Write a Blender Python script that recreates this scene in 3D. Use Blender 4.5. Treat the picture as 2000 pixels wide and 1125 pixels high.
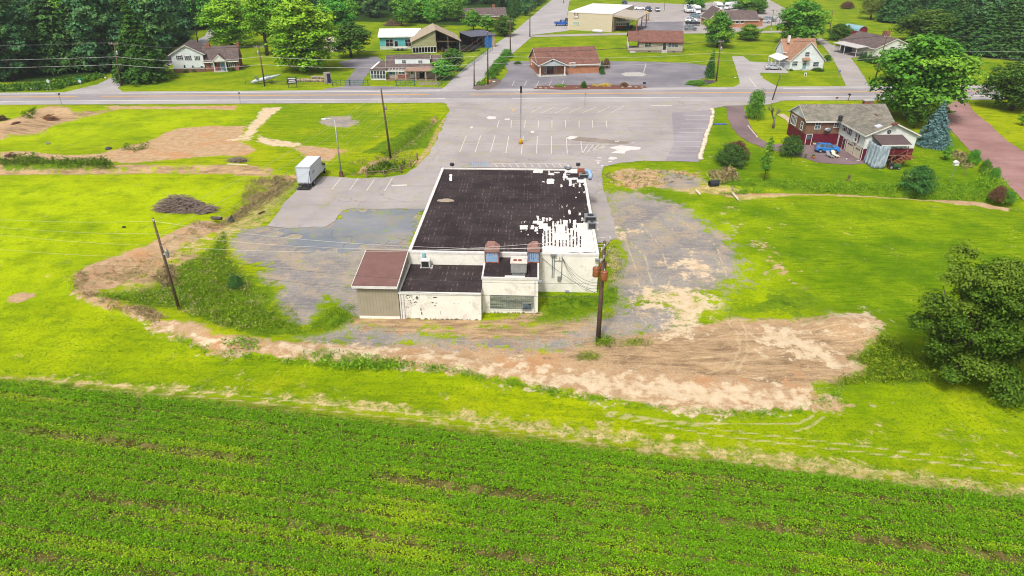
import bpy, bmesh, math, random
import numpy as np
from mathutils import Vector, Matrix
random.seed(7); RNG = np.random.default_rng(7)
R = math.radians
for o in list(bpy.data.objects): bpy.data.objects.remove(o)
sc = bpy.context.scene
COL = sc.collection
# ---------------- camera ----------------
PITCH, CAMH, FPX = 28.0, 33.0, 1333.0
cam = bpy.data.cameras.new("camera"); cam.sensor_width = 36; cam.lens = 36*FPX/2000
cam.clip_start = 0.5; cam.clip_end = 6000
camo = bpy.data.objects.new("camera", cam); COL.objects.link(camo)
camo.location = (0, 0, CAMH); camo.rotation_euler = (R(90-PITCH), 0, 0); sc.camera = camo
# ---------------- light ----------------
SUN_EL, SUN_AZ = 56.0, -158.0     # azimuth measured from +Y (ahead of the camera) towards +X
w = bpy.data.worlds.new("World"); sc.world = w; w.use_nodes = True
nt = w.node_tree; nt.nodes.clear()
sky = nt.nodes.new('ShaderNodeTexSky'); sky.sky_type = 'NISHITA'; sky.sun_disc = False
sky.sun_elevation = R(SUN_EL); sky.sun_rotation = R(SUN_AZ)
sky.air_density = 1.0; sky.dust_density = 6.0; sky.ozone_density = 0.6
bg = nt.nodes.new('ShaderNodeBackground'); bg.inputs[1].default_value = 0.15
wo = nt.nodes.new('ShaderNodeOutputWorld')
hsv = nt.nodes.new('ShaderNodeHueSaturation'); hsv.inputs['Saturation'].default_value = .35   # thin bright cloud: a whiter sky
nt.links.new(sky.outputs[0], hsv.inputs['Color']); nt.links.new(hsv.outputs[0], bg.inputs[0]); nt.links.new(bg.outputs[0], wo.inputs[0])
sun = bpy.data.lights.new("sun", 'SUN'); sun.energy = 2.7; sun.angle = R(8); sun.color = (1, .965, .9)
suno = bpy.data.objects.new("sun", sun); COL.objects.link(suno)
sd = Vector((math.sin(R(SUN_AZ))*math.cos(R(SUN_EL)), math.cos(R(SUN_AZ))*math.cos(R(SUN_EL)), math.sin(R(SUN_EL))))
suno.rotation_euler = sd.to_track_quat('Z', 'Y').to_euler()
sc.view_settings.view_transform = 'Standard'; sc.view_settings.look = 'None'
sc.view_settings.exposure = 0.32; sc.view_settings.gamma = 1.0
sc.render.engine = 'CYCLES'
sc.cycles.filter_width = 1.05
sc.render.resolution_x = 1024; sc.render.resolution_y = 576

# ---------------- photo survey: picture measurement -> place on the ground ----------------
CT, ST = math.cos(R(PITCH)), math.sin(R(PITCH))
def ray(px, py):
    u = (px-1000)/FPX; v = (562.5-py)/FPX
    return u, CT+v*ST, -ST+v*CT
def g(px, py, z=0.0):
    u, f, v = ray(px, py); t = (CAMH-z)/-v
    return Vector((u*t, f*t, z))
def zat(py, Y):
    u, f, v = ray(1000, py); return CAMH+v*Y/f
def height(px, py0, py1):
    return zat(py1, g(px, py0).y)

# ---------------- scene tree helpers ----------------
def tag(o, label=None, cat=None, group=None, kind=None):
    if label: o['label'] = label
    if cat: o['category'] = cat
    if group: o['group'] = group
    if kind: o['kind'] = kind
    return o
def thing(name, label, cat, loc=(0, 0, 0), rz=0.0, group=None):
    o = bpy.data.objects.new(name, None); COL.objects.link(o)
    o.empty_display_size = .3
    o.location = loc; o.rotation_euler = (0, 0, rz)
    return tag(o, label, cat, group)
KIDS = {}
def link(o, parent=None):
    COL.objects.link(o)
    if parent is not None:
        o.parent = parent; KIDS.setdefault(parent.name, []).append(o)
    return o
def dup(root, loc, rz=0.0, label=None, group=None, sc_=1.0):
    r = root.copy(); COL.objects.link(r); r.location = loc; r.rotation_euler = (0, 0, rz)
    r.scale = (sc_,)*3 if not isinstance(sc_, tuple) else sc_
    if label: r['label'] = label
    if group: r['group'] = group
    for ch in KIDS.get(root.name, []):
        c = ch.copy(); link(c, r)
        for g2 in KIDS.get(ch.name, []):
            d = g2.copy(); link(d, c)
    return r

class B:
    """collects shapes into one mesh"""
    def __init__(s): s.v = []; s.f = []
    def face(s, pts):
        n = len(s.v); s.v += [tuple(p) for p in pts]; s.f.append(tuple(range(n, n+len(pts)))); return s
    def box(s, x0, y0, z0, x1, y1, z1):
        n = len(s.v)
        s.v += [(x0,y0,z0),(x1,y0,z0),(x1,y1,z0),(x0,y1,z0),(x0,y0,z1),(x1,y0,z1),(x1,y1,z1),(x0,y1,z1)]
        for q in ((0,3,2,1),(4,5,6,7),(0,1,5,4),(1,2,6,5),(2,3,7,6),(3,0,4,7)): s.f.append(tuple(n+i for i in q))
        return s
    def cbox(s, cx, cy, cz, sx, sy, sz): return s.box(cx-sx/2, cy-sy/2, cz-sz/2, cx+sx/2, cy+sy/2, cz+sz/2)
    def slab(s, pts, d):
        """polygon extruded by vector d"""
        d = Vector(d); n = len(s.v); k = len(pts)
        s.v += [tuple(Vector(p)) for p in pts]+[tuple(Vector(p)+d) for p in pts]
        s.f.append(tuple(range(n+k-1, n-1, -1))); s.f.append(tuple(range(n+k, n+2*k)))
        for i in range(k):
            j = (i+1) % k; s.f.append((n+i, n+j, n+k+j, n+k+i))
        return s
    def tube(s, pts, r, n=6, caps=True):
        pts = [Vector(p) for p in pts]; k = len(pts)
        rs = r if isinstance(r, (list, tuple)) else [r]*k
        b = len(s.v); a = None
        for i, p in enumerate(pts):
            t = (pts[min(i+1, k-1)]-pts[max(i-1, 0)]).normalized()
            if a is None:
                a = t.cross(Vector((0, 0, 1)));
                if a.length < .1: a = Vector((1, 0, 0))
            a = (a-t*a.dot(t)).normalized(); c = t.cross(a)
            for j in range(n):
                q = 2*math.pi*j/n; s.v.append(tuple(p+(a*math.cos(q)+c*math.sin(q))*rs[i]))
        for i in range(k-1):
            for j in range(n):
                j2 = (j+1) % n; s.f.append((b+i*n+j, b+i*n+j2, b+(i+1)*n+j2, b+(i+1)*n+j))
        if caps:
            s.f.append(tuple(b+j for j in range(n-1, -1, -1))); s.f.append(tuple(b+(k-1)*n+j for j in range(n)))
        return s
    def cyl(s, x, y, z0, z1, r0, r1=None, n=12):
        return s.tube([(x, y, z0), (x, y, z1)], [r0, r0 if r1 is None else r1], n)
    def lathe(s, x, y, prof, n=14):
        return s.tube([(x, y, z) for r_, z in prof], [max(r_, .001) for r_, z in prof], n)
    def blob(s, c, rx, ry, rz, n=8, m=5, jit=0.0, rnd=random):
        b = len(s.v); cx, cy, cz = c
        for i in range(m+1):
            th = math.pi*i/m
            for j in range(n):
                ph = 2*math.pi*j/n; k = 1+(rnd.random()-.5)*jit
                s.v.append((cx+rx*k*math.sin(th)*math.cos(ph), cy+ry*k*math.sin(th)*math.sin(ph), cz+rz*k*math.cos(th)))
        for i in range(m):
            for j in range(n):
                j2 = (j+1) % n; s.f.append((b+i*n+j, b+(i+1)*n+j, b+(i+1)*n+j2, b+i*n+j2))
        return s
    def mesh(s, name, mat, smooth=False):
        me = bpy.data.meshes.new(name); me.from_pydata(s.v, [], s.f)
        bm = bmesh.new(); bm.from_mesh(me)
        bmesh.ops.remove_doubles(bm, verts=bm.verts, dist=1e-5)
        bmesh.ops.recalc_face_normals(bm, faces=bm.faces); bm.to_mesh(me); bm.free()
        me.materials.append(mat)
        if smooth:
            for p in me.polygons: p.use_smooth = True
        return me
    def o(s, name, mat, parent=None, smooth=False, bevel=0.0, label=None):
        ob = bpy.data.objects.new(name, s.mesh(name, mat, smooth)); link(ob, parent)
        if bevel:
            m = ob.modifiers.new('bevel', 'BEVEL'); m.width = bevel; m.segments = 2; m.limit_method = 'ANGLE'
        if label: ob['label'] = label
        return ob
def rawmesh(name, V, F, mat, attrs=None, ks=None):
    """fast mesh from numpy arrays, F (n,k)"""
    me = bpy.data.meshes.new(name)
    n, k = F.shape
    me.vertices.add(len(V)); me.vertices.foreach_set('co', np.ascontiguousarray(V, dtype=np.float32).ravel())
    me.loops.add(n*k); me.loops.foreach_set('vertex_index', F.astype(np.int32).ravel())
    me.polygons.add(n); me.polygons.foreach_set('loop_start', np.arange(0, n*k, k, dtype=np.int32))
    me.polygons.foreach_set('loop_total', np.full(n, k, dtype=np.int32))
    me.update(calc_edges=True)
    for nm, dom, arr in (attrs or []):
        a = me.attributes.new(nm, 'FLOAT', dom); a.data.foreach_set('value', arr.astype(np.float32))
    me.materials.append(mat)
    return me

# ---------------- materials ----------------
KA = 0.62
def s2l(c):
    c = c/255.0
    return c/12.92 if c <= .04045 else ((c+.055)/1.055)**2.4
def C(r, g_, b, k=KA): return (s2l(r)*k, s2l(g_)*k, s2l(b)*k, 1)
class NT:
    def __init__(s, name):
        s.m = bpy.data.materials.new(name); s.m.use_nodes = True; s.t = s.m.node_tree
        s.p = s.t.nodes['Principled BSDF']; s.p.inputs['Roughness'].default_value = .9
        s.p.inputs['Specular IOR Level'].default_value = .15
    def n(s, kind, **kw):
        nd = s.t.nodes.new(kind)
        for k, v in kw.items(): setattr(nd, k, v)
        return nd
    def l(s, a, b): s.t.links.new(a, b)
    def val(s, sock, v):
        if hasattr(v, 'is_output') or isinstance(v, bpy.types.NodeSocket): s.l(v, sock)
        else: sock.default_value = v
    def math(s, op, a, b=None, c=None, clamp=False):
        nd = s.n('ShaderNodeMath', operation=op, use_clamp=clamp)
        s.val(nd.inputs[0], a)
        if b is not None: s.val(nd.inputs[1], b)
        if c is not None: s.val(nd.inputs[2], c)
        return nd.outputs[0]
    def mix(s, f, a, b, mode='MIX'):
        nd = s.n('ShaderNodeMix', data_type='RGBA', blend_type=mode)
        s.val(nd.inputs[0], f); s.val(nd.inputs[6], a); s.val(nd.inputs[7], b); return nd.outputs[2]
    def pos(s, local=False):
        if local: return s.n('ShaderNodeTexCoord').outputs['Object']
        return s.n('ShaderNodeNewGeometry').outputs['Position']
    def mapping(s, vec, scale=(1, 1, 1), rot=(0, 0, 0)):
        nd = s.n('ShaderNodeMapping'); s.l(vec, nd.inputs[0]); nd.inputs[3].default_value = scale; nd.inputs[2].default_value = rot
        return nd.outputs[0]
    def noise(s, vec, scale, detail=4, rough=.55):
        nd = s.n('ShaderNodeTexNoise'); s.l(vec, nd.inputs['Vector']); nd.inputs['Scale'].default_value = scale
        nd.inputs['Detail'].default_value = detail; nd.inputs['Roughness'].default_value = rough; return nd.outputs[0]
    def step(s, x, lo, hi):
        nd = s.n('ShaderNodeMapRange', interpolation_type='SMOOTHSTEP'); s.val(nd.inputs[0], x)
        nd.inputs[1].default_value = lo; nd.inputs[2].default_value = hi; return nd.outputs[0]
    def attr(s, name): return s.n('ShaderNodeAttribute', attribute_name=name).outputs['Fac']
    def base(s, c): s.val(s.p.inputs['Base Color'], c); return s
    def bump(s, h, strength=.3, dist=.05):
        b = s.n('ShaderNodeBump'); b.inputs['Strength'].default_value = strength; b.inputs['Distance'].default_value = dist
        s.l(h, b.inputs['Height']); s.l(b.outputs[0], s.p.inputs['Normal'])
def wallvec(t, local=True):
    """(x+y, z) coordinates so patterns run along axis aligned walls"""
    v = t.pos(local); sp = t.n('ShaderNodeSeparateXYZ'); t.l(v, sp.inputs[0])
    cb = t.n('ShaderNodeCombineXYZ'); t.l(t.math('ADD', sp.outputs[0], sp.outputs[1]), cb.inputs[0]); t.l(sp.outputs[2], cb.inputs[1])
    return cb.outputs[0], sp
MC = {}
def M(name, col, rough=.8, var=.12, sc_=1.5, metal=0.0, spec=.2, grime=None):
    if name in MC: return MC[name]
    t = NT(name); v = t.pos(True)
    n1 = t.noise(v, sc_, 5, .6); n2 = t.noise(v, sc_*9, 3, .6)
    f = t.math('ADD', t.math('MULTIPLY', n1, .65), t.math('MULTIPLY', n2, .35))
    f = t.step(f, .35, .65)
    c = Vector(col[:3]); dk = tuple(c*(1-var*1.6))+(1,); lt = tuple(c*(1+var))+(1,)
    cc = t.mix(f, dk, lt)
    if grime:
        cc = t.mix(t.math('MULTIPLY', t.step(t.noise(v, sc_*.9, 6, .7), .52, .68), .6), cc, grime)
    t.base(cc); t.p.inputs['Roughness'].default_value = rough; t.p.inputs['Metallic'].default_value = metal
    t.p.inputs['Specular IOR Level'].default_value = spec
    MC[name] = t.m; return t.m
def Mbrick(name, c1, c2, mortar, bw=.22, bh=.075, msize=.012):
    if name in MC: return MC[name]
    t = NT(name); v, sp = wallvec(t)
    b = t.n('ShaderNodeTexBrick'); t.l(v, b.inputs['Vector'])
    b.inputs['Color1'].default_value = c1; b.inputs['Color2'].default_value = c2; b.inputs['Mortar'].default_value = mortar
    b.inputs['Scale'].default_value = 1; b.inputs['Mortar Size'].default_value = msize; b.inputs['Brick Width'].default_value = bw; b.inputs['Row Height'].default_value = bh
    n = t.step(t.noise(t.pos(True), 1.3, 5), .3, .7)
    t.base(t.mix(t.math('MULTIPLY', n, .35), b.outputs[0], (c1[0]*.4, c1[1]*.4, c1[2]*.4, 1))); MC[name] = t.m; return t.m
def Msiding(name, col, pitch=.18, vertical=False, groove=.55, var=.08, duty=.82):
    if name in MC: return MC[name]
    t = NT(name); v, sp = wallvec(t)
    s2 = t.n('ShaderNodeSeparateXYZ'); t.l(v, s2.inputs[0])
    x = s2.outputs[0] if vertical else s2.outputs[1]
    fr = t.math('FRACT', t.math('DIVIDE', x, pitch))
    ln = t.step(fr, duty, 1.0)
    n = t.step(t.noise(t.pos(True), 1.1, 5), .3, .7)
    c = Vector(col[:3])
    cc = t.mix(n, tuple(c*(1-var))+(1,), tuple(c*(1+var))+(1,))
    cc = t.mix(ln, cc, tuple(c*groove)+(1,)); t.base(cc); t.bump(t.math('SUBTRACT', 1.0, ln), .4, .03)
    t.p.inputs['Roughness'].default_value = .6; MC[name] = t.m; return t.m
def Mshingle(name, c1, c2, row=.16, streak=None):
    if name in MC: return MC[name]
    t = NT(name); v = t.pos(True); sp = t.n('ShaderNodeSeparateXYZ'); t.l(v, sp.inputs[0])
    xy = t.math('ADD', sp.outputs[0], t.math('MULTIPLY', sp.outputs[1], .77))
    cb = t.n('ShaderNodeCombineXYZ'); t.l(xy, cb.inputs[0]); t.l(t.math('MULTIPLY', sp.outputs[2], 2.2), cb.inputs[1])
    b = t.n('ShaderNodeTexBrick'); t.l(cb.outputs[0], b.inputs['Vector'])
    b.inputs['Color1'].default_value = c1; b.inputs['Color2'].default_value = c2
    b.inputs['Mortar'].default_value = (c1[0]*.45, c1[1]*.45, c1[2]*.45, 1)
    b.inputs['Scale'].default_value = 1; b.inputs['Mortar Size'].default_value = .018; b.inputs['Brick Width'].default_value = .34; b.inputs['Row Height'].default_value = row*2
    n = t.step(t.noise(v, .8, 5, .65), .35, .7)
    cc = t.mix(t.math('MULTIPLY', n, .45), b.outputs[0], (c2[0]*1.25, c2[1]*1.2, c2[2]*1.15, 1))
    n3 = t.noise(v, 7, 3, .7); cc = t.mix(t.math('MULTIPLY', t.step(n3, .45, .75), .35), cc, (c1[0]*.5, c1[1]*.5, c1[2]*.5, 1))
    if streak: cc = t.mix(t.math('MULTIPLY', t.step(t.noise(t.mapping(v, (.9, .9, .15)), 1.0, 5, .7), .5, .68), .7), cc, streak)
    t.base(cc); t.p.inputs['Roughness'].default_value = .95; MC[name] = t.m; return t.m
def Mplain(name, col, rough=.5, metal=0.0, spec=.4):
    if name in MC: return MC[name]
    return M(name, col, rough, .06, 3, metal, spec)
def Mglass():
    if 'glass' in MC: return MC['glass']
    t = NT('window glass'); n = t.noise(t.pos(True), .9, 2)
    t.base(t.mix(t.step(n, .4, .6), (.02, .03, .04, 1), (.08, .11, .14, 1)))
    t.p.inputs['Roughness'].default_value = .12; t.p.inputs['Specular IOR Level'].default_value = .6
    MC['glass'] = t.m; return t.m
# ================= GROUND =================
def W(poly, z=0.0): return np.array([tuple(g(x, y))[:2] for x, y in poly])
def sdist(P, poly):
    """signed distance (inside positive) of points P to polygon"""
    d = np.full(len(P), 1e9); ins = np.zeros(len(P), bool); n = len(poly)
    for i in range(n):
        a = poly[i]; b = poly[(i+1) % n]; e = b-a; L = (e*e).sum()+1e-12
        t = np.clip(((P-a)@e)/L, 0, 1); q = a+t[:, None]*e
        d = np.minimum(d, np.hypot(P[:, 0]-q[:, 0], P[:, 1]-q[:, 1]))
        c = ((a[1] > P[:, 1]) != (b[1] > P[:, 1]))
        with np.errstate(divide='ignore', invalid='ignore'):
            x = (b[0]-a[0])*(P[:, 1]-a[1])/(b[1]-a[1])+a[0]
        ins ^= c & (P[:, 0] < x)
    return np.where(ins, d, -d)
def ldist(P, line):
    d = np.full(len(P), 1e9)
    for i in range(len(line)-1):
        a = line[i]; b = line[i+1]; e = b-a; L = (e*e).sum()+1e-12
        t = np.clip(((P-a)@e)/L, 0, 1); q = a+t[:, None]*e
        d = np.minimum(d, np.hypot(P[:, 0]-q[:, 0], P[:, 1]-q[:, 1]))
    return d
def boxed(P, poly, m):
    lo = poly.min(0)-m; hi = poly.max(0)+m
    return np.where((P[:, 0] > lo[0]) & (P[:, 0] < hi[0]) & (P[:, 1] > lo[1]) & (P[:, 1] < hi[1]))[0]
# zones surveyed from the photo: (mask, soft edge in metres, strength, outline)
Z = [
 ('dirt', 1.6, 1, [(300,622),(352,628),(400,636),(420,655),(480,660),(560,668),(640,672),(760,672),(900,668),(1080,684),(1165,668),(1180,655),(1300,640),(1430,622),(1600,622),(1690,612),(1722,640),(1718,670),(1690,700),(1705,725),(1640,750),(1590,745),(1590,762),(1660,790),(1640,806),(1560,800),(1420,808),(1330,802),(1240,788),(1180,775),(1100,765),(1010,742),(900,733),(800,722),(700,716),(640,712),(560,700),(480,695),(420,690),(370,668),(330,655),(290,640)]),
 ('dirt', 1.2, 1, [(150,545),(170,520),(230,508),(280,492),(310,470),(360,448),(400,428),(440,432),(420,455),(350,480),(340,500),(300,530),(250,548),(230,562),(190,570),(220,590),(260,605),(330,618),(300,630),(240,612),(180,598),(145,580)]),
 ('dirt', .8, 1, [(10,590),(20,575),(45,570),(78,574),(60,584),(30,592)]),
 ('dirt', 1.2, .95, [(0,296),(60,295),(130,303),(190,300),(230,290),(300,272),(320,260),(350,250),(400,245),(480,246),(470,275),(500,290),(490,302),(400,305),(330,312),(260,318),(200,314),(130,312),(60,316),(0,318)]),
 ('dirt', 1.0, .9, [(500,276),(520,278),(580,285),(600,284),(680,292),(660,302),(640,318),(600,308),(575,290)]),
 ('dirt', 1.5, .9, [(-60,255),(0,238),(40,232),(70,215),(110,208),(140,218),(150,230),(110,243),(75,260),(30,262),(0,275),(-60,280)]),
 ('dirt', 1.0, .8, [(195,206),(330,207),(465,205),(462,215),(400,213),(215,213)]),
 ('pale', .8, 1, [(470,268),(515,210),(549,209),(530,225),(490,265),(492,273),(460,275),(440,274)]),
 ('pale', .6, .9, [(500,262),(515,268),(545,273),(585,279),(592,285),(560,286),(525,284),(505,274)]),
 ('pale', 2.5, .9, [(300,632),(420,672),(560,684),(700,700),(900,715),(1000,735),(1130,762),(1250,780),(1340,795),(1420,802),(1560,795),(1600,780),(1580,762),(1480,758),(1350,742),(1200,735),(1080,722),(940,705),(760,690),(600,678),(450,672),(360,650)]),
 ('pale', 2.6, .9, [(1235,570),(1300,560),(1380,575),(1420,600),(1385,612),(1370,640),(1300,652),(1290,630),(1310,600),(1270,590),(1240,596)]),
 ('pale', 2.6, .7, [(1300,500),(1360,490),(1400,520),(1410,545),(1330,540),(1310,520)]),
 ('pale', 2.0, .7, [(1200,448),(1250,440),(1260,448),(1215,465)]),
 ('pale', 2.6, .85, [(1620,610),(1700,612),(1725,640),(1715,665),(1690,655),(1640,635)]),
 ('pale', 2.6, .8, [(1440,630),(1560,640),(1680,650),(1600,660),(1700,720),(1560,700),(1480,668)]),
 ('brown', 3.0, .9, [(1180,655),(1300,645),(1420,630),(1600,628),(1660,650),(1690,690),(1650,735),(1540,748),(1420,752),(1330,735),(1250,725),(1180,712),(1020,690),(1090,684)]),
 ('brown', 1.6, .9, [(1400,720),(1500,718),(1600,705),(1700,722),(1650,745),(1560,750),(1420,748)]),
 ('brown', 2.0, .7, [(700,628),(830,628),(940,626),(1060,622),(1150,620),(1160,650),(1100,672),(940,670),(820,660),(700,645)]),
 ('brown', 1.2, .7, [(170,540),(300,520),(380,490),(400,500),(350,540),(260,556)]),
 ('brown', 1.2, .8, [(0,312),(100,316),(200,320),(330,326),(460,322),(540,330),(540,337),(400,336),(260,332),(120,330),(0,336)]),
 ('brown', 1.2, .7, [(180,228),(240,210),(60,235),(0,262),(0,270),(80,262),(120,240)]),
 ('gravel', 3.0, 1, [(1182,375),(1240,375),(1330,400),(1375,430),(1420,470),(1445,510),(1440,540),(1400,560),(1330,575),(1240,590),(1200,600),(1190,560),(1215,540),(1215,480),(1195,440)]),
 ('gravel', 3.0, 1, [(575,660),(640,650),(680,630),(760,632),(860,650),(1000,650),(1150,625),(1240,590),(1330,600),(1370,640),(1300,655),(1180,672),(1090,690),(940,682),(820,672),(740,680),(640,668)]),
 ('dirt', 1.5, .62, [(1178,335),(1230,325),(1330,330),(1375,335),(1390,365),(1290,368),(1240,374),(1190,362)]),
 ('gravel', 1.5, .8, [(1290,330),(1370,345),(1380,365),(1300,372),(1290,350)]),
 ('gravel', 1.2, .9, [(640,228),(680,225),(700,240),(680,250),(640,245),(620,238)]),
 ('gravel', 1.5, .9, [(448,470),(470,445),(530,440),(660,432),(680,407),(820,407),(800,492),(720,492),(690,560),(695,605),(640,580),(600,640),(560,630),(530,590),(545,560),(500,560),(520,520),(470,510),(450,490)]),
 ('thatch', 1.5, .55, [(1178,335),(1230,325),(1330,330),(1370,330),(1350,350),(1290,360),(1240,372),(1190,360)]),
 ('thatch', 1.0, 1, [(1280,362),(1400,358),(1480,370),(1560,380),(1500,385),(1450,390),(1400,376),(1350,378)]),
 ('dirt', .9, 1, [(1400,365),(1480,370),(1530,372),(1660,376),(1740,380),(1800,388),(1860,384),(1915,388),(1975,403),(1965,412),(1920,404),(1820,392),(1740,386),(1580,380),(1480,380),(1420,385)]),
 ('thatch', 1.5, .8, [(0,742),(400,770),(800,812),(1200,870),(1600,925),(2000,985),(2100,1000),(2100,960),(2000,945),(1600,890),(1200,835),(900,800),(600,770),(300,748),(100,735),(0,728)]),
 ('thatch', 1.2, .9, [(560,345),(540,350),(500,372),(470,400),(430,430),(400,455),(450,470),(470,420),(500,395),(540,372),(590,345)]),
 ('weed', 2.0, 1, [(195,582),(240,566),(300,560),(345,525),(400,495),(435,470),(440,500),(480,540),(540,560),(530,590),(560,630),(600,640),(640,605),(690,600),(660,640),(600,655),(520,660),(440,648),(400,622),(340,604),(260,600)]),
 ('weed', 2.2, 1, [(1062,574),(1160,572),(1200,560),(1215,585),(1140,610),(1075,625),(1055,624)]),
 ('thatch', 1.2, .7, [(1180,460),(1200,470),(1225,520),(1210,575),(1185,575)]),
 ('weed', 3, .7, [(1400,600),(1500,560),(1600,560),(1640,610),(1600,622),(1480,618),(1400,612)]),
 ('weed', 2.0, .9, [(1680,705),(1720,660),(1790,700),(1880,690),(1880,745),(1700,750),(1600,755),(1640,745),(1700,730)]),
 ('weed', 2.2, .9, [(1375,342),(1500,356),(1700,362),(1880,365),(1935,360),(1960,395),(1900,388),(1800,385),(1660,374),(1480,368),(1400,362)]),
 ('weed', 1.0, .9, [(700,300),(830,232),(862,228),(835,290),(770,296)]),
 ('weed', 1.0, .8, [(0,322),(100,312),(200,318),(220,328),(120,330),(0,330)]),
 ('lawn', 3.0, 1, [(1375,215),(1420,215),(1430,250),(1480,285),(1560,310),(1690,325),(1780,300),(1850,245),(1900,300),(1960,380),(1800,372),(1500,362),(1375,345),(1368,310)]),
 ('lawn', 3.0, 1, [(1200,372),(1400,385),(1700,385),(1960,412),(2100,440),(2100,700),(1840,690),(1700,620),(1450,600),(1440,500),(1380,430)]),
 ('thatch', 6, .38, [(1200,372),(1330,395),(1450,392),(1520,440),(1560,520),(1640,600),(1740,650),(1700,620),(1420,612),(1380,560),(1440,540),(1440,480),(1380,430)]),
 ('thatch', 5, .34, [(1340,815),(1700,790),(2100,800),(2100,960),(1600,890),(1200,820)]),
 ('thatch', 3, .36, [(200,700),(700,742),(1000,780),(1000,800),(600,770),(200,735)]),
 ('brown', 1.2, .95, [(690,618),(800,620),(945,620),(1062,606),(1075,622),(1000,640),(760,640),(690,630)]),
 ('gravel', .8, 1, [(660,600),(700,620),(800,600),(800,480),(700,480),(680,560)]),
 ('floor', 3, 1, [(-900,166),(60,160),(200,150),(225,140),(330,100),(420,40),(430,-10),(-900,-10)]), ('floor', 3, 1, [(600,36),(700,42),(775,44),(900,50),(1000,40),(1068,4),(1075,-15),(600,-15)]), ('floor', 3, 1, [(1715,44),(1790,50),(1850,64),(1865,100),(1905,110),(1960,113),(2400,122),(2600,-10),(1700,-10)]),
 ('bright', 7, 1, [(-200,345),(200,342),(500,350),(480,380),(420,425),(300,465),(170,510),(120,560),(130,600),(300,650),(420,700),(200,720),(-200,700)]), ('bright', 5, .8, [(-60,215),(240,215),(470,215),(500,225),(440,245),(300,262),(100,290),(-60,290)]), ('bright', 5, .3, [(1390,390),(1900,410),(1960,470),(1760,470),(1500,440)]), ('bright', 4, .6, [(420,700),(900,760),(1400,830),(2000,900),(2000,780),(1750,760),(1650,810),(1300,810),(900,745)]),
 ('thatch', 2.0, .75, [(470,352),(560,344),(592,348),(570,380),(545,410),(520,440),(470,460),(430,455),(400,440),(430,425),(480,395),(520,368)]), ('brown', 1.5, .55, [(500,362),(560,346),(585,348),(540,385),(500,412),(450,440),(425,440),(470,400)]), ('thatch', 2.5, .55, [(170,520),(300,470),(430,425),(440,500),(350,540),(300,600),(200,600),(140,560)]), ('weed', 3, .6, [(590,350),(570,385),(540,420),(500,445),(470,430),(520,390)]), ('gravel', 4, .45, [(1330,395),(1400,420),(1470,480),(1500,560),(1450,600),(1380,560),(1440,520)]), ('dirt', 3, .66, [(1440,440),(1470,470),(1500,540),(1620,600),(1700,630),(1640,600),(1560,540),(1500,470)]),
 ('bright', 5, .9, [(1340,400),(1440,420),(1500,500),(1560,600),(1420,615),(1370,570),(1430,540),(1430,480)]), ('dirt', 1.3, .85, [(-60,318),(0,320),(120,330),(240,333),(340,332),(480,334),(545,338),(590,342),(590,349),(540,345),(480,342),(340,338),(240,339),(120,339),(-60,345)]), ('brown', .9, .8, [(-60,324),(0,326),(240,329),(330,328),(480,332),(560,336),(560,340),(480,339),(330,334),(240,337),(0,333)]), ('dirt', 1.2, .9, [(688,338),(700,325),(740,303),(780,280),(820,248),(850,222),(862,226),(835,256),(800,285),(762,305),(720,330)]), ('brown', .9, .9, [(700,332),(760,300),(800,272),(835,240),(855,226),(858,232),(830,258),(790,292),(730,326)]), ('dirt', 1.2, .8, [(866,228),(872,232),(856,262),(838,300),(815,325),(806,318),(826,292),(846,256)]),
 ('soil', .8, 1, [(-400,700),(0,738),(500,792),(1000,850),(1500,912),(2000,972),(2500,1030),(2500,1500),(-400,1500)]),
]
def spacing(a, b, d0, k):
    out = [a]
    while out[-1] < b: out.append(out[-1]+d0+k*abs(out[-1]-a if a >= 0 else out[-1]))
    return out
ys = []; y = 8.0
while y < 560: ys.append(y); y += max(.28, .0056*y)
ys += [620, 700, 800, 950, 1200, 1600, 2200, 3000]
xs = [0.0]; 
while xs[-1] < 300: xs.append(xs[-1]+max(.30, .011*(xs[-1]-30)))
xs += [340, 400, 500, 650, 900, 1300, 2000, 3000]
xs = np.array(sorted(set([-a for a in xs]+xs))); ys = np.array([-400., -150, -60, -20, -5, 2]+ys)
XX, YY = np.meshgrid(xs, ys); P = np.stack([XX.ravel(), YY.ravel()], 1); NP_ = len(P)
masks = {k: np.zeros(NP_) for k in ('dirt', 'pale', 'brown', 'gravel', 'thatch', 'weed', 'lawn', 'soil', 'floor', 'track', 'bright')}
for k, soft, st, poly in Z:
    pw = W(poly); ii = boxed(P, pw, soft*2)
    if len(ii) == 0: continue
    s_ = sdist(P[ii], pw); masks[k][ii] = np.maximum(masks[k][ii], np.clip(.5+s_/(2*soft), 0, 1)*st)
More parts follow.
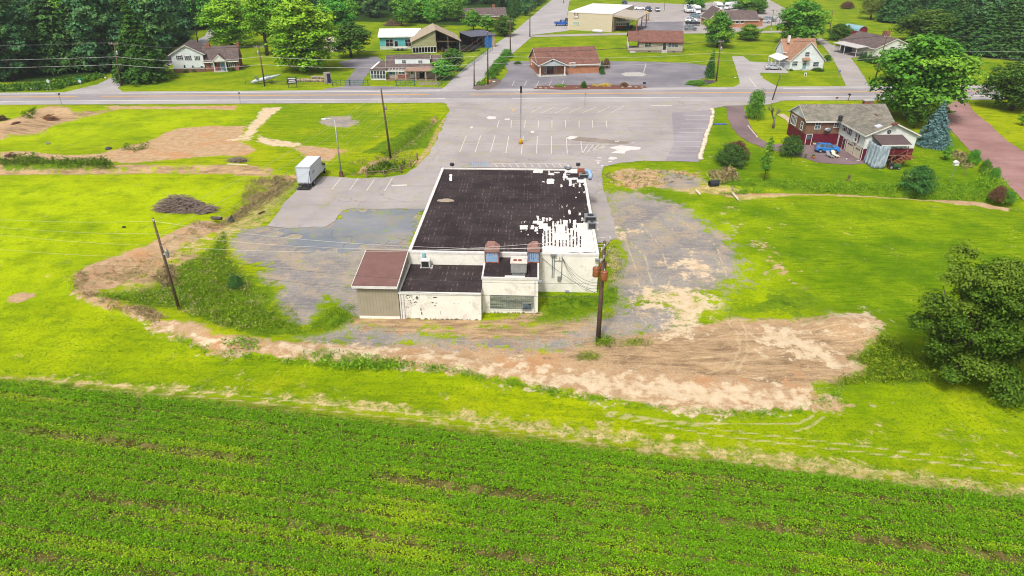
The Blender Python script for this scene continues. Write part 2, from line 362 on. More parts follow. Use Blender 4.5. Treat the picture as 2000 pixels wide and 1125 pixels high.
TR = [[(1245,600),(1262,578),(1300,566),(1345,570),(1372,590),(1368,618),(1330,634),(1290,632),(1268,616)],[(1268,600),(1285,584),(1320,580),(1345,594),(1340,614),(1310,622)],[(1420,625),(1440,650),(1446,680),(1430,712),(1380,728)],[(1446,622),(1458,650),(1460,690),(1440,725)],[(1222,595),(1245,615),(1275,642),(1310,665)],[(1230,470),(1260,500),(1275,560),(1262,590)],[(1255,440),(1290,480),(1310,540),(1300,570)],[(1240,420),(1330,430),(1400,480),(1420,540)],[(1210,440),(1240,520),(1250,560)],[(1350,700),(1430,690),(1550,672),(1690,668)],[(1360,712),(1450,704),(1580,690),(1700,690)],[(1400,655),(1500,648),(1640,645)],[(1420,664),(1530,660),(1650,655)],[(1420,710),(1480,735),(1540,746)],[(1200,770),(1300,775),(1420,772),(1560,770)],[(1210,779),(1310,785),(1440,784),(1570,780)],[(1590,810),(1560,826),(1450,828),(1300,822),(1180,806)],[(1612,812),(1580,834),(1550,842)],[(0,748),(400,775),(800,818),(1200,872),(1600,922),(2000,972)],[(0,736),(400,764),(800,806),(1200,858),(1600,906),(2000,952)],[(1180,800),(1400,838),(1700,872),(2000,912)],[(1180,810),(1400,850),(1700,884),(2000,926)]]
for ln_ in TR:
    L_ = W(ln_); ii = boxed(P, L_, 2); d_ = ldist(P[ii], L_); masks['track'][ii] = np.maximum(masks['track'][ii], np.clip(1.0-d_/.36, 0, 1))
def smooth_noise(P, scale, seed):
    r = np.random.default_rng(seed); out = np.zeros(len(P))
    for _ in range(7):
        a = r.uniform(0, 2*math.pi); k = 2*math.pi/scale*r.uniform(.6, 1.7)
        out += np.sin(P[:, 0]*k*math.cos(a)+P[:, 1]*k*math.sin(a)+r.uniform(0, 6.3))
    return out/7
# relief: ditches, banks, rough soil; kept flat under paving and buildings
zz = np.full(NP_, -.05)
def ditch(line, width, depth):
    global zz
    L = W(line); ii = boxed(P, L, width*2)
    d = ldist(P[ii], L); zz[ii] += -depth*np.exp(-(d/width)**2)
ditch([(-200,330),(0,325),(120,322),(220,328),(330,326),(480,328),(545,334)], 1.3, -.35)
ditch([(-200,338),(0,334),(200,334),(330,331),(480,333),(560,338)], .8, .7)
ditch([(690,334),(730,318),(770,290),(800,270),(830,240),(862,224)], 1.0, 1.2)
ditch([(560,350),(520,372),(480,398),(430,432)], .9, .7)
ditch([(1400,372),(1480,368),(1660,372),(1800,381),(1900,384),(1960,396)], 1.0, .8)
ditch([(370,640),(480,668),(600,690),(760,700),(900,715)], 1.6, -.35)
ditch([(160,545),(220,515),(300,485),(380,448)], 1.6, -.6)
ditch([(150,560),(200,590),(290,615)], 1.2, -.5)
ditch([(1640,640),(1700,640),(1716,665)], 2.0, -.8)
ditch([(60,235),(100,218),(140,222)], 3.0, -1.0)
ditch([(0,262),(40,252)], 2.5, -.8)
rough = np.maximum.reduce([masks['dirt'], masks['thatch']*.6, masks['weed']*.8])
LOT = [(862,199),(872,204),(878,214),(864,248),(850,280),(838,302),(812,328),(792,340),(750,347),(690,348),(632,344),(606,352),(572,378),(550,402),(524,440),(560,446),(605,443),(636,443),(652,432),(668,412),(682,408),(850,408),(870,480),(1100,480),(1180,474),(1206,465),(1195,420),(1180,375),(1173,340),(1180,326),(1215,318),(1260,314),(1310,314),(1362,316),(1372,300),(1380,260),(1390,222),(1392,212),(1418,207),(1500,204),(1530,196),(1500,192)]
lw = W(LOT); ii = boxed(P, lw, 6); flat = np.ones(NP_); flat[ii] = np.clip(-sdist(P[ii], lw)/1.5, 0, 1)
bw = np.array([(-15.5, 54.8), (12, 54), (14, 92), (-15, 92)]); ii = boxed(P, bw, 6); flat[ii] *= np.clip(-sdist(P[ii], bw)/1.5, 0, 1)
zz += rough*flat*(smooth_noise(P, 3.2, 1)*.10+smooth_noise(P, 1.3, 2)*.06)*(P[:, 1] < 170)
zz = -.05+(zz+.05)*flat
nx, ny = len(xs), len(ys)
idx = np.arange(NP_).reshape(ny, nx)
F = np.stack([idx[:-1, :-1].ravel(), idx[:-1, 1:].ravel(), idx[1:, 1:].ravel(), idx[1:, :-1].ravel()], 1)

t = NT('meadow and bare earth'); v = t.pos()
nb = t.noise(v, .035, 4, .6); nm = t.noise(v, .16, 5, .65); nf = t.noise(v, .9, 5, .7); nff = t.noise(v, 5.5, 4, .75); nmm = t.noise(v, .35, 6, .68)
stk = t.noise(t.mapping(v, (.35, 2.2, 1), (0, 0, R(8))), .55, 5, .7)
stk2 = t.noise(t.mapping(v, (.5, 3.2, 1), (0, 0, R(-22))), .8, 4, .7)
grass = t.mix(t.step(nb, .38, .62), C(150,180,6,.52), C(190,202,8,.56))
grass = t.mix(t.math('MULTIPLY', t.step(stk, .42, .68), .75), grass, C(112,152,8,.48))
grass = t.mix(t.math('MULTIPLY', t.step(nm, .5, .66), .5), grass, C(200,204,26,.54))
lawn = t.mix(t.step(nm, .36, .66), C(96,146,6,.5), C(146,180,10,.54))
lawn = t.mix(t.math('MULTIPLY', t.step(stk2, .45, .66), .8), lawn, C(78,122,8,.48))
grass = t.mix(t.math('MULTIPLY', t.attr('lawn'), .85), grass, lawn)
grass = t.mix(t.math('MULTIPLY', t.attr('bright'), t.math('MULTIPLY', t.step(nm, .25, .6), .85)), grass, C(192,212,4,.66))
# far lawns past the road are a deeper, yellower green
sp = t.n('ShaderNodeSeparateXYZ'); t.l(v, sp.inputs[0])
far = t.step(sp.outputs[1], 158, 172)
fl = t.mix(t.step(nm, .35, .65), C(110,152,6,.5), C(162,180,12,.54)); fl = t.mix(t.math('MULTIPLY', t.step(stk, .5, .7), .5), fl, C(198,192,34,.58))
grass = t.mix(t.math('MULTIPLY', far, .8), grass, fl)
grass = t.mix(t.math('MULTIPLY', t.step(nmm, .50, .66), .45), grass, C(104,150,8,.46))
n4 = t.noise(v, 16, 3, .8); grass = t.mix(t.math('MULTIPLY', t.step(n4, .5, .62), .5), grass, C(84,116,10,.42))
# tufts and scattered straw flecks
grass = t.mix(t.math('MULTIPLY', t.step(nff, .5, .66), .5), grass, C(74,112,8,.45))
worn = t.math('MULTIPLY', t.step(nmm, .60, .72), t.step(nf, .42, .6)); grass = t.mix(t.math('MULTIPLY', worn, .45), grass, C(206,192,110)); flk = t.math('MULTIPLY', t.step(nf, .60, .70), t.step(nm, .44, .6)); grass = t.mix(t.math('MULTIPLY', flk, .7), grass, C(222,205,110))
def m(name, amp=.55, wdt=.10):
    a = t.attr(name); n = t.math('ADD', t.math('MULTIPLY', nf, .45), t.math('ADD', t.math('MULTIPLY', nff, .2), t.math('MULTIPLY', nmm, .35)))
    return t.step(t.math('ADD', a, t.math('MULTIPLY', t.math('SUBTRACT', n, .5), amp*2.2)), .5-wdt, .5+wdt)
weed = t.mix(t.step(nf, .35, .65), C(64,112,12,.5), C(122,160,18,.52)); weed = t.mix(t.math('MULTIPLY', t.step(nff, .45, .6), .5), weed, C(158,168,50,.52))
thatch = t.mix(t.step(nf, .35, .65), C(176,160,96), C(226,200,140)); thatch = t.mix(t.math('MULTIPLY', t.step(nff, .5, .62), .75), thatch, C(120,150,30))
dirt = t.mix(t.step(nf, .3, .7), C(194,158,120), C(222,192,152)); dirt = t.mix(t.math('MULTIPLY', t.step(nff, .45, .7), .5), dirt, C(168,134,98))
dirt = t.mix(t.math('MULTIPLY', t.step(nm, .52, .62), .45), dirt, C(214,150,96))
pale = t.mix(t.step(nf, .3, .7), C(220,192,154), C(240,220,188)); pale = t.mix(t.math('MULTIPLY', t.step(nff, .5, .75), .4), pale, C(202,172,134))
trk = t.noise(t.mapping(v, (.28, 1.2, 1), (0, 0, R(10))), 1.0, 7, .74)
brown = t.mix(t.step(trk, .34, .62), C(146,120,92), C(206,174,134)); brown = t.mix(t.math('MULTIPLY', t.step(nff, .45, .7), .35), brown, C(118,96,74))
grav = t.mix(t.step(nm, .35, .65), C(146,142,144), C(184,176,168)); grav = t.mix(t.math('MULTIPLY', t.step(stk2, .46, .62), .6), grav, C(200,184,160))
grav = t.mix(t.math('MULTIPLY', t.step(nff, .42, .7), .5), grav, C(112,110,118)); grav = t.mix(t.math('MULTIPLY', t.step(nmm, .47, .60), .6), grav, C(202,180,148))
gg = t.math('MULTIPLY', t.step(nf, .56, .64), t.step(nm, .48, .58)); grav = t.mix(t.math('MULTIPLY', gg, .8), grav, C(170,180,50))
soil = t.mix(t.step(nf, .4, .6), C(88,80,40), C(140,126,76)); soil = t.mix(t.step(nff, .55, .65), soil, C(60,104,16))
gr_ = t.step(n4, .42, .62); dirt = t.mix(t.math('MULTIPLY', gr_, .3), dirt, C(150,118,88)); pale = t.mix(t.math('MULTIPLY', gr_, .3), pale, C(190,160,126)); grav = t.mix(t.math('MULTIPLY', gr_, .35), grav, C(100,98,106))
c = t.mix(m('thatch', 1.4, .12), grass, thatch)
c = t.mix(m('dirt', 1.1, .07), c, dirt); c = t.mix(m('gravel', 1.7, .13), c, grav)
c = t.mix(m('brown', 1.8, .16), c, brown); c = t.mix(m('pale', 1.9, .14), c, pale)
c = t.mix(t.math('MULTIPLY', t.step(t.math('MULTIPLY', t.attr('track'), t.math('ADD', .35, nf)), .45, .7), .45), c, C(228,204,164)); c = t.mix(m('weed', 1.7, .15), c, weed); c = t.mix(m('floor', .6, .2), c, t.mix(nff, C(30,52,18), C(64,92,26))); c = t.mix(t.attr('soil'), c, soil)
t.base(c); t.bump(t.math('ADD', nff, t.math('MULTIPLY', nf, 1.5)), .55, .14)
t.p.inputs['Specular IOR Level'].default_value = .05; t.p.inputs['Roughness'].default_value = 1
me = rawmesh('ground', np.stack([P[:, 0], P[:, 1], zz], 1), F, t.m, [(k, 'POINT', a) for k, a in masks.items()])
for p_ in (0,): me.polygons.foreach_set('use_smooth', np.ones(len(F), bool))
gro = bpy.data.objects.new('ground', me); COL.objects.link(gro); tag(gro, kind='structure')
from mathutils.bvhtree import BVHTree
GZ = lambda x, y: float(zz.reshape(ny, nx)[min(max(np.searchsorted(ys, y), 0), ny-1), min(max(np.searchsorted(xs, x), 0), nx-1)])

# ================= PAVED SHEETS =================
def asphalt(name, c1, c2, crack=True, tint=None, grass=0.0):
    t = NT(name); v = t.pos()
    n1 = t.noise(v, .11, 5, .6); n2 = t.noise(v, 1.2, 5, .7); n3 = t.noise(v, 9, 3, .7)
    c = t.mix(t.step(n1, .35, .65), c1, c2)
    c = t.mix(t.math('MULTIPLY', t.step(n2, .4, .7), .22), c, tuple(x*.72 for x in c1[:3])+(1,))
    c = t.mix(t.math('MULTIPLY', n3, .25), c, tuple(x*.8 for x in c1[:3])+(1,))
    st = t.noise(t.mapping(v, (.12, 1.0, 1)), .5, 5, .7); c = t.mix(t.math('MULTIPLY', t.step(st, .52, .66), .35), c, tuple(x*.7 for x in c1[:3])+(1,))
    if tint: c = t.mix(t.math('MULTIPLY', t.step(t.noise(v, .3, 4), .5, .62), .4), c, tint)
    if crack:
        vo = t.n('ShaderNodeTexVoronoi', feature='DISTANCE_TO_EDGE'); vo.inputs['Scale'].default_value = .12
        wv = t.n('ShaderNodeVectorMath', operation='ADD'); t.l(v, wv.inputs[0])
        nn = t.n('ShaderNodeTexNoise'); t.l(v, nn.inputs['Vector']); nn.inputs['Scale'].default_value = .35; nn.inputs['Detail'].default_value = 5
        sc2 = t.n('ShaderNodeVectorMath', operation='SCALE'); t.l(nn.outputs[1], sc2.inputs[0]); sc2.inputs[3].default_value = 4.5
        t.l(sc2.outputs[0], wv.inputs[1]); t.l(wv.outputs[0], vo.inputs['Vector'])
        ck = t.math('SUBTRACT', 1.0, t.step(vo.outputs[0], .0, .010)); ck = t.math('MULTIPLY', ck, t.step(t.noise(v, .09, 2), .44, .56))
        c = t.mix(t.math('MULTIPLY', ck, .6), c, tuple(x*.45 for x in c1[:3])+(1,))
        if grass:
            gk = t.math('MULTIPLY', t.step(t.noise(v, .5, 6, .7), .56, .64), t.step(t.noise(v, 4, 3), .45, .55)); c = t.mix(t.math('MULTIPLY', gk, grass), c, C(150,170,50))
    t.base(c); t.bump(n3, .25, .02); t.p.inputs['Roughness'].default_value = .92; return t.m
def sheet(name, poly, mat, z, wob=.12, px=True, step_=1.2, seed=1):
    """paved polygon with slightly irregular edge"""
    pw = W(poly) if px else np.array(poly, float)
    out = []; n = len(pw); r = random.Random(seed)
    for i in range(n):
        a, b = pw[i], pw[(i+1) % n]; L = np.hypot(*(b-a)); k = max(1, min(60, int(L/step_)))
        for j in range(k):
            q = a+(b-a)*j/k; e = (b-a)/max(L, 1e-6); w_ = (r.random()-.5)*2*wob if k > 1 else 0
            out.append((q[0]-e[1]*w_, q[1]+e[0]*w_, z))
    bb = B(); bb.face(out); me = bb.mesh(name, mat)
    bm = bmesh.new(); bm.from_mesh(me); bmesh.ops.triangulate(bm, faces=bm.faces)
    for f in bm.faces:
        if f.normal.z < 0: f.normal_flip()
    bm.to_mesh(me); bm.free()
    ob = bpy.data.objects.new(name, me); link(ob); return tag(ob, kind='structure')
A_lot = asphalt('worn grey asphalt', C(174,165,164), C(192,183,181), True, C(184,172,158), .5)
A_road = asphalt('road asphalt', C(180,174,174), C(196,190,188), False); A_lane = asphalt('traffic lane asphalt', C(162,155,158), C(176,169,171), False)
A_dark = asphalt('dark drive asphalt', C(132,128,136), C(160,155,160), True, None)
A_red = asphalt('reddish brown asphalt', C(160,120,116), C(186,146,140), False)
A_brn = asphalt('brown drive asphalt', C(128,108,110), C(152,130,130), True)
A_grv = asphalt('blue grey stone dust', C(134,140,148), C(158,158,162), True, C(168,156,136), .8)
def line_(a, b, k0=-2.2, k1=3.2):
    a, b = np.array(g(*a))[:2], np.array(g(*b))[:2]; d = b-a; return a+d*k0, a+d*k1
rt = line_((0,181), (2000,165.5)); rb = line_((0,205), (2000,194))
sheet('main_road', [rb[0], rb[1], rt[1], rt[0]], A_road, .012, px=False, wob=.15, seed=2)
l0, l1 = line_((0,184.6), (2000,170.4)), line_((0,197.6), (2000,185.6))
sheet('road_lanes', [l1[0], l1[1], l0[1], l0[0]], A_lane, .016, px=False, wob=.02, seed=52)
sheet('parking_lot', LOT, A_lot, .004, wob=.2)
sheet('gravel_yard', [(560,447),(640,446),(668,414),(682,410),(822,410),(806,460),(770,474),(720,478),(690,492),(650,484),(600,492),(560,474),(590,462),(540,458)], A_grv, -.012, wob=.9, step_=.5, seed=5)
sheet('side_road', [(850,180),(868,170),(910,130),(950,100),(976,80),(1000,65),(1062,12),(1078,0),(1100,-12),(1140,-12),(1112,2),(1108,28),(1120,50),(1110,60),(1060,66),(1040,68),(1036,74),(1000,106),(975,126),(948,150),(928,168),(932,180)], A_road, .006, wob=.12, seed=3)
sheet('wood_lane', [(108,184),(190,165),(215,152),(258,141),(310,120),(350,98),(380,80),(400,70),(420,40),(440,30),(425,60),(412,76),(395,92),(340,124),(295,141),(250,158),(238,166),(230,172),(245,184)], A_road, .006, wob=.15, seed=4)
sheet('gated_drive', [(620,179),(640,172),(672,169),(676,158),(694,135),(672,130),(660,122),(700,113),(735,110),(748,118),(722,140),(712,152),(706,168),(862,171),(870,180)], A_dark, .008, wob=.15, seed=6)
sheet('office_parking_lot', [(948,180),(958,172),(978,158),(992,140),(985,124),(1000,119),(1190,119),(1290,121),(1350,124),(1380,128),(1382,150),(1345,164),(1372,172),(1372,178)], A_dark, .008, wob=.12, seed=7)
sheet('cottage_drive', [(1429,110),(1452,110),(1465,120),(1500,122.5),(1525,122),(1541,143),(1484,142),(1488,152),(1505,162),(1525,172),(1425,173),(1445,164),(1442,150),(1436,130)], A_road, .008, wob=.1, seed=8)
sheet('narrow_lane', [(1030,76),(1040,72.5),(1225,68),(1335,65.5),(1520,63.5),(1590,70),(1600,66),(1520,60),(1335,61.5),(1225,64),(1040,68.5)], A_lot, .002, wob=.05, seed=9)
sheet('bungalow_drive', [(1590,74),(1604,74),(1625,88),(1660,92),(1682,93),(1684,111),(1662,113),(1680,138),(1699,168),(1652,168),(1640,140),(1625,112),(1610,92)], A_lot, .008, wob=.12, seed=10)
sheet('service_yard', [(1240,66),(1250,30),(1215,12),(1225,3),(1330,8),(1500,-2),(1540,20),(1545,48),(1500,50),(1480,62),(1340,61)], A_lot, .0, wob=.15, seed=11)
sheet('yard_apron', [(1232,66),(1254,43),(1335,41),(1333,60)], A_dark, .004, wob=.05, seed=12)
sheet('red_lane', [(1828,198),(1845,205),(1850,247),(1890,290),(1935,326),(2000,392),(2100,500),(2250,520),(2060,350),(2000,297),(1967,275),(1930,240),(1902,218),(1888,198)], A_red, .006, wob=.12, seed=13)
sheet('curved_drive', [(1396,207),(1418,208),(1422,232),(1430,250),(1445,267),(1468,280),(1498,291),(1530,297),(1560,306),(1600,318),(1660,322),(1700,318),(1700,280),(1640,262),(1565,262),(1560,282),(1502,281),(1484,270),(1468,250),(1458,228),(1452,207)], A_brn, .006, wob=.1, seed=14)

# painted markings
paint_w = Mplain('white road paint', C(250,246,240), .8); paint_l = M('worn bay paint', C(232,222,210), .8, .1, 2, grime=C(192,183,180)); paint_y = Mplain('yellow road paint', C(232,180,84), .8); paint_b = Mplain('blue bay paint', C(150,180,214), .8)
def stripe(bb, a, b, wd, z=.024, px=True):
    a = g(*a) if px else Vector(a); b = g(*b) if px else Vector(b); d = (b-a); d.z = 0
    if d.length < 1e-3: return
    d.normalize(); nrm = Vector((-d.y, d.x, 0))*wd/2
    bb.face([(a-nrm)[:2]+(z,), (b-nrm)[:2]+(z,), (b+nrm)[:2]+(z,), (a+nrm)[:2]+(z,)])
def onroad(px, ya, yb): return (px, ya+(yb-ya)*px/2000)
bb = B()
for x0, x1 in ((-900, 150), (197, 838), (918, 2900)):
    for dy in (-.35, .35): stripe(bb, onroad(x0, 189.6+dy, 177.6+dy), onroad(x1, 189.6+dy, 177.6+dy), .28)
tag(bb.o('yellow_centre_lines', paint_y), kind='structure')
bb = B()
for x0, x1 in ((-900, 870), (1000, 1330), (1560, 1820), (1900, 2900)): stripe(bb, onroad(x0, 198, 186), onroad(x1, 198, 186), .3)
for x0, x1 in ((-900, 108), (232, 860), (1370, 1420), (1530, 1640), (1700, 2900)): stripe(bb, onroad(x0, 184, 169.6), onroad(x1, 184, 169.6), .28)
tag(bb.o('white_edge_lines', paint_w), kind='structure')
bb = B(); q = .13
S = [((612,340),(579,372)),((635,345),(615.5,367)),((667,347),(648,370)),((700,348),(683,371)),((731,351),(716,372.5)),((767,347),(751,373))]
S += [((911,265),(898,297)),((939,265),(928,297)),((967,265),(958,298)),((994,265),(988,299)),((1022,266),(1018,301)),((1049.5,266),(1048,300)),((1077.5,266),(1077,300)),((1106,270),(1108,300)),((1134.5,276),(1137.5,301)),((905,281),(1195,283))]
S += [((1137.5,301),(1194,282.5))]+[((1137+k*9, 301-k*2.6), (1134+k*11+14, 283)) for k in range(5)]
S += [((975,235),(971,249)),((999,235),(998,249)),((1026,235),(1024.5,249)),((1052,235),(1051.5,249)),((1078,235),(1078,249)),((1104.5,235),(1105,249)),((1131,235),(1131,249)),((1157,235),(1158,249.5)),((1184,235),(1185.5,249)),((1000,236),(1184,237))]
S += [((1057.5,209),(1037,220)),((1084,209),(1057,221)),((1111,209),(1084,221)),((1137,209),(1112,220)),((1164.5,209),(1139,220)),((1192,208),(1167,220)),((1218,208),(1194,220))]
for yy, a, b in zip([225.7,233.7,242,250.5,259,267.5,276,285.5,295,304.5], [1337,1337,1331,1329,1326,1322,1314,1312,1309,1302], [1385,1386,1385,1380,1374,1372,1370,1367,1361,1360]): S.append(((a, yy), (b, yy+.5)))
S += [((960,319.5),(1104,320)),((1104,320),(1104,327)),((888,317),(884,327))]+[((966+k*14, 320), (972+k*14, 327)) for k in range(10)]
for a, b in S: stripe(bb, a, b, q)
stripe(bb, (1272,206.5), (1312,206.3), .45); stripe(bb, (765,363), (795,361.5), .55); stripe(bb, (1463,152.5), (1477,170), .2); stripe(bb,(1436,152),(1486,153),.2)
for k in range(5): stripe(bb, (1100-k*24+1, 158), (1090-k*24+6, 168), .1)
stripe(bb, (1262,124),(1257,142),.14)
for k in range(14): stripe(bb, (1254+k*5.8, 42.3-k*.05), (1257.5+k*5.8, 42.2-k*.05), .8)
tag(bb.o('parking_bay_lines', paint_l), kind='structure')
bb = B()
for k in range(7): stripe(bb, (922+k*4.6, 318+0*k), (924+k*4.6, 323), .12)
stripe(bb, (920,317.6), (954,317.8), .12); stripe(bb, (918,323.6), (954,323.8), .12)
stripe(bb, (1484,137),(1500,137),.15); stripe(bb, (1488,124),(1502,124),.15)
tag(bb.o('blue_bay_lines', paint_b), kind='structure')
# puddle patches, white sky reflection painted into the colour, and a patched strip
pm = M('painted puddle reflection', C(238,228,222), .6, .08, 1, grime=C(206,196,190))
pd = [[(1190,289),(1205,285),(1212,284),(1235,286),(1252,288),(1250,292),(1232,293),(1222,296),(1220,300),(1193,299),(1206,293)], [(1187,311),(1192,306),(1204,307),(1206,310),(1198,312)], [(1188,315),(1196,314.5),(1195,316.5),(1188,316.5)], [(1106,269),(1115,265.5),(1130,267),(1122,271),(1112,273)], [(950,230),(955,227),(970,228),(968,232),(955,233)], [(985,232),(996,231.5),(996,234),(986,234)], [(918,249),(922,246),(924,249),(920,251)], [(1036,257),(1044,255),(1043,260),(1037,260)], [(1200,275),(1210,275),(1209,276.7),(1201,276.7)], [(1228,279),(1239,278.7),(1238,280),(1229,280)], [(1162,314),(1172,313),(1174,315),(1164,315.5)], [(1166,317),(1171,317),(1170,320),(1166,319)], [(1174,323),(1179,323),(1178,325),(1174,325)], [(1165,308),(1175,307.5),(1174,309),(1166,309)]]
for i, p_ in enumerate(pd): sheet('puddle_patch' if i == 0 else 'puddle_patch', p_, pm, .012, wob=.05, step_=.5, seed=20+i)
sheet('stained_patch', [(1106,266),(1140,267),(1180,272),(1230,277),(1240,281),(1190,281),(1140,276),(1110,273)], asphalt('stained asphalt', C(150,136,124), C(176,164,156)), .008, wob=.25, step_=.5, seed=44)
sheet('stained_patch', [(1312,220),(1391,215),(1372,310),(1362,316),(1300,314),(1316,280)], asphalt('newer asphalt', C(158,150,156), C(178,170,174)), .008, wob=.05, seed=45)
sheet('concrete_patch', [(1213,144),(1222,141.5),(1250,141),(1263,145),(1256,149),(1220,148.5)], M('concrete', C(196,192,186), .8), .016, wob=.02, seed=46)
# ================= VEGETATION =================
def leafmat(name, dark, light, yellow=None, trans=.25):
    t = NT(name); a = t.attr('rnd'); b = t.attr('lobe')
    c = t.mix(a, dark, light)
    if yellow: c = t.mix(t.math('MULTIPLY', t.step(b, .55, 1.0), .7), c, yellow)
    ob = t.n('ShaderNodeObjectInfo').outputs['Random']
    hs = t.n('ShaderNodeHueSaturation'); t.l(c, hs.inputs['Color']); t.l(t.math('ADD', .485, t.math('MULTIPLY', ob, .03)), hs.inputs['Hue'])
    t.l(t.math('ADD', .85, t.math('MULTIPLY', ob, .3)), hs.inputs['Value'])
    t.base(hs.outputs[0]); t.p.inputs['Roughness'].default_value = .6; t.p.inputs['Specular IOR Level'].default_value = .12
    tr = t.n('ShaderNodeBsdfTranslucent'); t.l(hs.outputs[0], tr.inputs[0])
    mx = t.n('ShaderNodeMixShader'); mx.inputs[0].default_value = trans
    out = [n for n in t.t.nodes if n.type == 'OUTPUT_MATERIAL'][0]
    t.l(t.p.outputs[0], mx.inputs[1]); t.l(tr.outputs[0], mx.inputs[2]); t.l(mx.outputs[0], out.inputs[0]); return t.m
L_mid = leafmat('leaf mid green', (0.034,0.128,0.017,1), (0.145,0.365,0.031,1), (0.255,0.442,0.034,1))
L_dark = leafmat('leaf deep green', (.022,.08,.012,1), (.10,.225,.022,1), (.16,.28,.03,1))
L_wood = leafmat('leaf wood green', (.032,.10,.045,1), (.11,.26,.08,1), (.17,.31,.06,1))
L_yel = leafmat('leaf yellow green', (0.061,0.162,0.008,1), (0.257,0.459,0.019,1), (0.351,0.513,0.027,1))
L_con = leafmat('needle green', (.022,.072,.018,1), (.08,.18,.03,1), (.14,.23,.03,1), .1)
L_blue = leafmat('blue spruce needle', (0.039,0.098,0.098,1), (0.169,0.299,0.286,1), None, .1)
L_hedge = leafmat('hedge leaf', (.022,.075,.010,1), (.075,.18,.015,1), (.15,.24,.03,1))
L_weed = leafmat('weed leaf', (.06,.15,.006,1), (.23,.40,.015,1), (.36,.46,.03,1), .3)
L_crop = leafmat('crop leaf', (.065,.21,.004,1), (.215,.53,.01,1), (.42,.60,.015,1), .3)
L_vine = leafmat('vine leaf', (.03,.09,.008,1), (.11,.24,.015,1), (.20,.30,.03,1), .3)
L_stone = leafmat('loose stone', (.22,.17,.13,1), (.62,.52,.42,1), None, .0)
L_dry = leafmat('dry weed', (0.169,0.111,0.058,1), (0.442,0.338,0.182,1), (0.208,0.286,0.039,1), .2)
L_will = leafmat('willow leaf', (.10,.17,.02,1), (.27,.38,.05,1), None, .3)
L_red = leafmat('rusty bush leaf', (.10,.05,.03,1), (.22,.12,.06,1), None, .2)
L_mag = leafmat('pale blossom', (.62,.50,.46,1), (.9,.8,.74,1), None, .3)
bark = M('bark', (.075,.058,.042,1), .95, .3, 4); bark_l = M('grey bark', (.16,.135,.11,1), .95, .3, 4)

def quads(pos, nrm, size, rnd, lobe, r, asp=.62):
    """leaf faces (n,4) at pos, facing roughly nrm"""
    n = len(pos); d = r.normal(size=(n, 3)); a = np.cross(nrm, d); a /= np.linalg.norm(a, axis=1)[:, None]+1e-9
    b = np.cross(nrm, a); b /= np.linalg.norm(b, axis=1)[:, None]+1e-9
    s = size[:, None]
    V = np.stack([pos-a*s*.5, pos-b*s*.5*asp+nrm*s*.12, pos+a*s*.5, pos+b*s*.5*asp+nrm*s*.12], 1).reshape(-1, 3)
    return V, np.arange(n*4).reshape(n, 4)
def crown_mesh(name, mat, lobes, n, leaf, seed, rough=.35, up=.35, asp=.62):
    """lobes: (cx,cy,cz,rx,ry,rz). leaves are spread through the outer part of each lobe"""
    r = np.random.default_rng(seed); L = np.array(lobes, float)
    wt = (L[:, 3]*L[:, 4]*L[:, 5])**(2/3); wt /= wt.sum()
    k = r.choice(len(L), n, p=wt); d = r.normal(size=(n, 3)); d /= np.linalg.norm(d, axis=1)[:, None]
    lowcut = (d[:, 2] < -.35) & (r.random(n) < .5); d[lowcut, 2] *= -1
    # each lobe carries many small sprigs; leaves cluster on the sprigs, gaps stay between them
    S = 30; sd_ = r.normal(size=(len(L), S, 3)); sd_ /= np.linalg.norm(sd_, axis=2)[:, :, None]
    fl = (sd_[:, :, 2] < -.3) & (r.random((len(L), S)) < .6); sd_[fl, 2] *= -1
    sr_ = r.uniform(.55, 1.08, (len(L), S)); j_ = r.integers(0, S, n)
    d = sd_[k, j_]; c0 = L[k, :3]+d*L[k, 3:6]*sr_[k, j_][:, None]
    sg = L[k, 3]*(.17+.12*rough); off = r.normal(size=(n, 3))*sg[:, None]; off[:, 2] *= .55
    P_ = c0+off
    keep = np.ones(n, bool)
    for j in range(len(L)):
        q = (P_-L[j, :3])/L[j, 3:6]; keep &= (np.linalg.norm(q, axis=1) > .45) | (k == j)
    P_, d, k, off = P_[keep], d[keep], k[keep], off[keep]; n = len(P_)
    nr = d*.5+off/(np.linalg.norm(off, axis=1)[:, None]+1e-6)*.35+r.normal(size=(n, 3))*.45; nr[:, 2] += up+.15; nr /= np.linalg.norm(nr, axis=1)[:, None]
    sz = leaf*r.uniform(.6, 1.35, n); lobev = r.random(len(L))[k]
    V, F_ = quads(P_, nr, sz, None, None, r, asp)
    rn = np.clip(r.normal(.5, .27, n), 0, 1)
    return rawmesh(name, V, F_, mat, [('rnd', 'FACE', rn), ('lobe', 'FACE', lobev)])
def lobeset(kind, H, Rr, seed, n=22, base=.25):
    r = random.Random(seed); out = []
    for i in range(n):
        u = (i+.5)/n; h = base+(1-base)*u
        if kind == 'round': env = math.sin(math.pi*min(1, (u*.86+.14)))**.6
        elif kind == 'oval': env = math.sin(math.pi*min(1, (u*.8+.2)))**.75*.9
        elif kind == 'cone': env = 1.02-u*.92
        elif kind == 'vase': env = .5+.5*math.sin(math.pi*min(1, u*.75+.18))
        a = i*2.399+r.uniform(-.5, .5); q = r.uniform(.35, .78)
        rr = Rr*env; s = Rr*r.uniform(.27, .43)*(.65+.35*env)
        if kind == 'cone': q = r.uniform(.45, .7); s = Rr*.34*(env+.15)
        out.append((math.cos(a)*rr*q, math.sin(a)*rr*q, H*h-s*.55*(u > .7), s*r.uniform(.95, 1.25), s*r.uniform(.95, 1.25), s*r.uniform(.7, .95)))
    out.append((0, 0, H*(base+(1-base)*.45), Rr*.5, Rr*.5, H*(1-base)*.42))
    return out
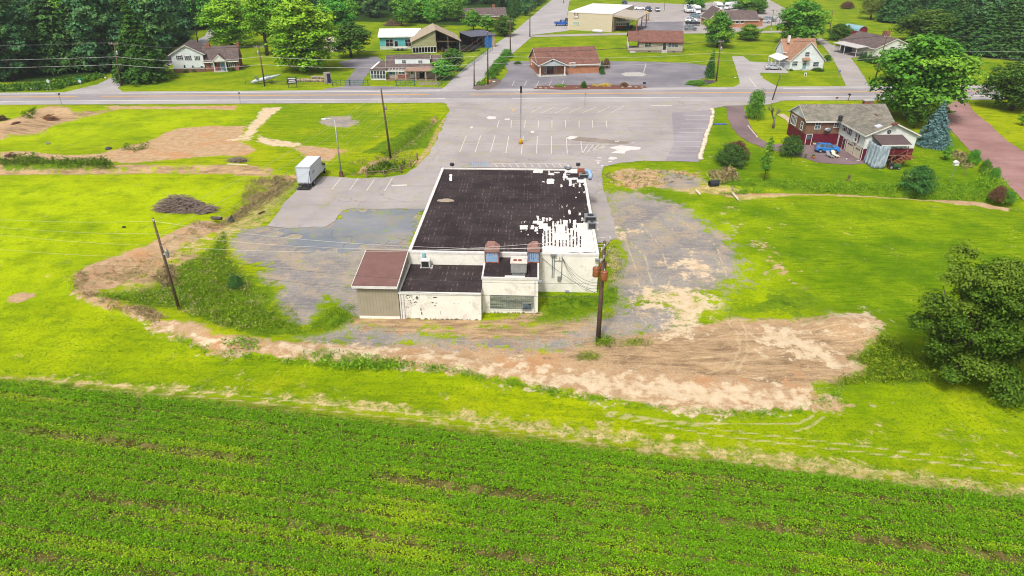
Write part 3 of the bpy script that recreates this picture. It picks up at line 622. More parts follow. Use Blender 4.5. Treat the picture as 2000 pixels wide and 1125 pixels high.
def trunk_mesh(H, r0, mat, base=.25, seed=0, limbs=7, spread=.5, Rr=4):
    b = B(); r = random.Random(seed)
    pts = [(0, 0, -.2)]; 
    for i in range(1, 6): pts.append((r.uniform(-.04, .04)*H*.3*i/5, r.uniform(-.04, .04)*H*.3*i/5, H*.82*i/5))
    b.tube(pts, [r0*1.25, r0, r0*.8, r0*.6, r0*.38, r0*.12], 8)
    for i in range(limbs):
        a = i*2.4+r.uniform(-.4, .4); z0 = H*(base*.8+(.62-base*.8)*i/limbs); L = Rr*r.uniform(.45, .8)
        p0 = Vector((0, 0, z0)); p2 = Vector((math.cos(a)*L, math.sin(a)*L, z0+L*.75*spread*1.6)); p1 = (p0+p2)/2+Vector((0, 0, -L*.06))
        b.tube([p0, p1, p2], [r0*.5, r0*.3, r0*.08], 5)
    return b.mesh('trunk', mat, True)
PROTO = {}
def tree_proto(key, name, cat, H, Rr, kind, mat, n, leaf, seed, base=.25, r0=None, nl=22, bk=None, rough=.35, asp=.62, lobes=None):
    PROTO[key] = dict(name=name, cat=cat, H=H, R=Rr,
        crown=crown_mesh('crown', mat, lobes or lobeset(kind, H, Rr, seed, nl, base), n, leaf, seed, rough, asp=asp),
        trunk=trunk_mesh(H, r0 or H*.022, bk or bark, base, seed, 8, Rr=Rr))
def conifer_mesh(name, mat, H, Rr, n, leaf, seed, tiers=16, droop=.35, base=.05):
    r = np.random.default_rng(seed); P_ = []; Nn = []; lo = []
    per = n//tiers
    for i in range(tiers):
        u = i/(tiers-1); z = H*(base+(1-base)*u); rr = Rr*(1-u)**.85+.12; nb = max(5, int(11*(1-u)+5))
        m_ = max(30, int(per*1.9*((1-u)*.9+.12)))
        bi = r.integers(0, nb, m_); ang = bi*2*math.pi/nb+i*1.1+r.normal(0, .14, m_); q = r.random(m_)**.6
        wob = 1+.22*np.sin(bi*3.7+i*1.9)
        x = np.cos(ang)*rr*q*wob; y = np.sin(ang)*rr*q*wob
        zz_ = z-droop*rr*q*q+r.normal(0, .05, m_)*rr+.12*rr*q
        P_.append(np.stack([x, y, zz_], 1)); nn = np.stack([np.cos(ang)*.5, np.sin(ang)*.5, np.full(m_, .8)], 1)+r.normal(size=(m_, 3))*.35
        Nn.append(nn); lo.append(r.random(nb)[bi])
    P_ = np.concatenate(P_); Nn = np.concatenate(Nn); Nn /= np.linalg.norm(Nn, axis=1)[:, None]; lo = np.concatenate(lo); k = len(P_)
    V, F_ = quads(P_, Nn, leaf*r.uniform(.6, 1.4, k), None, None, r, .4)
    return rawmesh(name, V, F_, mat, [('rnd', 'FACE', np.clip(r.normal(.5, .27, k), 0, 1)), ('lobe', 'FACE', lo*.6)])
def plant(key, x, y, H, label, rz=0.0, group=None, name=None, cat=None, wide=1.0, z=-.05, parts=('trunk', 'crown')):
    p = PROTO[key]; s = H/p['H']
    o = thing(name or p['name'], label, cat or p['cat'], (x, y, z), rz, group)
    o.scale = (s*wide, s*wide, s)
    for q in parts:
        if p.get(q): link(bpy.data.objects.new(q, p[q]), o)
    return o
def plantp(key, px, py, pytop, label, wpx=None, **kw):
    """place by the foot and top seen in the photo; wpx = crown width in photo pixels"""
    a = g(px, py); H = zat(pytop, a.y+ (0)); p = PROTO[key]
    wide = 1.0
    if wpx:
        t = (CAMH)/-ray(px, py)[2]; wide = (wpx/FPX*t*1.13)/(2*p['R'])/(H/p['H'])
    return plant(key, a.x, a.y, H, label, wide=wide, rz=kw.pop('rz', random.uniform(0, 6)), **kw)

DOME = [(math.cos(i*2.4)*1.15*(i/13)**.5, math.sin(i*2.4)*1.15*(i/13)**.5, 1.05+1.0*(1-(i/13)**1.5)+.18*math.sin(i*5.1), .8+.22*math.sin(i*3.3), .8+.22*math.cos(i*2.3), .8+.2*math.sin(i*1.7)) for i in range(14)]+[(math.cos(i)*1.25, math.sin(i)*1.25, .7, .9, .9, .75) for i in range(6)]
tree_proto('big', 'leafy_tree', 'tree', 16, 6.5, 'round', L_mid, 15000, .62, 11, .16, .45, 30)
tree_proto('big2', 'leafy_tree', 'tree', 16, 6.5, 'round', L_mid, 14000, .62, 12, .2, .4, 26)
tree_proto('bigd', 'leafy_tree', 'tree', 16, 6.5, 'round', L_dark, 15000, .60, 13, .16, .45, 30)
tree_proto('yel', 'leafy_tree', 'tree', 18, 6.5, 'oval', L_yel, 15000, .60, 14, .10, .4, 30)
tree_proto('yel2', 'leafy_tree', 'tree', 18, 5.5, 'vase', L_yel, 9000, .60, 15, .34, .4, 18)
tree_proto('wood1', 'wood_tree', 'tree', 19, 5.5, 'oval', L_wood, 9000, .75, 16, .08, .35, 20)
tree_proto('wood2', 'wood_tree', 'tree', 19, 5.5, 'round', L_wood, 9000, .75, 17, .08, .35, 20)
tree_proto('wood3', 'wood_tree', 'tree', 19, 5.5, 'round', L_mid, 9000, .72, 18, .08, .35, 20)
tree_proto('small', 'leafy_tree', 'tree', 7, 3.0, 'round', L_mid, 6000, .38, 19, .25, .16, 16)
tree_proto('smalld', 'leafy_tree', 'tree', 7, 3.0, 'round', L_dark, 6000, .38, 20, .25, .16, 16)
tree_proto('pear', 'leafy_tree', 'tree', 11, 4.2, 'oval', L_mid, 9000, .5, 21, .12, .25, 24)
tree_proto('thin', 'sapling', 'tree', 6, 1.3, 'oval', L_mid, 1500, .26, 22, .2, .06, 12, rough=.8)
tree_proto('willow', 'willow_tree', 'tree', 9, 5, 'vase', L_will, 7000, .6, 23, .25, .3, 18, asp=.25)
tree_proto('bush', 'bush', 'bush', 3, 2.2, 'round', L_hedge, 9000, .17, 24, .1, .08, 14, lobes=DOME)
tree_proto('bushd', 'bush', 'bush', 3, 2.2, 'round', L_con, 9000, .17, 25, .1, .08, 14, lobes=DOME)
tree_proto('bushy', 'bush', 'bush', 3, 2.2, 'round', L_weed, 9000, .17, 26, .1, .08, 14, lobes=DOME)
tree_proto('bushr', 'bush', 'bush', 3, 2.0, 'round', L_red, 9000, .17, 27, .1, .08, 14, lobes=DOME)
tree_proto('bushm', 'bush', 'bush', 3, 2.2, 'round', L_mid, 9000, .17, 28, .1, .08, 14, lobes=DOME)
tree_proto('bloss', 'flowering_bush', 'bush', 3, 2.2, 'round', L_mag, 9000, .17, 29, .1, .08, 14, lobes=DOME)
for key, mt, H, Rr, n_, lf, sd_, ti in (('pine', L_con, 18, 5.2, 9000, .85, 31, 15), ('pine2', L_con, 18, 4.6, 9000, .85, 32, 18), ('spruce', L_blue, 9, 2.9, 14000, .34, 33, 20), ('gold', L_hedge, 18, 5.4, 11000, .8, 34, 17), ('arbor', L_con, 4, .75, 3500, .22, 35, 16)):
    PROTO[key] = dict(name='evergreen_tree', cat='tree', H=H, R=Rr, crown=conifer_mesh('crown', mt, H, Rr, n_, lf, sd_, ti, base=.12 if H > 10 else .03), trunk=trunk_mesh(H, H*.02, bark, .1, sd_, 0, Rr=Rr))
# branches that stay bare
def bare_mesh(H, r0, seed, levels=4):
    b = B(); r = random.Random(seed)
    def grow(p, d, L, rad, lv):
        q = p+d*L; b.tube([p, (p+q)/2+Vector((r.uniform(-.05,.05)*L, r.uniform(-.05,.05)*L, 0)), q], [rad, rad*.85, rad*.65], 5)
        if lv == 0: return
        for i in range(3 if lv > 1 else 4):
            a = r.uniform(0, 6.28); s_ = r.uniform(.4, .8); e = (d+Vector((math.cos(a)*s_, math.sin(a)*s_, r.uniform(0, .3)))).normalized()
            grow(q-d*L*r.uniform(0, .35), e, L*r.uniform(.55, .75), rad*.55, lv-1)
    grow(Vector((0, 0, -.1)), Vector((0, 0, 1)), H*.38, r0, levels)
    return b.mesh('branches', bark_l, True)
PROTO['bare'] = dict(name='bare_tree', cat='tree', H=5.2, R=2, crown=bare_mesh(5.2, .22, 5), trunk=None)

# ---- the crop ----
def inpoly_pts(poly, n, r, pxl=True):
    pw = W(poly) if pxl else np.array(poly); lo, hi = pw.min(0), pw.max(0); out = np.zeros((0, 2))
    while len(out) < n:
        q = r.uniform(lo, hi, (n*2, 2)); q = q[sdist(q, pw) > 0]; out = np.concatenate([out, q])
    return out[:n]
r = np.random.default_rng(3)
e0 = np.array(g(0, 739))[:2]; e1 = np.array(g(2000, 971))[:2]; ed = (e1-e0)/np.hypot(*(e1-e0)); en = np.array([ed[1], -ed[0]])   # en points to the camera side
n = 125000
s_ = r.uniform(-.16, 1.14, n)*np.hypot(*(e1-e0)); d_ = r.uniform(0, 1, n)*24
cp = e0+ed*s_[:, None]+en*d_[:, None]
row = np.round(d_/.70)*.70; d2 = row+r.normal(0, .14, n); cp = e0+ed*s_[:, None]+en*d2[:, None]
edge_w = smooth_noise(cp, 5, 9)*.25
tram = np.ones(n)
for off, wd, st in ((1.9, .22, .6), (3.9, .22, .7), (5.6, .3, 1.0), (7.2, .2, .6), (8.8, .22, .7), (10.6, .3, 1.0), (12.0, .2, .6), (13.6, .22, .7), (15.4, .3, 1.05), (17.0, .2, .6), (18.6, .22, .7), (20.6, .3, 1.0)):
    tram -= st*np.exp(-((d2-off-smooth_noise(cp, 30, 4)*.12)/wd)**2)*(.5+.5*np.clip(smooth_noise(cp, 9, int(off*7))*2.2+.55, 0, 1))
band = .13*np.sin(d2*2.1+smooth_noise(cp, 40, 2)*2)+.12*np.sin(d2*4.7+1)+.1*np.sin(d2*8.97)
patch = 1.0+band+.5*smooth_noise(cp, 6.5, 12)-np.clip((d2-12)/60, 0, .3)
keep = (r.random(n) < np.clip(tram*patch, 0, 1)) & (d2 > .1+edge_w)
near = cp[:, 1] > 8; keep &= near; cp, d2, tram = cp[keep], d2[keep], tram[keep]; n = len(cp)
ht = .36+.13*smooth_noise(cp, 4, 5)+r.normal(0, .04, n)
LP = 10
pos = np.repeat(cp, LP, 0)+r.normal(0, .12, (n*LP, 2)); hz = np.repeat(ht, LP)*r.uniform(.35, 1.08, n*LP)-.05
P3 = np.concatenate([pos, hz[:, None]], 1); nr = r.normal(size=(n*LP, 3))*.55; nr[:, 2] += .95; nr /= np.linalg.norm(nr, axis=1)[:, None]
V, F_ = quads(P3, nr, r.uniform(.065, .13, n*LP), None, None, r, .75)
yl = np.clip(.35-np.repeat(band[keep], LP)*1.3+.6*smooth_noise(P3[:, :2], 12, 21)+np.repeat(np.clip((d2-8)/26, 0, .35), LP)+r.normal(0, .16, n*LP), 0, 1)
cm = rawmesh('crop_field', V, F_, L_crop, [('rnd', 'FACE', np.clip(r.normal(.5, .3, n*LP), 0, 1)), ('lobe', 'FACE', yl)])
link(tag(bpy.data.objects.new('crop_field', cm), 'dense green bean crop planted in long slanting rows at the front', 'crop', kind='stuff'))

# ---- tufts: weeds, dry stalks ----
def tufts(name, label, cat, polys, mat, seed, blade=.3, h=.5, n_leaf=9, spread=.25, asp=.35, upright=.5):
    r = np.random.default_rng(seed); allp = []; allh = []
    for poly, cnt, hh in polys:
        q = inpoly_pts(poly, cnt, r); cl = smooth_noise(q, 3.0, seed)+.5*smooth_noise(q, 1.1, seed+1)
        q = q[cl+r.normal(0, .35, len(q)) > -.25]; allp.append(q); allh.append(np.full(len(q), hh))
    q = np.concatenate(allp); hh = np.concatenate(allh)*r.uniform(.5, 1.3, len(q)); n = len(q)
    zb = np.array([GZ(a, b) for a, b in q])
    pos = np.repeat(q, n_leaf, 0)+r.normal(0, spread, (n*n_leaf, 2))*np.repeat(np.minimum(1, hh/.4), n_leaf)[:, None]; z_ = np.repeat(zb, n_leaf)+np.repeat(hh, n_leaf)*r.uniform(.1, 1, n*n_leaf)
    nr = r.normal(size=(n*n_leaf, 3)); nr[:, 2] += upright; nr /= np.linalg.norm(nr, axis=1)[:, None]
    V, F_ = quads(np.concatenate([pos, z_[:, None]], 1), nr, blade*r.uniform(.5, 1.3, n*n_leaf)*np.repeat(np.clip(hh/.4, .6, 1.5), n_leaf), None, None, r, asp)
    me = rawmesh(name, V, F_, mat, [('rnd', 'FACE', np.clip(r.normal(.5, .3, n*n_leaf), 0, 1)), ('lobe', 'FACE', np.repeat(r.random(n), n_leaf))])
    return link(tag(bpy.data.objects.new(name, me), label, cat, kind='stuff'))
tufts('weeds', 'tall green weeds filling the wet hollow left of the building', 'weeds', [
  ([(195,585),(300,575),(350,540),(420,560),(500,600),(560,640),(520,655),(440,645),(400,622),(340,604),(250,600)], 1700, .42),
  ([(345,525),(400,495),(440,450),(440,500),(480,540),(500,570),(430,580),(360,560)], 900, .4),
  ([(440,455),(430,500),(470,545),(440,560),(400,520)], 420, .5),
  ([(500,600),(560,590),(600,640),(640,605),(692,596),(650,645),(560,655)], 500, .28)], L_weed, 41, .19, .6, n_leaf=12)
tufts('weeds', 'low green weeds along the foot of the white wall', 'weeds', [
  ([(1062,576),(1160,574),(1195,562),(1210,585),(1140,608),(1075,622)], 500, .22), ([(1182,470),(1200,480),(1222,530),(1205,570),(1187,572)], 350, .25),
  ([(690,595),(700,622),(670,640),(640,640)], 150, .3), ([(950,612),(1058,616),(1050,626),(950,622)], 60, .2)], L_vine, 42, .16)
tufts('seedlings', 'scattered green weed seedlings dotting the pale earth strip', 'weeds', [
  ([(560,700),(640,690),(800,712),(1000,742),(1100,765),(1080,772),(900,735),(700,718)], 900, .28),
  ([(420,690),(520,700),(600,710),(600,718),(480,702)], 120, .3), ([(330,650),(420,690),(400,690),(320,655)], 60, .3),
  ([(440,670),(500,672),(520,690),(450,690)], 60, .5), ([(1100,762),(1240,785),(1340,800),(1240,800),(1100,775)], 160, .25),
  ([(580,712),(700,712),(800,722),(700,726)], 160, .5),([(1420,800),(1550,798),(1640,760),(1660,790),(1560,808)], 150, .22),
  ([(1330,798),(1420,800),(1560,806),(1500,815),(1340,806)], 140, .25)], L_weed, 43, .22)
tufts('seedlings', 'thin rows of pale seedlings between the field edge and the mown strip', 'weeds', [
  ([(0,728),(400,765),(800,805),(1200,862),(1600,915),(2100,985),(2100,955),(1600,895),(1200,845),(800,795),(400,755),(0,722)], 3000, .14)], L_weed, 44, .16, n_leaf=5)
tufts('dry_weeds', 'dry brown stalks along the left earth bank and ditch', 'weeds', [
  ([(150,545),(180,540),(160,570),(230,600),(330,618),(300,632),(220,608),(140,575)], 420, .35),
  ([(300,540),(330,520),(350,555),(320,565)], 200, .6), ([(380,440),(450,432),(440,445),(360,470)], 120, .4),
  ([(540,345),(520,372),(440,425),(420,440),(470,420),(560,360)], 500, .5), ([(180,530),(300,500),(290,540),(200,560)], 200, .25)], L_dry, 45, .3, asp=.22)
tufts('dry_weeds', 'brown scrubby growth on the ditch beside the post fence', 'weeds', [
  ([(680,320),(760,292),(850,222),(860,232),(820,270),(800,325),(720,340),(690,344)], 500, .3)], L_dry, 46, .3, asp=.3)
tufts('weeds', 'green weeds in the left field ditch', 'weeds', [
  ([(0,316),(60,305),(100,318),(210,312),(225,332),(130,330),(0,326)], 500, .8), ([(710,330),(745,318),(800,322),(780,336),(720,342)], 250, .7), ([(235,285),(290,280),(295,292),(240,300)], 60, .5), ([(40,240),(75,215),(70,240)], 80, .6)], L_vine, 47, .28)
tufts('ditch_vines', 'matted green vines lining the ditch below the right lawn', 'vines', [
  ([(1378,348),(1500,352),(1700,358),(1880,360),(1935,356),(1925,384),(1800,380),(1660,372),(1480,362),(1400,360)], 3000, .34),
  ([(1920,330),(1945,345),(1990,390),(1930,390),(1905,360)], 500, .9), ([(1400,370),(1480,366),(1500,376),(1420,382)], 120, .5)], L_weed, 48, .22, n_leaf=10)
tufts('verge_weeds', 'leafy green undergrowth spreading left of the big right tree', 'weeds', [
  ([(1690,700),(1720,668),(1790,700),(1890,690),(1890,742),(1700,748),(1620,752),(1650,742),(1700,728)], 1300, .45), ([(1640,700),(1700,690),(1690,712)], 60, .4)], L_weed, 49, .2, n_leaf=12)
tufts('dry_weeds', 'straw coloured rough grass beside the right drain pipe', 'weeds', [
  ([(1385,340),(1430,330),(1440,352),(1400,362)], 250, .6), ([(1180,338),(1370,332),(1360,352),(1240,368),(1190,358)], 300, .2), ([(1850,300),(1880,300),(1905,330),(1880,330)], 120, .5)], L_dry, 50, .4, asp=.25)
tufts('roadside_weeds', 'rough roadside growth with white flowers before the dark wood', 'weeds', [
  ([(-80,172),(60,168),(120,160),(190,150),(205,152),(110,176),(-80,181)], 900, .9)], L_vine, 51, .5)
tufts('roadside_flowers', 'small white wildflowers in the long grass by the main road', 'flowers', [
  ([(0,172),(100,172),(100,177),(0,179)], 60, .9)], L_mag, 52, .25, n_leaf=3)
tufts('wildflowers', 'white wildflowers among the weeds near the leaning pole', 'flowers', [([(240,580),(350,570),(420,600),(330,606)], 70, .9)], L_mag, 53, .10, n_leaf=3)
tufts('grass_blades', 'uneven longer grass blades on the mown meadow', 'grass', [
  ([(0,600),(130,590),(330,660),(640,722),(1000,770),(1330,815),(1700,812),(1760,740),(1980,740),(2060,960),(1200,842),(400,756),(0,724)], 9000, .07)], L_weed, 54, .16, n_leaf=4, spread=.3)

tufts('loose_stones', 'small loose stones and clods scattered over the graded earth', 'stones', [
  ([(420,690),(700,700),(1000,735),(1240,785),(1560,800),(1640,780),(1700,660),(1500,632),(1300,645),(1180,660),(900,670),(600,672),(480,665)], 15000, .035),
  ([(1190,380),(1330,400),(1430,490),(1430,550),(1240,590),(1200,540)], 4000, .03), ([(600,660),(700,630),(1000,640),(1200,600),(1300,600),(1200,670),(900,680)], 5000, .03),
  ([(150,545),(380,440),(430,440),(340,500),(230,562)], 1500, .04)], L_stone, 61, .11, n_leaf=1, spread=.01, asp=.8)
tufts('dry_weeds', 'brown dead stems mixed into the hollow of weeds', 'weeds', [([(300,540),(400,500),(440,470),(480,540),(560,640),(440,645),(340,604),(250,590)], 420, .5)], L_dry, 62, .22, asp=.25)
tufts('dry_weeds', 'mixed brown and green scrub along the diagonal ditch behind the truck', 'weeds', [([(480,352),(560,345),(585,350),(545,385),(500,412),(450,440),(420,440),(470,400)], 1300, .4)], L_dry, 63, .24, asp=.25)
tufts('weeds', 'green scrub beside the diagonal ditch behind the truck', 'weeds', [([(480,372),(585,350),(575,375),(530,420),(470,450),(430,440)], 420, .35), ([(180,560),(300,540),(340,520),(400,470),(380,450),(250,520)], 300, .28)], L_weed, 64, .18)
# specific clumps
plant('bushd', *g(462, 562)[:2], 1.5, 'dark green rush clump at the edge of the gravel left of the building', name='rush_clump', cat='rushes', wide=.8)
tufts('weed_clumps', 'leafy green weed clumps round the foot of the transformer pole', 'weeds', [([(1166,676),(1172,662),(1195,664),(1200,674),(1185,680)], 60, .55), ([(1205,672),(1230,666),(1268,666),(1272,672),(1240,676),(1210,677)], 70, .35), ([(1128,702),(1135,690),(1170,690),(1180,698),(1155,706)], 80, .35)], L_weed, 65, .17, n_leaf=14)

# ---- the large tree at the right edge, near the camera ----
r2 = random.Random(77)
def bigright():
    a = g(1868, 735); H = 10.8
    lob = []
    for i in range(120):
        u = r2.random(); ang = r2.uniform(0, 6.28); h = .14+.82*u
        env = (math.sin(math.pi*min(1, u*.75+.26)))**.6; rr = 4.7*env*r2.uniform(.25, 1.0)
        s = r2.uniform(.5, 1.25)
        lob.append((math.cos(ang)*rr*1.05+1.3, math.sin(ang)*rr, H*h-(s*.6 if u > .7 else 0), s*1.1, s*1.1, s*.75))
    lob += [(-2.6,0,9.4,1.1,1.1,.9), (-3.5,0,7.0,1.1,1.0,.6), (-3.8,.5,5.0,1.0,.9,.6), (1.8,-3.5,1.2,1.5,1.4,1.1), (-2.2,1,10.6,.9,.9,.8), (4.2,-1,9.2,1.5,1.3,1.1), (6,0,7,1.6,1.5,1.2), (6.3,-1,4.4,1.5,1.5,1.2)]
    o = thing('maple_tree', 'large spreading green tree standing alone at the right edge', 'tree', (a.x, a.y, -.05))
    link(bpy.data.objects.new('crown', crown_mesh('crown', L_dark2, lob, 120000, .21, 5, .8)), o)
    b = B()
    b.tube([(0,0,-.2),(0,0,1.2),(.1,0,2.6),(.3,.1,5),(.6,.2,8)], [.42,.3,.26,.18,.05], 9)
    for i, (x, y, z) in enumerate([(-3.6,0,8.5),(-4,.5,6),(3.5,-.5,8),(4.5,0,6),(0,3,7),(1,-3,6),(-2,-2.5,5),(2.5,2.5,5),(-1.5,.5,9.3)]):
        z0 = .9+i*.35; b.tube([(0,0,z0),(x*.45,y*.45,z0+(z-z0)*.5-.2),(x,y,z)], [.17,.11,.03], 6)
    b.o('trunk', bark, o, True)
L_dark2 = leafmat('leaf maple', (.028,.085,.008,1), (.115,.25,.018,1), (.18,.30,.025,1))
bigright()

# ---- garden and street trees ----
plantp('big', 1782, 232, 70, 'very large broad green tree by the road behind the grey roofed house', 165)
plantp('smalld', 1785, 250, 195, 'dark evergreen shrub tree between the big tree and the blue spruce', 46)
plantp('spruce', 1820, 284, 197, 'blue spruce with pale needles right of the grey roofed house', 56)
plantp('bigd', 1975, 215, 118, 'dark bushy tree at the right frame edge on the lawn by the red lane', 100)
plantp('thin', 1996, 245, 215, 'young staked tree in a mulch ring on the far right lawn', 20)
plantp('big', 1560, 85, 2, 'tall green tree right behind the white cottage', 88)
plantp('pear', 1400, 92, 22, 'neat cone shaped green tree on the lawn behind the columnar evergreen', 58)
plantp('pear', 1462, 78, 47, 'low dense dark bush on the lawn in front of the orange brick office', 46, name='bush', cat='bush')
plantp('bigd', 1812, 85, 18, 'round dark green tree behind the brown roofed bungalow', 108)
plantp('yel', 598, 138, -8, 'tall yellow green tree with branches sweeping to the lawn', 132)
plantp('yel2', 522, 108, -20, 'slender open tree with bare lower trunk behind the brick house', 75)
plantp('yel', 455, 92, -16, 'broad yellow green tree rising behind the brick house roof', 95)
plantp('smalld', 686, 112, 42, 'round dark green tree beside the gated drive', 76)
plantp('big2', 660, 70, -14, 'green tree behind the tall yellow green tree', 80)
plantp('bloss', 650, 98, 70, 'pale blossoming bush squeezed between two green trees', 42, name='flowering_bush', cat='bush')
plantp('gold', 282, 158, 0, 'shaggy olive evergreen at the corner of the wood lane', 85)
plantp('gold', 262, 158, 80, 'smaller shaggy tree with a pale trunk left of the wood lane corner', 60)
plantp('smalld', 300, 145, 95, 'dark low tree at the side of the split level house', 55)
plantp('bushm', 1473, 232, 172, 'tall rounded bush by the road near the curved drive', 36)
plantp('bare', 1510, 250, 188, 'bare dying tree with few leaves beside the grey roofed house', None)
plantp('thin', 1492, 352, 268, 'slim sapling beside the ditch below the house lawn', 26)
plantp('bushd', 1543, 304, 262, 'round dark clipped bush beside the patio', 46)
plantp('bushd', 1427, 322, 280, 'wide dark green shrub on the lawn by the curved drive', 62)
plantp('bushr', 1438, 308, 274, 'greyish half dead shrub behind the wide dark green one', 42)
plantp('bushd', 1790, 374, 322, 'large dark olive shrub at the ditch in front of the lawn', 66)
plantp('arbor', 1387, 152, 97, 'tall narrow columnar evergreen at the lot corner', 15)
plantp('arbor', 1384, 146, 112, 'shorter columnar evergreen just behind the tall one', 14)
for i, (a_, b_, c_, d_) in enumerate(((1681,118,100,10),(1688,118,99,11),(1697,121,101,12))):
    plantp('arbor', a_, b_, c_, ['leftmost of three pointed little evergreens by the brown roofed bungalow', 'middle one of three pointed little evergreens by the brown roofed bungalow', 'rightmost of three pointed little evergreens by the brown roofed bungalow'][i], d_, group='pointed evergreens by the bungalow')
plantp('bush', 1708, 124, 108, 'rounded shrub right of the three pointed evergreens', 22)
plantp('bush', 1727, 130, 112, 'spreading shrub under the pole by the brown roofed bungalow', 26)
plantp('bigd', 1637, 78, 46, 'dark clump of evergreen growth by the bungalow drive', 40)
plantp('bushd', 1660, 92, 72, 'low dark hedge clump at the head of the bungalow drive', 52)
plantp('bushd', 1655, 70, 48, 'dark pointed evergreen in front of the red shed', 22)
plantp('bush', 1615, 120, 106, 'round trimmed bush at the right corner of the white cottage', 16)
plantp('bush', 1597, 138, 132, 'low green bushes on the right of the cottage steps', 24)
plantp('bush', 1545, 138, 134, 'tiny green shrub left of the cottage steps', 8)
plantp('willow', 1700, 38, -6, 'pale weeping willow at the edge of the far wood', 44)
plantp('bushr', 1654, 17, 2, 'dome shaped reddish shrub on the far lawn', 24)
plantp('bush', 1176, 145, 134, 'round clipped bush at the right corner of the brown roofed office', 12)
plantp('arbor', 1175, 137, 117, 'narrow evergreen against the right end of the brown roofed office', 9)
plantp('bushr', 1184, 133, 113, 'wine red shrub beside the brown roofed office', 14)
plantp('bush', 1140, 171, 158, 'small bright round shrub in the roadside mulch bed', 13)
plantp('bushr', 1219, 168, 160, 'copper coloured low shrub in the roadside mulch bed', 15)
plantp('bushm', 1360, 164, 157, 'low planting in the dark bed below the columnar evergreens', 40)
plantp('bush', 1011, 126, 119, 'low juniper in the corner bed left of the office', 16)
plantp('smalld', 886, 138, 93, 'dark green bushy tree behind the weathered house', 42)
plantp('small', 866, 154, 117, 'small tree with yellowing leaves at the weathered house corner', 48)
for i in range(7):
    x_, y_ = 958+i*5.4, 153-i*6.6
    plantp('bushm', x_, y_, y_-19, ['first hedge shrub beside the side road, nearest the main road','second hedge shrub up from the main road','third hedge shrub up from the main road','middle hedge shrub of the row beside the side road','third hedge shrub from the far end of the row','second hedge shrub from the far end of the row','farthest hedge shrub of the row beside the side road'][i], 22, group='hedge shrubs by the side road')
for i, (x_, y_, w_) in enumerate(((364,141,15),(380,140,16),(393,139,15),(411,138,16),(449,138,20))):
    plantp('bush', x_, y_, y_-8, ['clipped foundation shrub left end under the white siding', 'second clipped foundation shrub from the left under the white siding', 'third clipped foundation shrub from the left under the white siding', 'clipped round shrub left of the blue front door', 'clipped round shrub right of the blue front door'][i], w_, group='foundation shrubs')
for i, (x_, y_, t_) in enumerate(((1900,320,290),(1922,337,310),(1940,352,325))):
    plantp('bushm', x_, y_, t_, ['upper green sapling bush beside the red lane', 'middle green sapling bush beside the red lane', 'lower green sapling bush beside the red lane'][i], 22)
plantp('bushr', 1948, 392, 362, 'scraggy brown bush at the ditch end by the red lane', 30)
plantp('thin', 1846, 312, 284, 'thin young tree on the lawn right of the house deck', 20)
plantp('bushm', 1965, 395, 370, 'green bush at the bottom end of the red lane verge', 26)
plantp('bushm', 1362, 175-8, 160, 'small leafy plant in the dark roadside bed', 10)
plantp('smalld', 1915, 260-150, 78, 'small dark tree behind the far garage', 34) if False else None
plantp('bigd', 985, 70, 30, 'dark tree at the bend of the side road before the brown roofed house', 42)
plantp('small', 925, 60, 20, 'pale green tree left of the far brown roofed house', 40)
plantp('small', 952, 62, 30, 'shrubby tree in front of the far brown roofed house', 36)

# ---- woods ----
def wood(poly, cnt, keys, label, group, seed, hmin=16, hmax=21, mind=5.5, world=False):
    r = random.Random(seed); pw = np.array(poly, float) if world else W(poly); lo, hi = pw.min(0), pw.max(0); got = []
    tries = 0
    while len(got) < cnt and tries < 20000:
        tries += 1; q = (r.uniform(lo[0], hi[0]), r.uniform(lo[1], hi[1]))
        if sdist(np.array([q]), pw)[0] < 0: continue
        if any((q[0]-a)**2+(q[1]-b)**2 < mind**2 for a, b in got): continue
        got.append(q); plant(r.choice(keys), q[0], q[1], r.uniform(hmin, hmax), label, rz=r.uniform(0, 6.28), group=group)
wood([(-190,166),(-150,168),(-112,167),(-98,174),(-94,196),(-104,240),(-112,300),(-190,300)], 96, ['wood1','wood2','wood1','wood3','wood2','pine'], 'dark green leafy tree packed in the wood left of the wood lane', 'trees of the left wood', 5, 17, 23, 4.6, True)
wood([(-80,232),(-62,245),(-84,330),(-100,330)], 14, ['wood1','wood2','wood3'], 'dark tree in the wood right of the wood lane', 'trees behind the split level house', 6, 15, 20, 5, True)
wood([(600,34),(700,38),(775,40),(800,16),(900,10),(1010,20),(1066,4),(1072,-8),(600,-8)], 58, ['wood1','wood2','pine','wood2'], 'dark tree in the wood behind the teal workshop', 'trees of the far middle wood', 8, 13, 18, 5.5)
wood([(775,56),(830,62),(905,52),(905,24),(780,30)], 15, ['wood3','small','wood3'], 'mid green tree in the copse behind the barn', 'trees of the copse behind the barn', 18, 7, 11, 4.5)
wood([(1000,38),(1035,30),(1062,6),(1010,12),(990,30)], 8, ['pine','wood1'], 'dark pine beside the far end of the side road', 'pines by the side road', 28, 7, 11, 4)
wood([(22,385),(120,372),(190,370),(190,450),(22,450)], 40, ['wood1','wood2','wood3','pine'], 'dark tree in the far wood behind the truck yard', 'trees of the far right wood', 9, 13, 18, 6.5, True)
wood([(1722,42),(1790,47),(1850,60),(1865,94),(1905,104),(1960,108),(2120,112),(2160,-8),(1690,-8)], 125, ['pine','pine2','pine','wood2','wood3'], 'dark pine in the wood at the upper right corner', 'trees of the upper right wood', 10, 15, 21, 4.4)
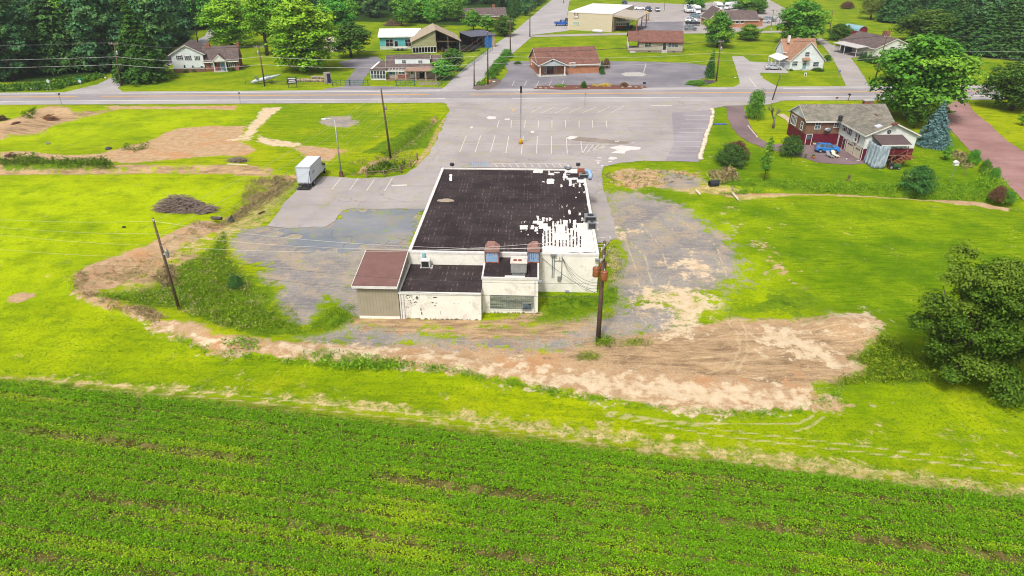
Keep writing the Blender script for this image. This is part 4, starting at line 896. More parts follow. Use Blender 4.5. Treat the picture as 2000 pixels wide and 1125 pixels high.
for a_, b_, c_, d_ in ((1872,92,14,'leftmost low branched'),(1893,102,20,'second from left low branched'),(1915,106,8,'middle taller'),(1940,109,16,'fifth from left'),(1966,112,-2,'tallest'),(1990,114,10,'rightmost'),(1858,74,10,'set back, left')): plantp('pine' if a_ % 2 else 'pine2', a_, b_, c_, d_+' dark pine along the front edge of the upper right wood', 62, group='front pines of the upper right wood')
for a_, b_, c_, d_, e_ in ((1358,22,-12,44,'yard tree beside the white motorhomes'),(1455,24,-8,52,'wide yard tree behind the orange brick office roof'),(1430,14,-18,40,'farthest yard tree behind the orange brick office'),(1480,27,-4,34,'yard tree at the right corner of the orange brick office')):
    plantp('big2', a_, b_, c_, e_, d_, group='trees around the truck yard')
wood([(-700,175),(-262,165),(-262,420),(-102,423),(-100,420),(300,455),(300,300),(320,190),(700,190),(700,900),(-700,900)], 1, ['wood1'], 'x', 'x', 1) if False else None
# the far-off mass of woodland beyond, one object
r = np.random.default_rng(91); Ls = []
for i in range(760):
    x_ = r.uniform(-650, 650); y_ = r.uniform(150, 1100)
    if (y_ < 455 and -262 < x_ < 300) or (y_ < 200 and abs(x_) < 320) or y_ < 175: continue
    Ls.append((x_, y_, 8+r.uniform(-2, 3), r.uniform(7, 13), r.uniform(7, 13), r.uniform(7, 10)))
fm = crown_mesh('distant_woodland', L_wood, Ls, 150000, 2.6, 92, .3)
link(tag(bpy.data.objects.new('distant_woodland', fm), 'unbroken dark woodland far beyond the houses', 'woodland', kind='stuff'))
# ================= BUILDINGS =================
glass = Mglass()
white = M('white trim', C(240,238,232), .6, .05); whitew = M('white painted block', C(242,238,226,.72), .75, .05, .7, grime=C(190,182,164,.7))
class Site:
    """local frame: origin at the front left foot seen in the photo, x along the front"""
    def __init__(s, p0, p1, flat=True):
        a, b = g(*p0), g(*p1); s.o = a; d = b-a; s.W = d.length; s.a = math.atan2(d.y, d.x)
        s.c, s.s = math.cos(s.a), math.sin(s.a)
    def front(s, px, py, off=0.0):
        """photo point on the vertical plane y=off -> (x,z)"""
        u, f, v = ray(px, py); ox, oy = s.o.x, s.o.y
        # local y of ray point: -(X-ox)*s.s+(Y-oy)*s.c = off
        k = (off-ox*s.s+oy*s.c)/(-u*s.s+f*s.c)
        X, Y, Z_ = u*k, f*k, CAMH+v*k
        return (X-ox)*s.c+(Y-oy)*s.s, Z_
    def ground(s, px, py, z=0.0):
        q = g(px, py, z); return (q.x-s.o.x)*s.c+(q.y-s.o.y)*s.s, -(q.x-s.o.x)*s.s+(q.y-s.o.y)*s.c
    def side(s, px, py, xo):
        """photo point on the vertical plane x=xo -> (y,z)"""
        u, f, v = ray(px, py); ox, oy = s.o.x, s.o.y
        k = (xo+ox*s.c+oy*s.s)/(u*s.c+f*s.s); X, Y, Z_ = u*k, f*k, CAMH+v*k
        return -(X-ox)*s.s+(Y-oy)*s.c, Z_
def gable(parent, x0, x1, y0, y1, zw, zr, axis, wallm, roofm, z0=0.0, eave=.35, rake=.3, rt=.12, gablem=None, trim=white, ridge=None, name='wall', fascia=True, wz=None):
    """walls with gable ends and a pitched roof; axis = direction of the ridge"""
    b = B(); gb = B(); rf = B(); tr = B()
    if axis == 'x':
        yr = (y0+y1)/2 if ridge is None else ridge
        prof = [(y0, z0), (y1, z0), (y1, zw), (yr, zr), (y0, zw)]
        if gablem is None: b.slab([(x0, y, z) for y, z in prof], (x1-x0, 0, 0))
        else:
            b.box(x0, y0, z0, x1, y1, zw)
            gb.slab([(x0-.004, y0, zw), (x0-.004, y1, zw), (x0-.004, yr, zr)], (x1-x0+.008, 0, 0))
        for ya, sg in ((y0, -1), (y1, 1)):
            sl = (zr-zw)/abs(yr-ya); ye = ya+sg*eave; ze = zw-sl*eave
            pts = [(x0-rake, ye, ze+.02), (x1+rake, ye, ze+.02), (x1+rake, yr, zr+.02), (x0-rake, yr, zr+.02)]
            rf.slab(pts, (0, 0, rt))
            if fascia: tr.box(x0-rake, min(ye, ye+sg*.04), ze-.12, x1+rake, max(ye, ye+sg*.04), ze+.12)
            for xe in (x0-rake-.03, x1+rake):
                tr.slab([(xe, ye, ze-.10), (xe, yr, zr-.10), (xe, yr, zr+.10), (xe, ye, ze+.10)], (.03, 0, 0))
    else:
        xr = (x0+x1)/2 if ridge is None else ridge
        prof = [(x0, z0), (x1, z0), (x1, zw), (xr, zr), (x0, zw)]
        if gablem is None: b.slab([(x, y0, z) for x, z in prof], (0, y1-y0, 0))
        else:
            b.box(x0, y0, z0, x1, y1, zw)
            gb.slab([(x0, y0-.004, zw), (x1, y0-.004, zw), (xr, y0-.004, zr)], (0, y1-y0+.008, 0))
        for xa, sg in ((x0, -1), (x1, 1)):
            sl = (zr-zw)/abs(xr-xa); xe = xa+sg*eave; ze = zw-sl*eave
            rf.slab([(xe, y0-rake, ze+.02), (xe, y1+rake, ze+.02), (xr, y1+rake, zr+.02), (xr, y0-rake, zr+.02)], (0, 0, rt))
            if fascia: tr.box(min(xe, xe+sg*.04), y0-rake, ze-.12, max(xe, xe+sg*.04), y1+rake, ze+.12)
            for yy in (y0-rake-.03, y1+rake):
                tr.slab([(xe, yy, ze-.10), (xr, yy, zr-.10), (xr, yy, zr+.10), (xe, yy, ze+.10)], (0, .03, 0))
    w_ = b.o(name, wallm, parent)
    if gb.v: gb.o('gable', gablem, parent)
    r_ = rf.o('roof', roofm, parent)
    if trim: tr.o('roof_trim', trim, r_)
    return w_, r_
def window(parent, x0, z0, x1, z1, y=0.0, mull=(1, 1), fm=white, d=.07, fw=.07, axis='x', glassm=None, shutters=None, sgn=-1, shw=.36):
    """window on a wall facing -y (axis x) or -x/+x (axis y, sgn); frame and pane"""
    def bx(bb, a0, a1, b0, b1, dd0, dd1):
        lo, hi = sorted((y+sgn*dd0, y+sgn*dd1))
        if axis == 'x': bb.box(a0, lo, b0, a1, hi, b1)
        else: bb.box(lo, a0, b0, hi, a1, b1)
    f = B()
    bx(f, x0-fw, x0, z0-fw, z1+fw, -.02, d); bx(f, x1, x1+fw, z0-fw, z1+fw, -.02, d)
    bx(f, x0, x1, z1, z1+fw, -.02, d); bx(f, x0, x1, z0-fw, z0, -.02, d+.03)
    for i in range(1, mull[0]): xm = x0+(x1-x0)*i/mull[0]; bx(f, xm-.025, xm+.025, z0, z1, .0, d-.01)
    for i in range(1, mull[1]): zm = z0+(z1-z0)*i/mull[1]; bx(f, x0, x1, zm-.025, zm+.025, .0, d-.02)
    p = B(); bx(p, x0, x1, z0, z1, -.02, .02)
    w_ = B(); fo = f.o('window', fm, parent); p.o('pane', glassm or glass, fo)
    if shutters:
        for a, b_ in ((x0-fw-.02-shw, x0-fw-.02), (x1+fw+.02, x1+fw+.02+shw)):
            q = B(); bx(q, a, b_, z0-fw, z1+fw, -.02, .05); q.o('shutter', shutters, parent)
    return fo
def win_px(site, parent, pa, pb, **kw):
    """window from two photo corners on the front plane"""
    y = kw.get('y', 0.0); x0, z1 = site.front(*pa, off=y); x1, z0 = site.front(*pb, off=y)
    return window(parent, min(x0, x1), min(z0, z1), max(x0, x1), max(z0, z1), **kw)
def door(parent, x0, x1, z0, z1, m_, y=0.0, fm=white, axis='x', sgn=-1, handle=True, panel=None):
    def bx(bb, a0, a1, b0, b1, dd0, dd1):
        lo, hi = sorted((y+sgn*dd0, y+sgn*dd1))
        if axis == 'x': bb.box(a0, lo, b0, a1, hi, b1)
        else: bb.box(lo, a0, b0, hi, a1, b1)
    b = B(); bx(b, x0, x1, z0, z1, -.02, .04); d_ = b.o('door', m_, parent)
    f = B(); bx(f, x0-.08, x0, z0, z1+.08, -.02, .06); bx(f, x1, x1+.08, z0, z1+.08, -.02, .06); bx(f, x0, x1, z1, z1+.08, -.02, .06); f.o('door_frame', fm, d_)
    if handle: h = B(); bx(h, x1-.15, x1-.09, (z0+z1)/2-.05, (z0+z1)/2+.05, .04, .1); h.o('handle', Mplain('dark metal', (.05,.05,.055,1), .4, .6), d_)
    if panel: q = B(); bx(q, x0+.12, x1-.12, z0+(z1-z0)*.5, z1-.15, .04, .055); q.o('door_glass', glass, d_)
    return d_
dark_metal = Mplain('dark metal', (.05,.05,.055,1), .4, .6); galv = M('galvanised metal', C(178,182,186), .45, .12, 3, .5)

# ---- the big flat roofed store ----
S0 = Site((786,622.0), (1056,613)); 
ang = math.atan2(-.0367, 1); A0 = g(797, 490, 4.3)
st = thing('store_building', 'long white flat roofed store with peeling black roof and low rear additions', 'store', (A0.x, A0.y, 0), ang)
SF = Site.__new__(Site); SF.o = Vector((A0.x, A0.y, 0)); SF.a = ang; SF.c, SF.s = math.cos(ang), math.sin(ang)
Wd, Dp, Hh = 19.0, 26.6, 4.3
B().box(0, 0, -.3, Wd, Dp, Hh-.30).o('main_wall', whitew, st)
# black membrane with lifted seams and white coating showing
t = NT('peeling black roof membrane'); v = t.pos(True); sp = t.n('ShaderNodeSeparateXYZ'); t.l(v, sp.inputs[0])
n1 = t.noise(v, .35, 4); n2 = t.noise(v, 2.2, 5, .7); n3 = t.noise(t.mapping(v, (6.5, .9, 1)), 1, 3, .7)
base = t.mix(t.step(n1, .35, .65), C(54,44,46), C(74,63,63)); base = t.mix(t.math('MULTIPLY', t.step(n2, .45, .7), .5), base, C(46,38,40))
fr = t.math('FRACT', t.math('DIVIDE', t.math('ADD', sp.outputs[1], t.math('MULTIPLY', t.math('SUBTRACT', n1, .5), 2.6)), 1.12))
seam = t.math('SUBTRACT', 1.0, t.step(fr, .35, .8)); fx = t.math('FRACT', t.math('DIVIDE', t.math('ADD', sp.outputs[0], t.math('MULTIPLY', n2, .25)), .42)); ticks = t.step(t.math('ABSOLUTE', t.math('SUBTRACT', fx, .5)), .32, .46)
fl = t.math('MULTIPLY', t.math('MULTIPLY', ticks, seam), t.step(t.noise(t.mapping(v, (2.8, .35, 1)), 1, 2, .8), .50, .60)); base = t.mix(t.math('MULTIPLY', fl, t.math('MULTIPLY', t.step(n1, .25, .6), .62)), base, C(150,134,130))
lap = t.math('SUBTRACT', 1.0, t.step(t.math('ABSOLUTE', t.math('SUBTRACT', fr, .06)), .0, .07)); base = t.mix(t.math('MULTIPLY', lap, .55), base, C(38,32,34))
speck = t.step(t.noise(v, 6, 2, .8), .70, .74); base = t.mix(t.math('MULTIPLY', speck, .35), base, C(190,180,174))
t.base(base); t.bump(t.math('ADD', fr, n2), .5, .06); t.p.inputs['Roughness'].default_value = .8; memb = t.m
coat = M('white roof coating', C(244,238,232), .7, .08, 1.6, grime=C(196,184,170))
B().box(.3, .3, Hh-.30, Wd-.3, Dp-.3, Hh-.16).o('roof_deck', memb, st)
par = B(); par.box(-.02, -.02, Hh-.30, .30, Dp+.02, Hh); par.box(Wd-.30, -.02, Hh-.30, Wd+.02, Dp+.02, Hh); par.box(.30, -.02, Hh-.30, Wd-.30, .28, Hh-.04); par.box(.30, Dp-.28, Hh-.30, Wd-.30, Dp+.02, Hh)
par.o('parapet', coat, st, bevel=.02)
ed_ = B(); ed_.box(-.06, -.06, Hh-.42, -.021, Dp+.06, Hh-.20); ed_.box(Wd+.021, -.06, Hh-.42, Wd+.06, Dp+.06, Hh-.14); ed_.box(-.06, Dp+.021, Hh-.4, Wd+.06, Dp+.06, Hh+.04); ed_.o('roof_edge', dark_metal, st)
# white coating patches
def rl(px, py, z=Hh-.14): return SF.ground(px, py, z)
pt = B(); rr = random.Random(4)
def zpx(x, y, s): return x/3.41+660, y/3.41+310
def patch(x0, y0, x1, y1, z=0.0):
    """rectangle seen in the enlarged roof view"""
    a = rl(*zpx(x0, y1, 0)); b_ = rl(*zpx(x1, y1, 0)); c_ = rl(*zpx(x1, y0, 0)); d_ = rl(*zpx(x0, y0, 0))
    zz_ = Hh-.135+patch.k*.0006; patch.k += 1
    pts = []
    for e0_, e1_ in ((a, b_), (b_, c_), (c_, d_), (d_, a)):
        L_ = math.hypot(e1_[0]-e0_[0], e1_[1]-e0_[1]); kq = max(1, min(14, int(L_/.28)))
        for q_ in range(kq): f_ = q_/kq; pts.append((e0_[0]+(e1_[0]-e0_[0])*f_+rr.uniform(-.05, .05), e0_[1]+(e1_[1]-e0_[1])*f_+rr.uniform(-.07, .07)))
    pts = [(min(max(p[0]+rr.uniform(-.04, .04), .31), Wd-.31), min(max(p[1]+rr.uniform(-.04, .04), .29), Dp-.29), zz_) for p in pts]
    pt.slab(pts, (0, 0, .02))
patch.k = 0
for q in ((1362,505,1760,625),(1540,470,1760,520),(1590,430,1720,480),(1445,440,1530,505),(1300,66,1366,95),(1403,68,1412,108),(1412,95,1440,110),(1440,90,1475,97),(1390,135,1440,168),(1500,100,1520,120),(1510,68,1690,98),(1498,118,1530,132),(1525,128,1590,140),(1540,140,1556,182),(1564,168,1576,188),(1605,165,1618,190),(1482,172,1495,190),(1590,130,1680,160),(1640,165,1680,175),(1500,118,1508,145),(1360,152,1376,158),(742,105,760,148),(1212,445,1264,472),(1285,447,1303,470),(1325,382,1338,440),(1300,415,1365,432),(1338,432,1395,468),(1310,455,1330,485),(1360,392,1375,420),(1385,398,1398,415),(1405,395,1418,416),(1428,418,1440,470),(1455,418,1470,450),(1480,405,1490,440),(1500,410,1530,450),(1540,405,1550,430),(1565,410,1586,470),(1620,395,1630,415),(1536,342,1550,372),(1605,362,1618,378),(1660,292,1685,318),(1690,380,1712,400),(1395,455,1440,478),(1370,465,1600,510),(1325,495,1336,504)): patch(*q)
for i in range(60):
    x = rr.uniform(1180, 1640); y = rr.uniform(100, 330) if rr.random() < .35 else rr.uniform(330, 520)
    w_ = rr.uniform(3, 9); patch(x, y, x+w_, y+rr.uniform(4, 14)) if (x > 1480 or y > 380) and not (x > 1560 and y > 480) else None
for i in range(26): y = rr.uniform(110, 600); xw = 1690+(y-70)*.11; patch(xw-rr.uniform(8, 22), y, xw+2, y+rr.uniform(5, 16))
pt.o('roof_patch', coat, st)
sl_ = B()
for i, (x, y0, y1) in enumerate(((1378,485,585),(1400,480,585),(1423,455,580),(1447,455,495),(1475,545,588),(1498,545,588),(1518,450,500),(1520,545,585),(1542,455,500),(1545,510,588),(1568,480,520),(1568,540,590),(1590,490,580),(1615,520,590),(1447,545,585))):
    yy = y0
    while yy < y1:
        L = rr.uniform(12, 34); a = rl(*zpx(x-4, min(yy+L, y1), 0)); b_ = rl(*zpx(x+4, min(yy+L, y1), 0)); c_ = rl(*zpx(x+4, yy, 0)); d_ = rl(*zpx(x-4, yy, 0))
        if min(a[1], b_[1]) > .3: sl_.slab([(p[0]+rr.uniform(-.03, .03), p[1], Hh-.08) for p in (a, b_, c_, d_)], (0, 0, .012))
        yy += L+rr.uniform(2, 8)
sl_.o('bare_membrane_strip', memb, st)
tn = B(); a = rl(871, 391); tn.blob((a[0], a[1], Hh-.16), 1.0, .55, .05, 14, 4, .35, rr); tn.o('dirt_stain', M('roof silt', C(176,160,140), .9, .1), st)
# low rear addition
def loc(px, py, z): return SF.ground(px, py, z)
y1f = SF.ground(785, 622)[1]; x1a, x1b = 0.05, 7.7
B().box(x1a, y1f, -.3, x1b, -.004, 2.75).o('low_wall', whitew, st)
t2 = memb
B().box(x1a+.12, y1f+.14, 2.75, x1b, -.004, 2.83).o('low_roof', memb, st)
lt = B(); lt.box(x1a-.06, y1f-.06, 2.66, x1b+.0, y1f+.13, 2.86); lt.box(x1a-.06, y1f+.13, 2.66, x1a+.11, -.01, 2.9); lt.o('roof_trim', white, st)
# middle addition
x2a, x2b = 7.72, 13.02; y2f = SF.ground(1000, 611)[1]
B().box(x2a, y2f, -.3, x2b, -.004, 3.7).o('rear_wall', whitew, st)
B().box(x2a+.1, y2f+.1, 3.70, x2b-.1, -.01, 3.76).o('rear_roof', memb, st)
lt = B(); lt.box(x2a-.05, y2f-.05, 3.58, x2b+.05, y2f+.1, 3.82); lt.box(x2a-.05, y2f+.1, 3.62, x2a+.1, -.01, 3.8); lt.box(x2b-.1, y2f+.1, 3.62, x2b+.05, -.01, 3.8); lt.o('roof_trim', white, st)
# glass block window
xa, za = SF.front(957, 576, y2f); xb, zb = SF.front(1042, 604, y2f)
t = NT('glass block'); v_, sp = wallvec(t); b_ = t.n('ShaderNodeTexBrick', offset=0.0); t.l(v_, b_.inputs['Vector'])
b_.inputs['Color1'].default_value = C(120,130,118); b_.inputs['Color2'].default_value = C(158,164,146); b_.inputs['Mortar'].default_value = C(178,178,160); b_.inputs['Scale'].default_value = 1
b_.inputs['Brick Width'].default_value = .2; b_.inputs['Row Height'].default_value = .2; b_.inputs['Mortar Size'].default_value = .012
vs = t.noise(t.mapping(t.pos(True), (.25, 1, 6)), 1.0, 3); t.base(t.mix(t.math('MULTIPLY', t.step(vs, .42, .6), .7), b_.outputs[0], C(84,96,88))); t.p.inputs['Roughness'].default_value = .25; gbk = t.m
B().box(xa, y2f-.03, zb, xb, y2f+.02, za).o('block_window', gbk, st)
f = B(); f.box(xa-.08, y2f-.05, zb-.12, xb+.08, y2f-.004, zb-.002); f.o('window_sill', white, st)
xa2, za2 = SF.front(1021, 592, y2f); xb2, zb2 = SF.front(1037, 604, y2f)
window(st, xa2, zb2, xb2, za2, y=y2f-.03, fm=galv)
# drain pipes, vents, patch marks on the rear wall
pp = B(); pp.tube([(x2b-.35, y2f-.08, 0), (x2b-.35, y2f-.08, 3.5)], .05, 6); pp.tube([(.45, y1f-.07, 0), (.45, y1f-.07, 2.6)], .05, 6); pp.tube([(.16, y1f-.07, 0), (.16, y1f-.07, 2.7)], .06, 6)
pp.o('downspout', white, st)
mk = B(); chip = M('exposed dark block', C(92,88,80), .9, .2, 6)
def mark(cx, cy, off, w_, h_, yb=None):
    x, z = SF.front(cx, cy, off); k = 5; pts = []
    for i in range(7):
        a = i*2*math.pi/7; q = rr.uniform(.55, 1.1); pts.append((x+math.cos(a)*w_/2*q, off-.006, z+math.sin(a)*h_/2*q))
    mk.slab(pts, (0, -.006, 0))
for i in range(46):
    x = rr.uniform(792, 819); y = 577+abs(rr.gauss(0, 12)); 
    if y < 604: mark(x, y, y1f, rr.uniform(.04, .17), rr.uniform(.03, .11))
for x, y, w_, h_ in ((815,582,.5,.2),(803,578,.5,.12),(812,590,.3,.15),(849,581,.45,.16),(845,591,.25,.12),(852,592,.25,.1),(850,597,.2,.12),(887,593,.08,.1),(895,593,.07,.1),(917,590,.08,.08),(822,604,.12,.5),(824,613,.15,.5),(861,612,.06,.7),(797,577,.4,.1)): mark(x, y, y1f, w_, h_)
mk.o('paint_chip', chip, st)
gs = B(); 
for i in range(60): x = rr.uniform(.1, 13); yy = y1f if x < 7.7 else y2f; h_ = rr.uniform(.03, .16); w_ = rr.uniform(.1, .5); gs.slab([(x, yy-.004, -.06), (x+w_, yy-.004, -.06), (x+w_*.7, yy-.004, h_), (x+w_*.3, yy-.004, h_*.8)], (0, -.005, 0))
gs.o('splash_stain', M('mud splash', C(170,150,122), .95, .15), st)
# conduits and meter on the main rear wall, wall lamps
cd = B()
for px_, y0_, y1_ in ((1079.5,499,542),(1083,499,542),(1098,500,545)):
    xa, za = SF.front(px_, y0_, 0); xb, zb = SF.front(px_, y1_, 0); cd.tube([(xa, -.06, za-.05), (xa, -.06, zb)], .04, 6)
xa, za = SF.front(1081, 497, 0); cd.cbox(xa, -.15, za, .6, .25, .14); xa, za = SF.front(1091, 509, 0); cd.cbox(xa, -.06, za, .9, .05, .05); cd.cbox(xa+.1, -.06, za+.2, .05, .05, .5)
cd.o('conduit', galv, st)
mb = B(); xa, za = SF.front(1092, 543, 0); mb.cbox(xa, -.1, za, .34, .18, .5); mb.o('meter_box', galv, st, bevel=.02)
for px_, py_, off in ((1166.5,507,0),(1055,550,y2f),(1107,569,0)):
    xa, za = SF.front(px_, py_, off); l_ = B().cbox(xa, off-.14, za, .42, .22, .24); l_.slab([(xa-.22, off-.02, za+.13), (xa+.22, off-.02, za+.13), (xa+.22, off-.3, za+.06), (xa-.22, off-.3, za+.06)], (0, 0, .03)); l_.o('wall_lamp', galv, st)
xa, za = SF.front(828, 498, 0); B().cbox(xa, -.1, za, .32, .18, .5).o('electrical_box', M('pale blue metal', C(150,190,200), .5), st)
# front awning posts / shade at the far side
fa = B(); fa.box(.6, Dp+.03, 2.7, Wd-.6, Dp+2.2, 2.85); 
for i in range(5): fa.cyl(1+i*4.2, Dp+2.0, -.1, 2.7, .08, n=8)
fa.o('front_canopy', white, st)
for i, x in enumerate((3.2, 6.4, 12.5, 15.6)): window(st, x-1.2, .8, x+1.2, 2.4, y=Dp, mull=(3, 1), sgn=1, fm=galv)
door(st, 8.6, 10.4, 0, 2.2, galv, y=Dp, sgn=1)

# tan panel shed at the left
sh = thing('panel_shed', 'tan panel sided lean-to shed with flat brown roof beside the white store', 'shed', (A0.x, A0.y, 0), ang)
tan = Msiding('tan panel siding', C(178,168,144), .3, True, .72, .05, .86)
xl, xr = -3.9, -.02
yf = y1f; zf, zr_ = 3.55, 4.2
B().slab([(xl, yf, .22), (xl, 0, .22), (xl, 0, zr_), (xl, yf, zf)], (xr-xl, 0, 0)).o('wall', tan, sh)
B().box(xl-.01, yf-.03, -.3, xr, .0, .218).o('foundation', whitew, sh)
brn = M('brown roll roofing', C(134,100,94), .9, .08, 1.2)
sl = (zr_-zf)/-yf
B().slab([(xl-.3, yf-.3, zf-sl*.3+.01), (xr+.02, yf-.3, zf-sl*.3+.01), (xr+.02, .0, zr_+.01), (xl-.3, .0, zr_+.01)], (0, 0, .1)).o('roof', brn, sh)
tb = B(); tb.box(xl-.32, yf-.36, zf-.22, xr+.04, yf-.31, zf+.04); tb.slab([(xr+.022, yf-.3, zf-.12), (xr+.022, 0, zr_-.08), (xr+.022, 0, zr_+.14), (xr+.022, yf-.3, zf+.08)], (.07, 0, 0)); tb.slab([(xl-.36, yf-.3, zf-.1), (xl-.36, 0, zr_-.06), (xl-.36, 0, zr_+.12), (xl-.36, yf-.3, zf+.08)], (.05, 0, 0)); tb.o('roof_trim', white, sh)

# rooftop machines: things that stand on the roof
def at(px, py, z): a = g(px, py, z); return (a.x, a.y, z)
rust = M('rusted metal', C(158,92,66), .9, .3, 5); bluem = M('faded blue metal', C(156,190,226), .6, .1, 3, grime=C(176,120,84)); pinkr = M('rust stained top', C(170,128,116), .8, .2, 4)
def hood(px, w_, label, flip):
    o = thing('roof_hood', label, 'vent hood', at(px, 513, 3.77), ang, 'blue hoods on the rear roof'); o.scale = (1, 1, .88)
    # box with slanting cheeks and an opening; hood top is bent like a cowl
    prof = [(0, 0), (1.0, 0), (1.0, 1.5), (.75, 1.95), (-.15, 2.0), (0, .5)]
    prof = [(0, 0), (1.3, 0), (1.3, 1.65), (1.05, 1.95), (.15, 1.95), (-.1, 1.65)]
    B().slab([(-w_/2, y, z) for y, z in [(0.0, 0), (1.3, 0), (1.3, 1.5), (0.0, 1.5)]], (w_, 0, 0)).o('hood_body', bluem, o)
    c_ = B(); c_.slab([(x, -.12, z) for x, z in [(-w_/2-.06, 1.3), (w_/2+.06, 1.3), (w_/2+.06, 1.5), (w_/2-.2*(1 if flip else 2.3), 1.95), (-w_/2+.2*(2.3 if flip else 1), 1.95), (-w_/2-.06, 1.5)]], (0, 1.5, 0)); c_.o('hood_cap', pinkr, o, bevel=.03)
    c_ = B(); c_.box(-w_/2-.05, -.04, .0, -w_/2+.06, -.002, 1.5); c_.box(w_/2-.06, -.04, 0, w_/2+.05, -.002, 1.5); c_.box(-w_/2-.05, -.08, -.0, w_/2+.05, -.042, .12); c_.o('hood_frame', rust, o)
    s_ = B()
    for i in range(5): x = -w_/2+.15+i*(w_-.3)/4; s_.box(x-.02, -.012, (.3+.15*(i % 2)) if flip else 1.0-.1*(i % 3), x+.03, -.003, 1.3)
    s_.o('rust_streak', rust, o); return o
hood(961, 1.35, 'left blue roof hood with rust brown cap above the rear wall', False)
hood(1042, 1.15, 'right blue roof hood with rust streaked face above the rear wall', True)
ac = thing('rooftop_unit', 'large grey box air handler with rusty top on the rear roof', 'air conditioner', at(1013, 538, 3.77), ang)
B().box(-.75, 0, .25, .75, 1.5, 1.25).o('cabinet', galv, ac, bevel=.03); B().box(-.8, -.05, 1.25, .8, 1.55, 1.32).o('top_panel', M('stained top panel', C(232,222,212), .8, .06, 1.5, grime=C(186,92,56)), ac)
B().box(-.65, .1, 0, .65, 1.4, .25).o('curb', galv, ac)
for i in range(3): B().box(-.7+i*.48, -.012, .35, -.28+i*.48, -.003, 1.15).o('panel', M('grey panel', C(160,160,160), .5), ac)
fan = B(); 
for fx_ in (-.35, .1): fan.lathe(fx_, .55, [(.2, 1.321), (.2, 1.36), (.12, 1.36)], 12)
fan.o('fan_grille', rust, ac)
lg = B(); lg.box(-1.3, -.5, 0, .6, -.15, .06); lg.o('drip_tray', coat, ac)
def condenser(px, py, z, label, w_, h_, d_, dark, rz=0, group='roof condensers'):
    o = thing('condenser_unit', label, 'air conditioner', at(px, py, z), ang+rz, group)
    B().box(-w_/2, 0, .12, w_/2, d_, .12+h_).o('casing', white if dark else galv, o, bevel=.02)
    q = B(); q.box(-w_/2+.08, -.012, .2, w_/2-.1, -.003, .05+h_); q.o('grille', dark_metal, o)
    f_ = B(); f_.lathe(0, d_/2, [(min(w_, d_)*.36, .121+h_), (min(w_, d_)*.36, .15+h_), (.05, .17+h_)], 14); f_.o('fan_guard', dark_metal if not dark else white, o)
    k = B(); k.box(-w_/2-.1, .1, 0, w_/2+.25, .2, .12); k.box(-w_/2-.1, d_-.2, 0, w_/2+.25, d_-.1, .12); k.o('skid', white, o); return o
condenser(831, 525, 2.84, 'white condenser unit with dark grille on the low rear roof', .9, .75, .7, True)
condenser(1153, 437, Hh-.13, 'square light grey condenser on the right roof edge, the rear one', 1.3, .7, 1.0, False)
condenser(1156, 450, Hh-.13, 'small dark faced condenser on the right roof edge, the nearer one', .9, .75, .6, False)
condenser(1140, 350, Hh-.13, 'dark condenser lying among scrap at the far right roof corner', 1.2, .5, .8, False)
o = thing('duct_pile', 'curled pale blue duct scrap at the far right roof corner', 'scrap duct', at(1146, 346, Hh-.1), 0)
b_ = B(); b_.tube([(-.6,.9,.2),(0,.8,.6),(.3,.2,.7),(.45,-.5,.35),(.3,-1,.15)], .28, 9); b_.o('bent_duct', bluem, o, True); B().box(-1.1,.5,0,-.2,1.5,.7).o('scrap_box', rust, o); B().box(-1.2,-.9,0,-.4,-.4,.3).o('scrap_panel', dark_metal, o)
def dish(px, py, z, label, r_, h_):
    o = thing('satellite_dish', label, 'satellite dish', at(px, py, z), -.3)
    B().tube([(0,0,0),(0,0,h_)], .03, 6).tube([(-.3,0,0),(.3,0,0)], .03, 5).o('mast', galv, o)
    b_ = B(); n_ = 14; ring = [[(r_*k*math.cos(i*2*math.pi/n_), -.1-.25*(1-k*k)*r_+.0, h_+.1+r_*k*math.sin(i*2*math.pi/n_)*.75) for i in range(n_)] for k in (.05, .5, 1)]
    for a, c_ in ((0, 1), (1, 2)):
        for i in range(n_): b_.face([ring[a][i], ring[a][(i+1) % n_], ring[c_][(i+1) % n_], ring[c_][i]])
    q = b_.o('dish', galv, o, True); md = q.modifiers.new('s', 'SOLIDIFY'); md.thickness = .02
    B().tube([(0,-.2,h_-.1),(0,-.7,h_+.1)], .02, 5).o('feed_arm', galv, o); return o
dish(1109, 341, Hh-.13, 'grey satellite dish near the far right corner of the black roof', .5, .9)
for px_, lb in ((883.5,'left dark floodlight box on the far edge of the store roof'), (1129,'right dark floodlight box on the far edge of the store roof')):
    o = thing('floodlight', lb, 'floodlight', at(px_, 327, Hh-.0), ang); B().box(-.28,-.2,.25,.28,.15,.62).o('lamp_head', dark_metal, o, bevel=.03); B().tube([(0,0,-.02),(0,0,.27)], .05, 6).o('bracket', dark_metal, o)
# ================= HOUSES =================
brick_r = Mbrick('red brick', C(150,72,56), C(176,92,70), C(176,150,136)); brick_o = Mbrick('orange brick', C(196,124,88), C(214,142,102), C(206,160,130)); brick_b = Mbrick('brown brick', C(128,88,66), C(150,106,82), C(156,136,118))
sid_w = Msiding('white lap siding', C(240,246,248), .2, False, .82); sid_g = Msiding('grey beige lap siding', C(188,180,166), .2, False, .8); sid_p = Msiding('pale panel siding', C(220,206,178), .6, True, .9, .04, .9)
sh_grey = Mshingle('grey shingles', C(112,108,104), C(150,142,132)); sh_brn = Mshingle('brown shingles', C(120,84,74), C(146,106,94)); sh_old = Mshingle('aged purple brown shingles', C(98,84,84), C(128,112,108), streak=C(84,76,76)); sh_tan = Mshingle('tan orange shingles', C(164,122,98), C(190,148,122)); sh_mot = Mshingle('mottled grey green shingles', C(118,116,108), C(160,152,138), streak=C(104,110,96))
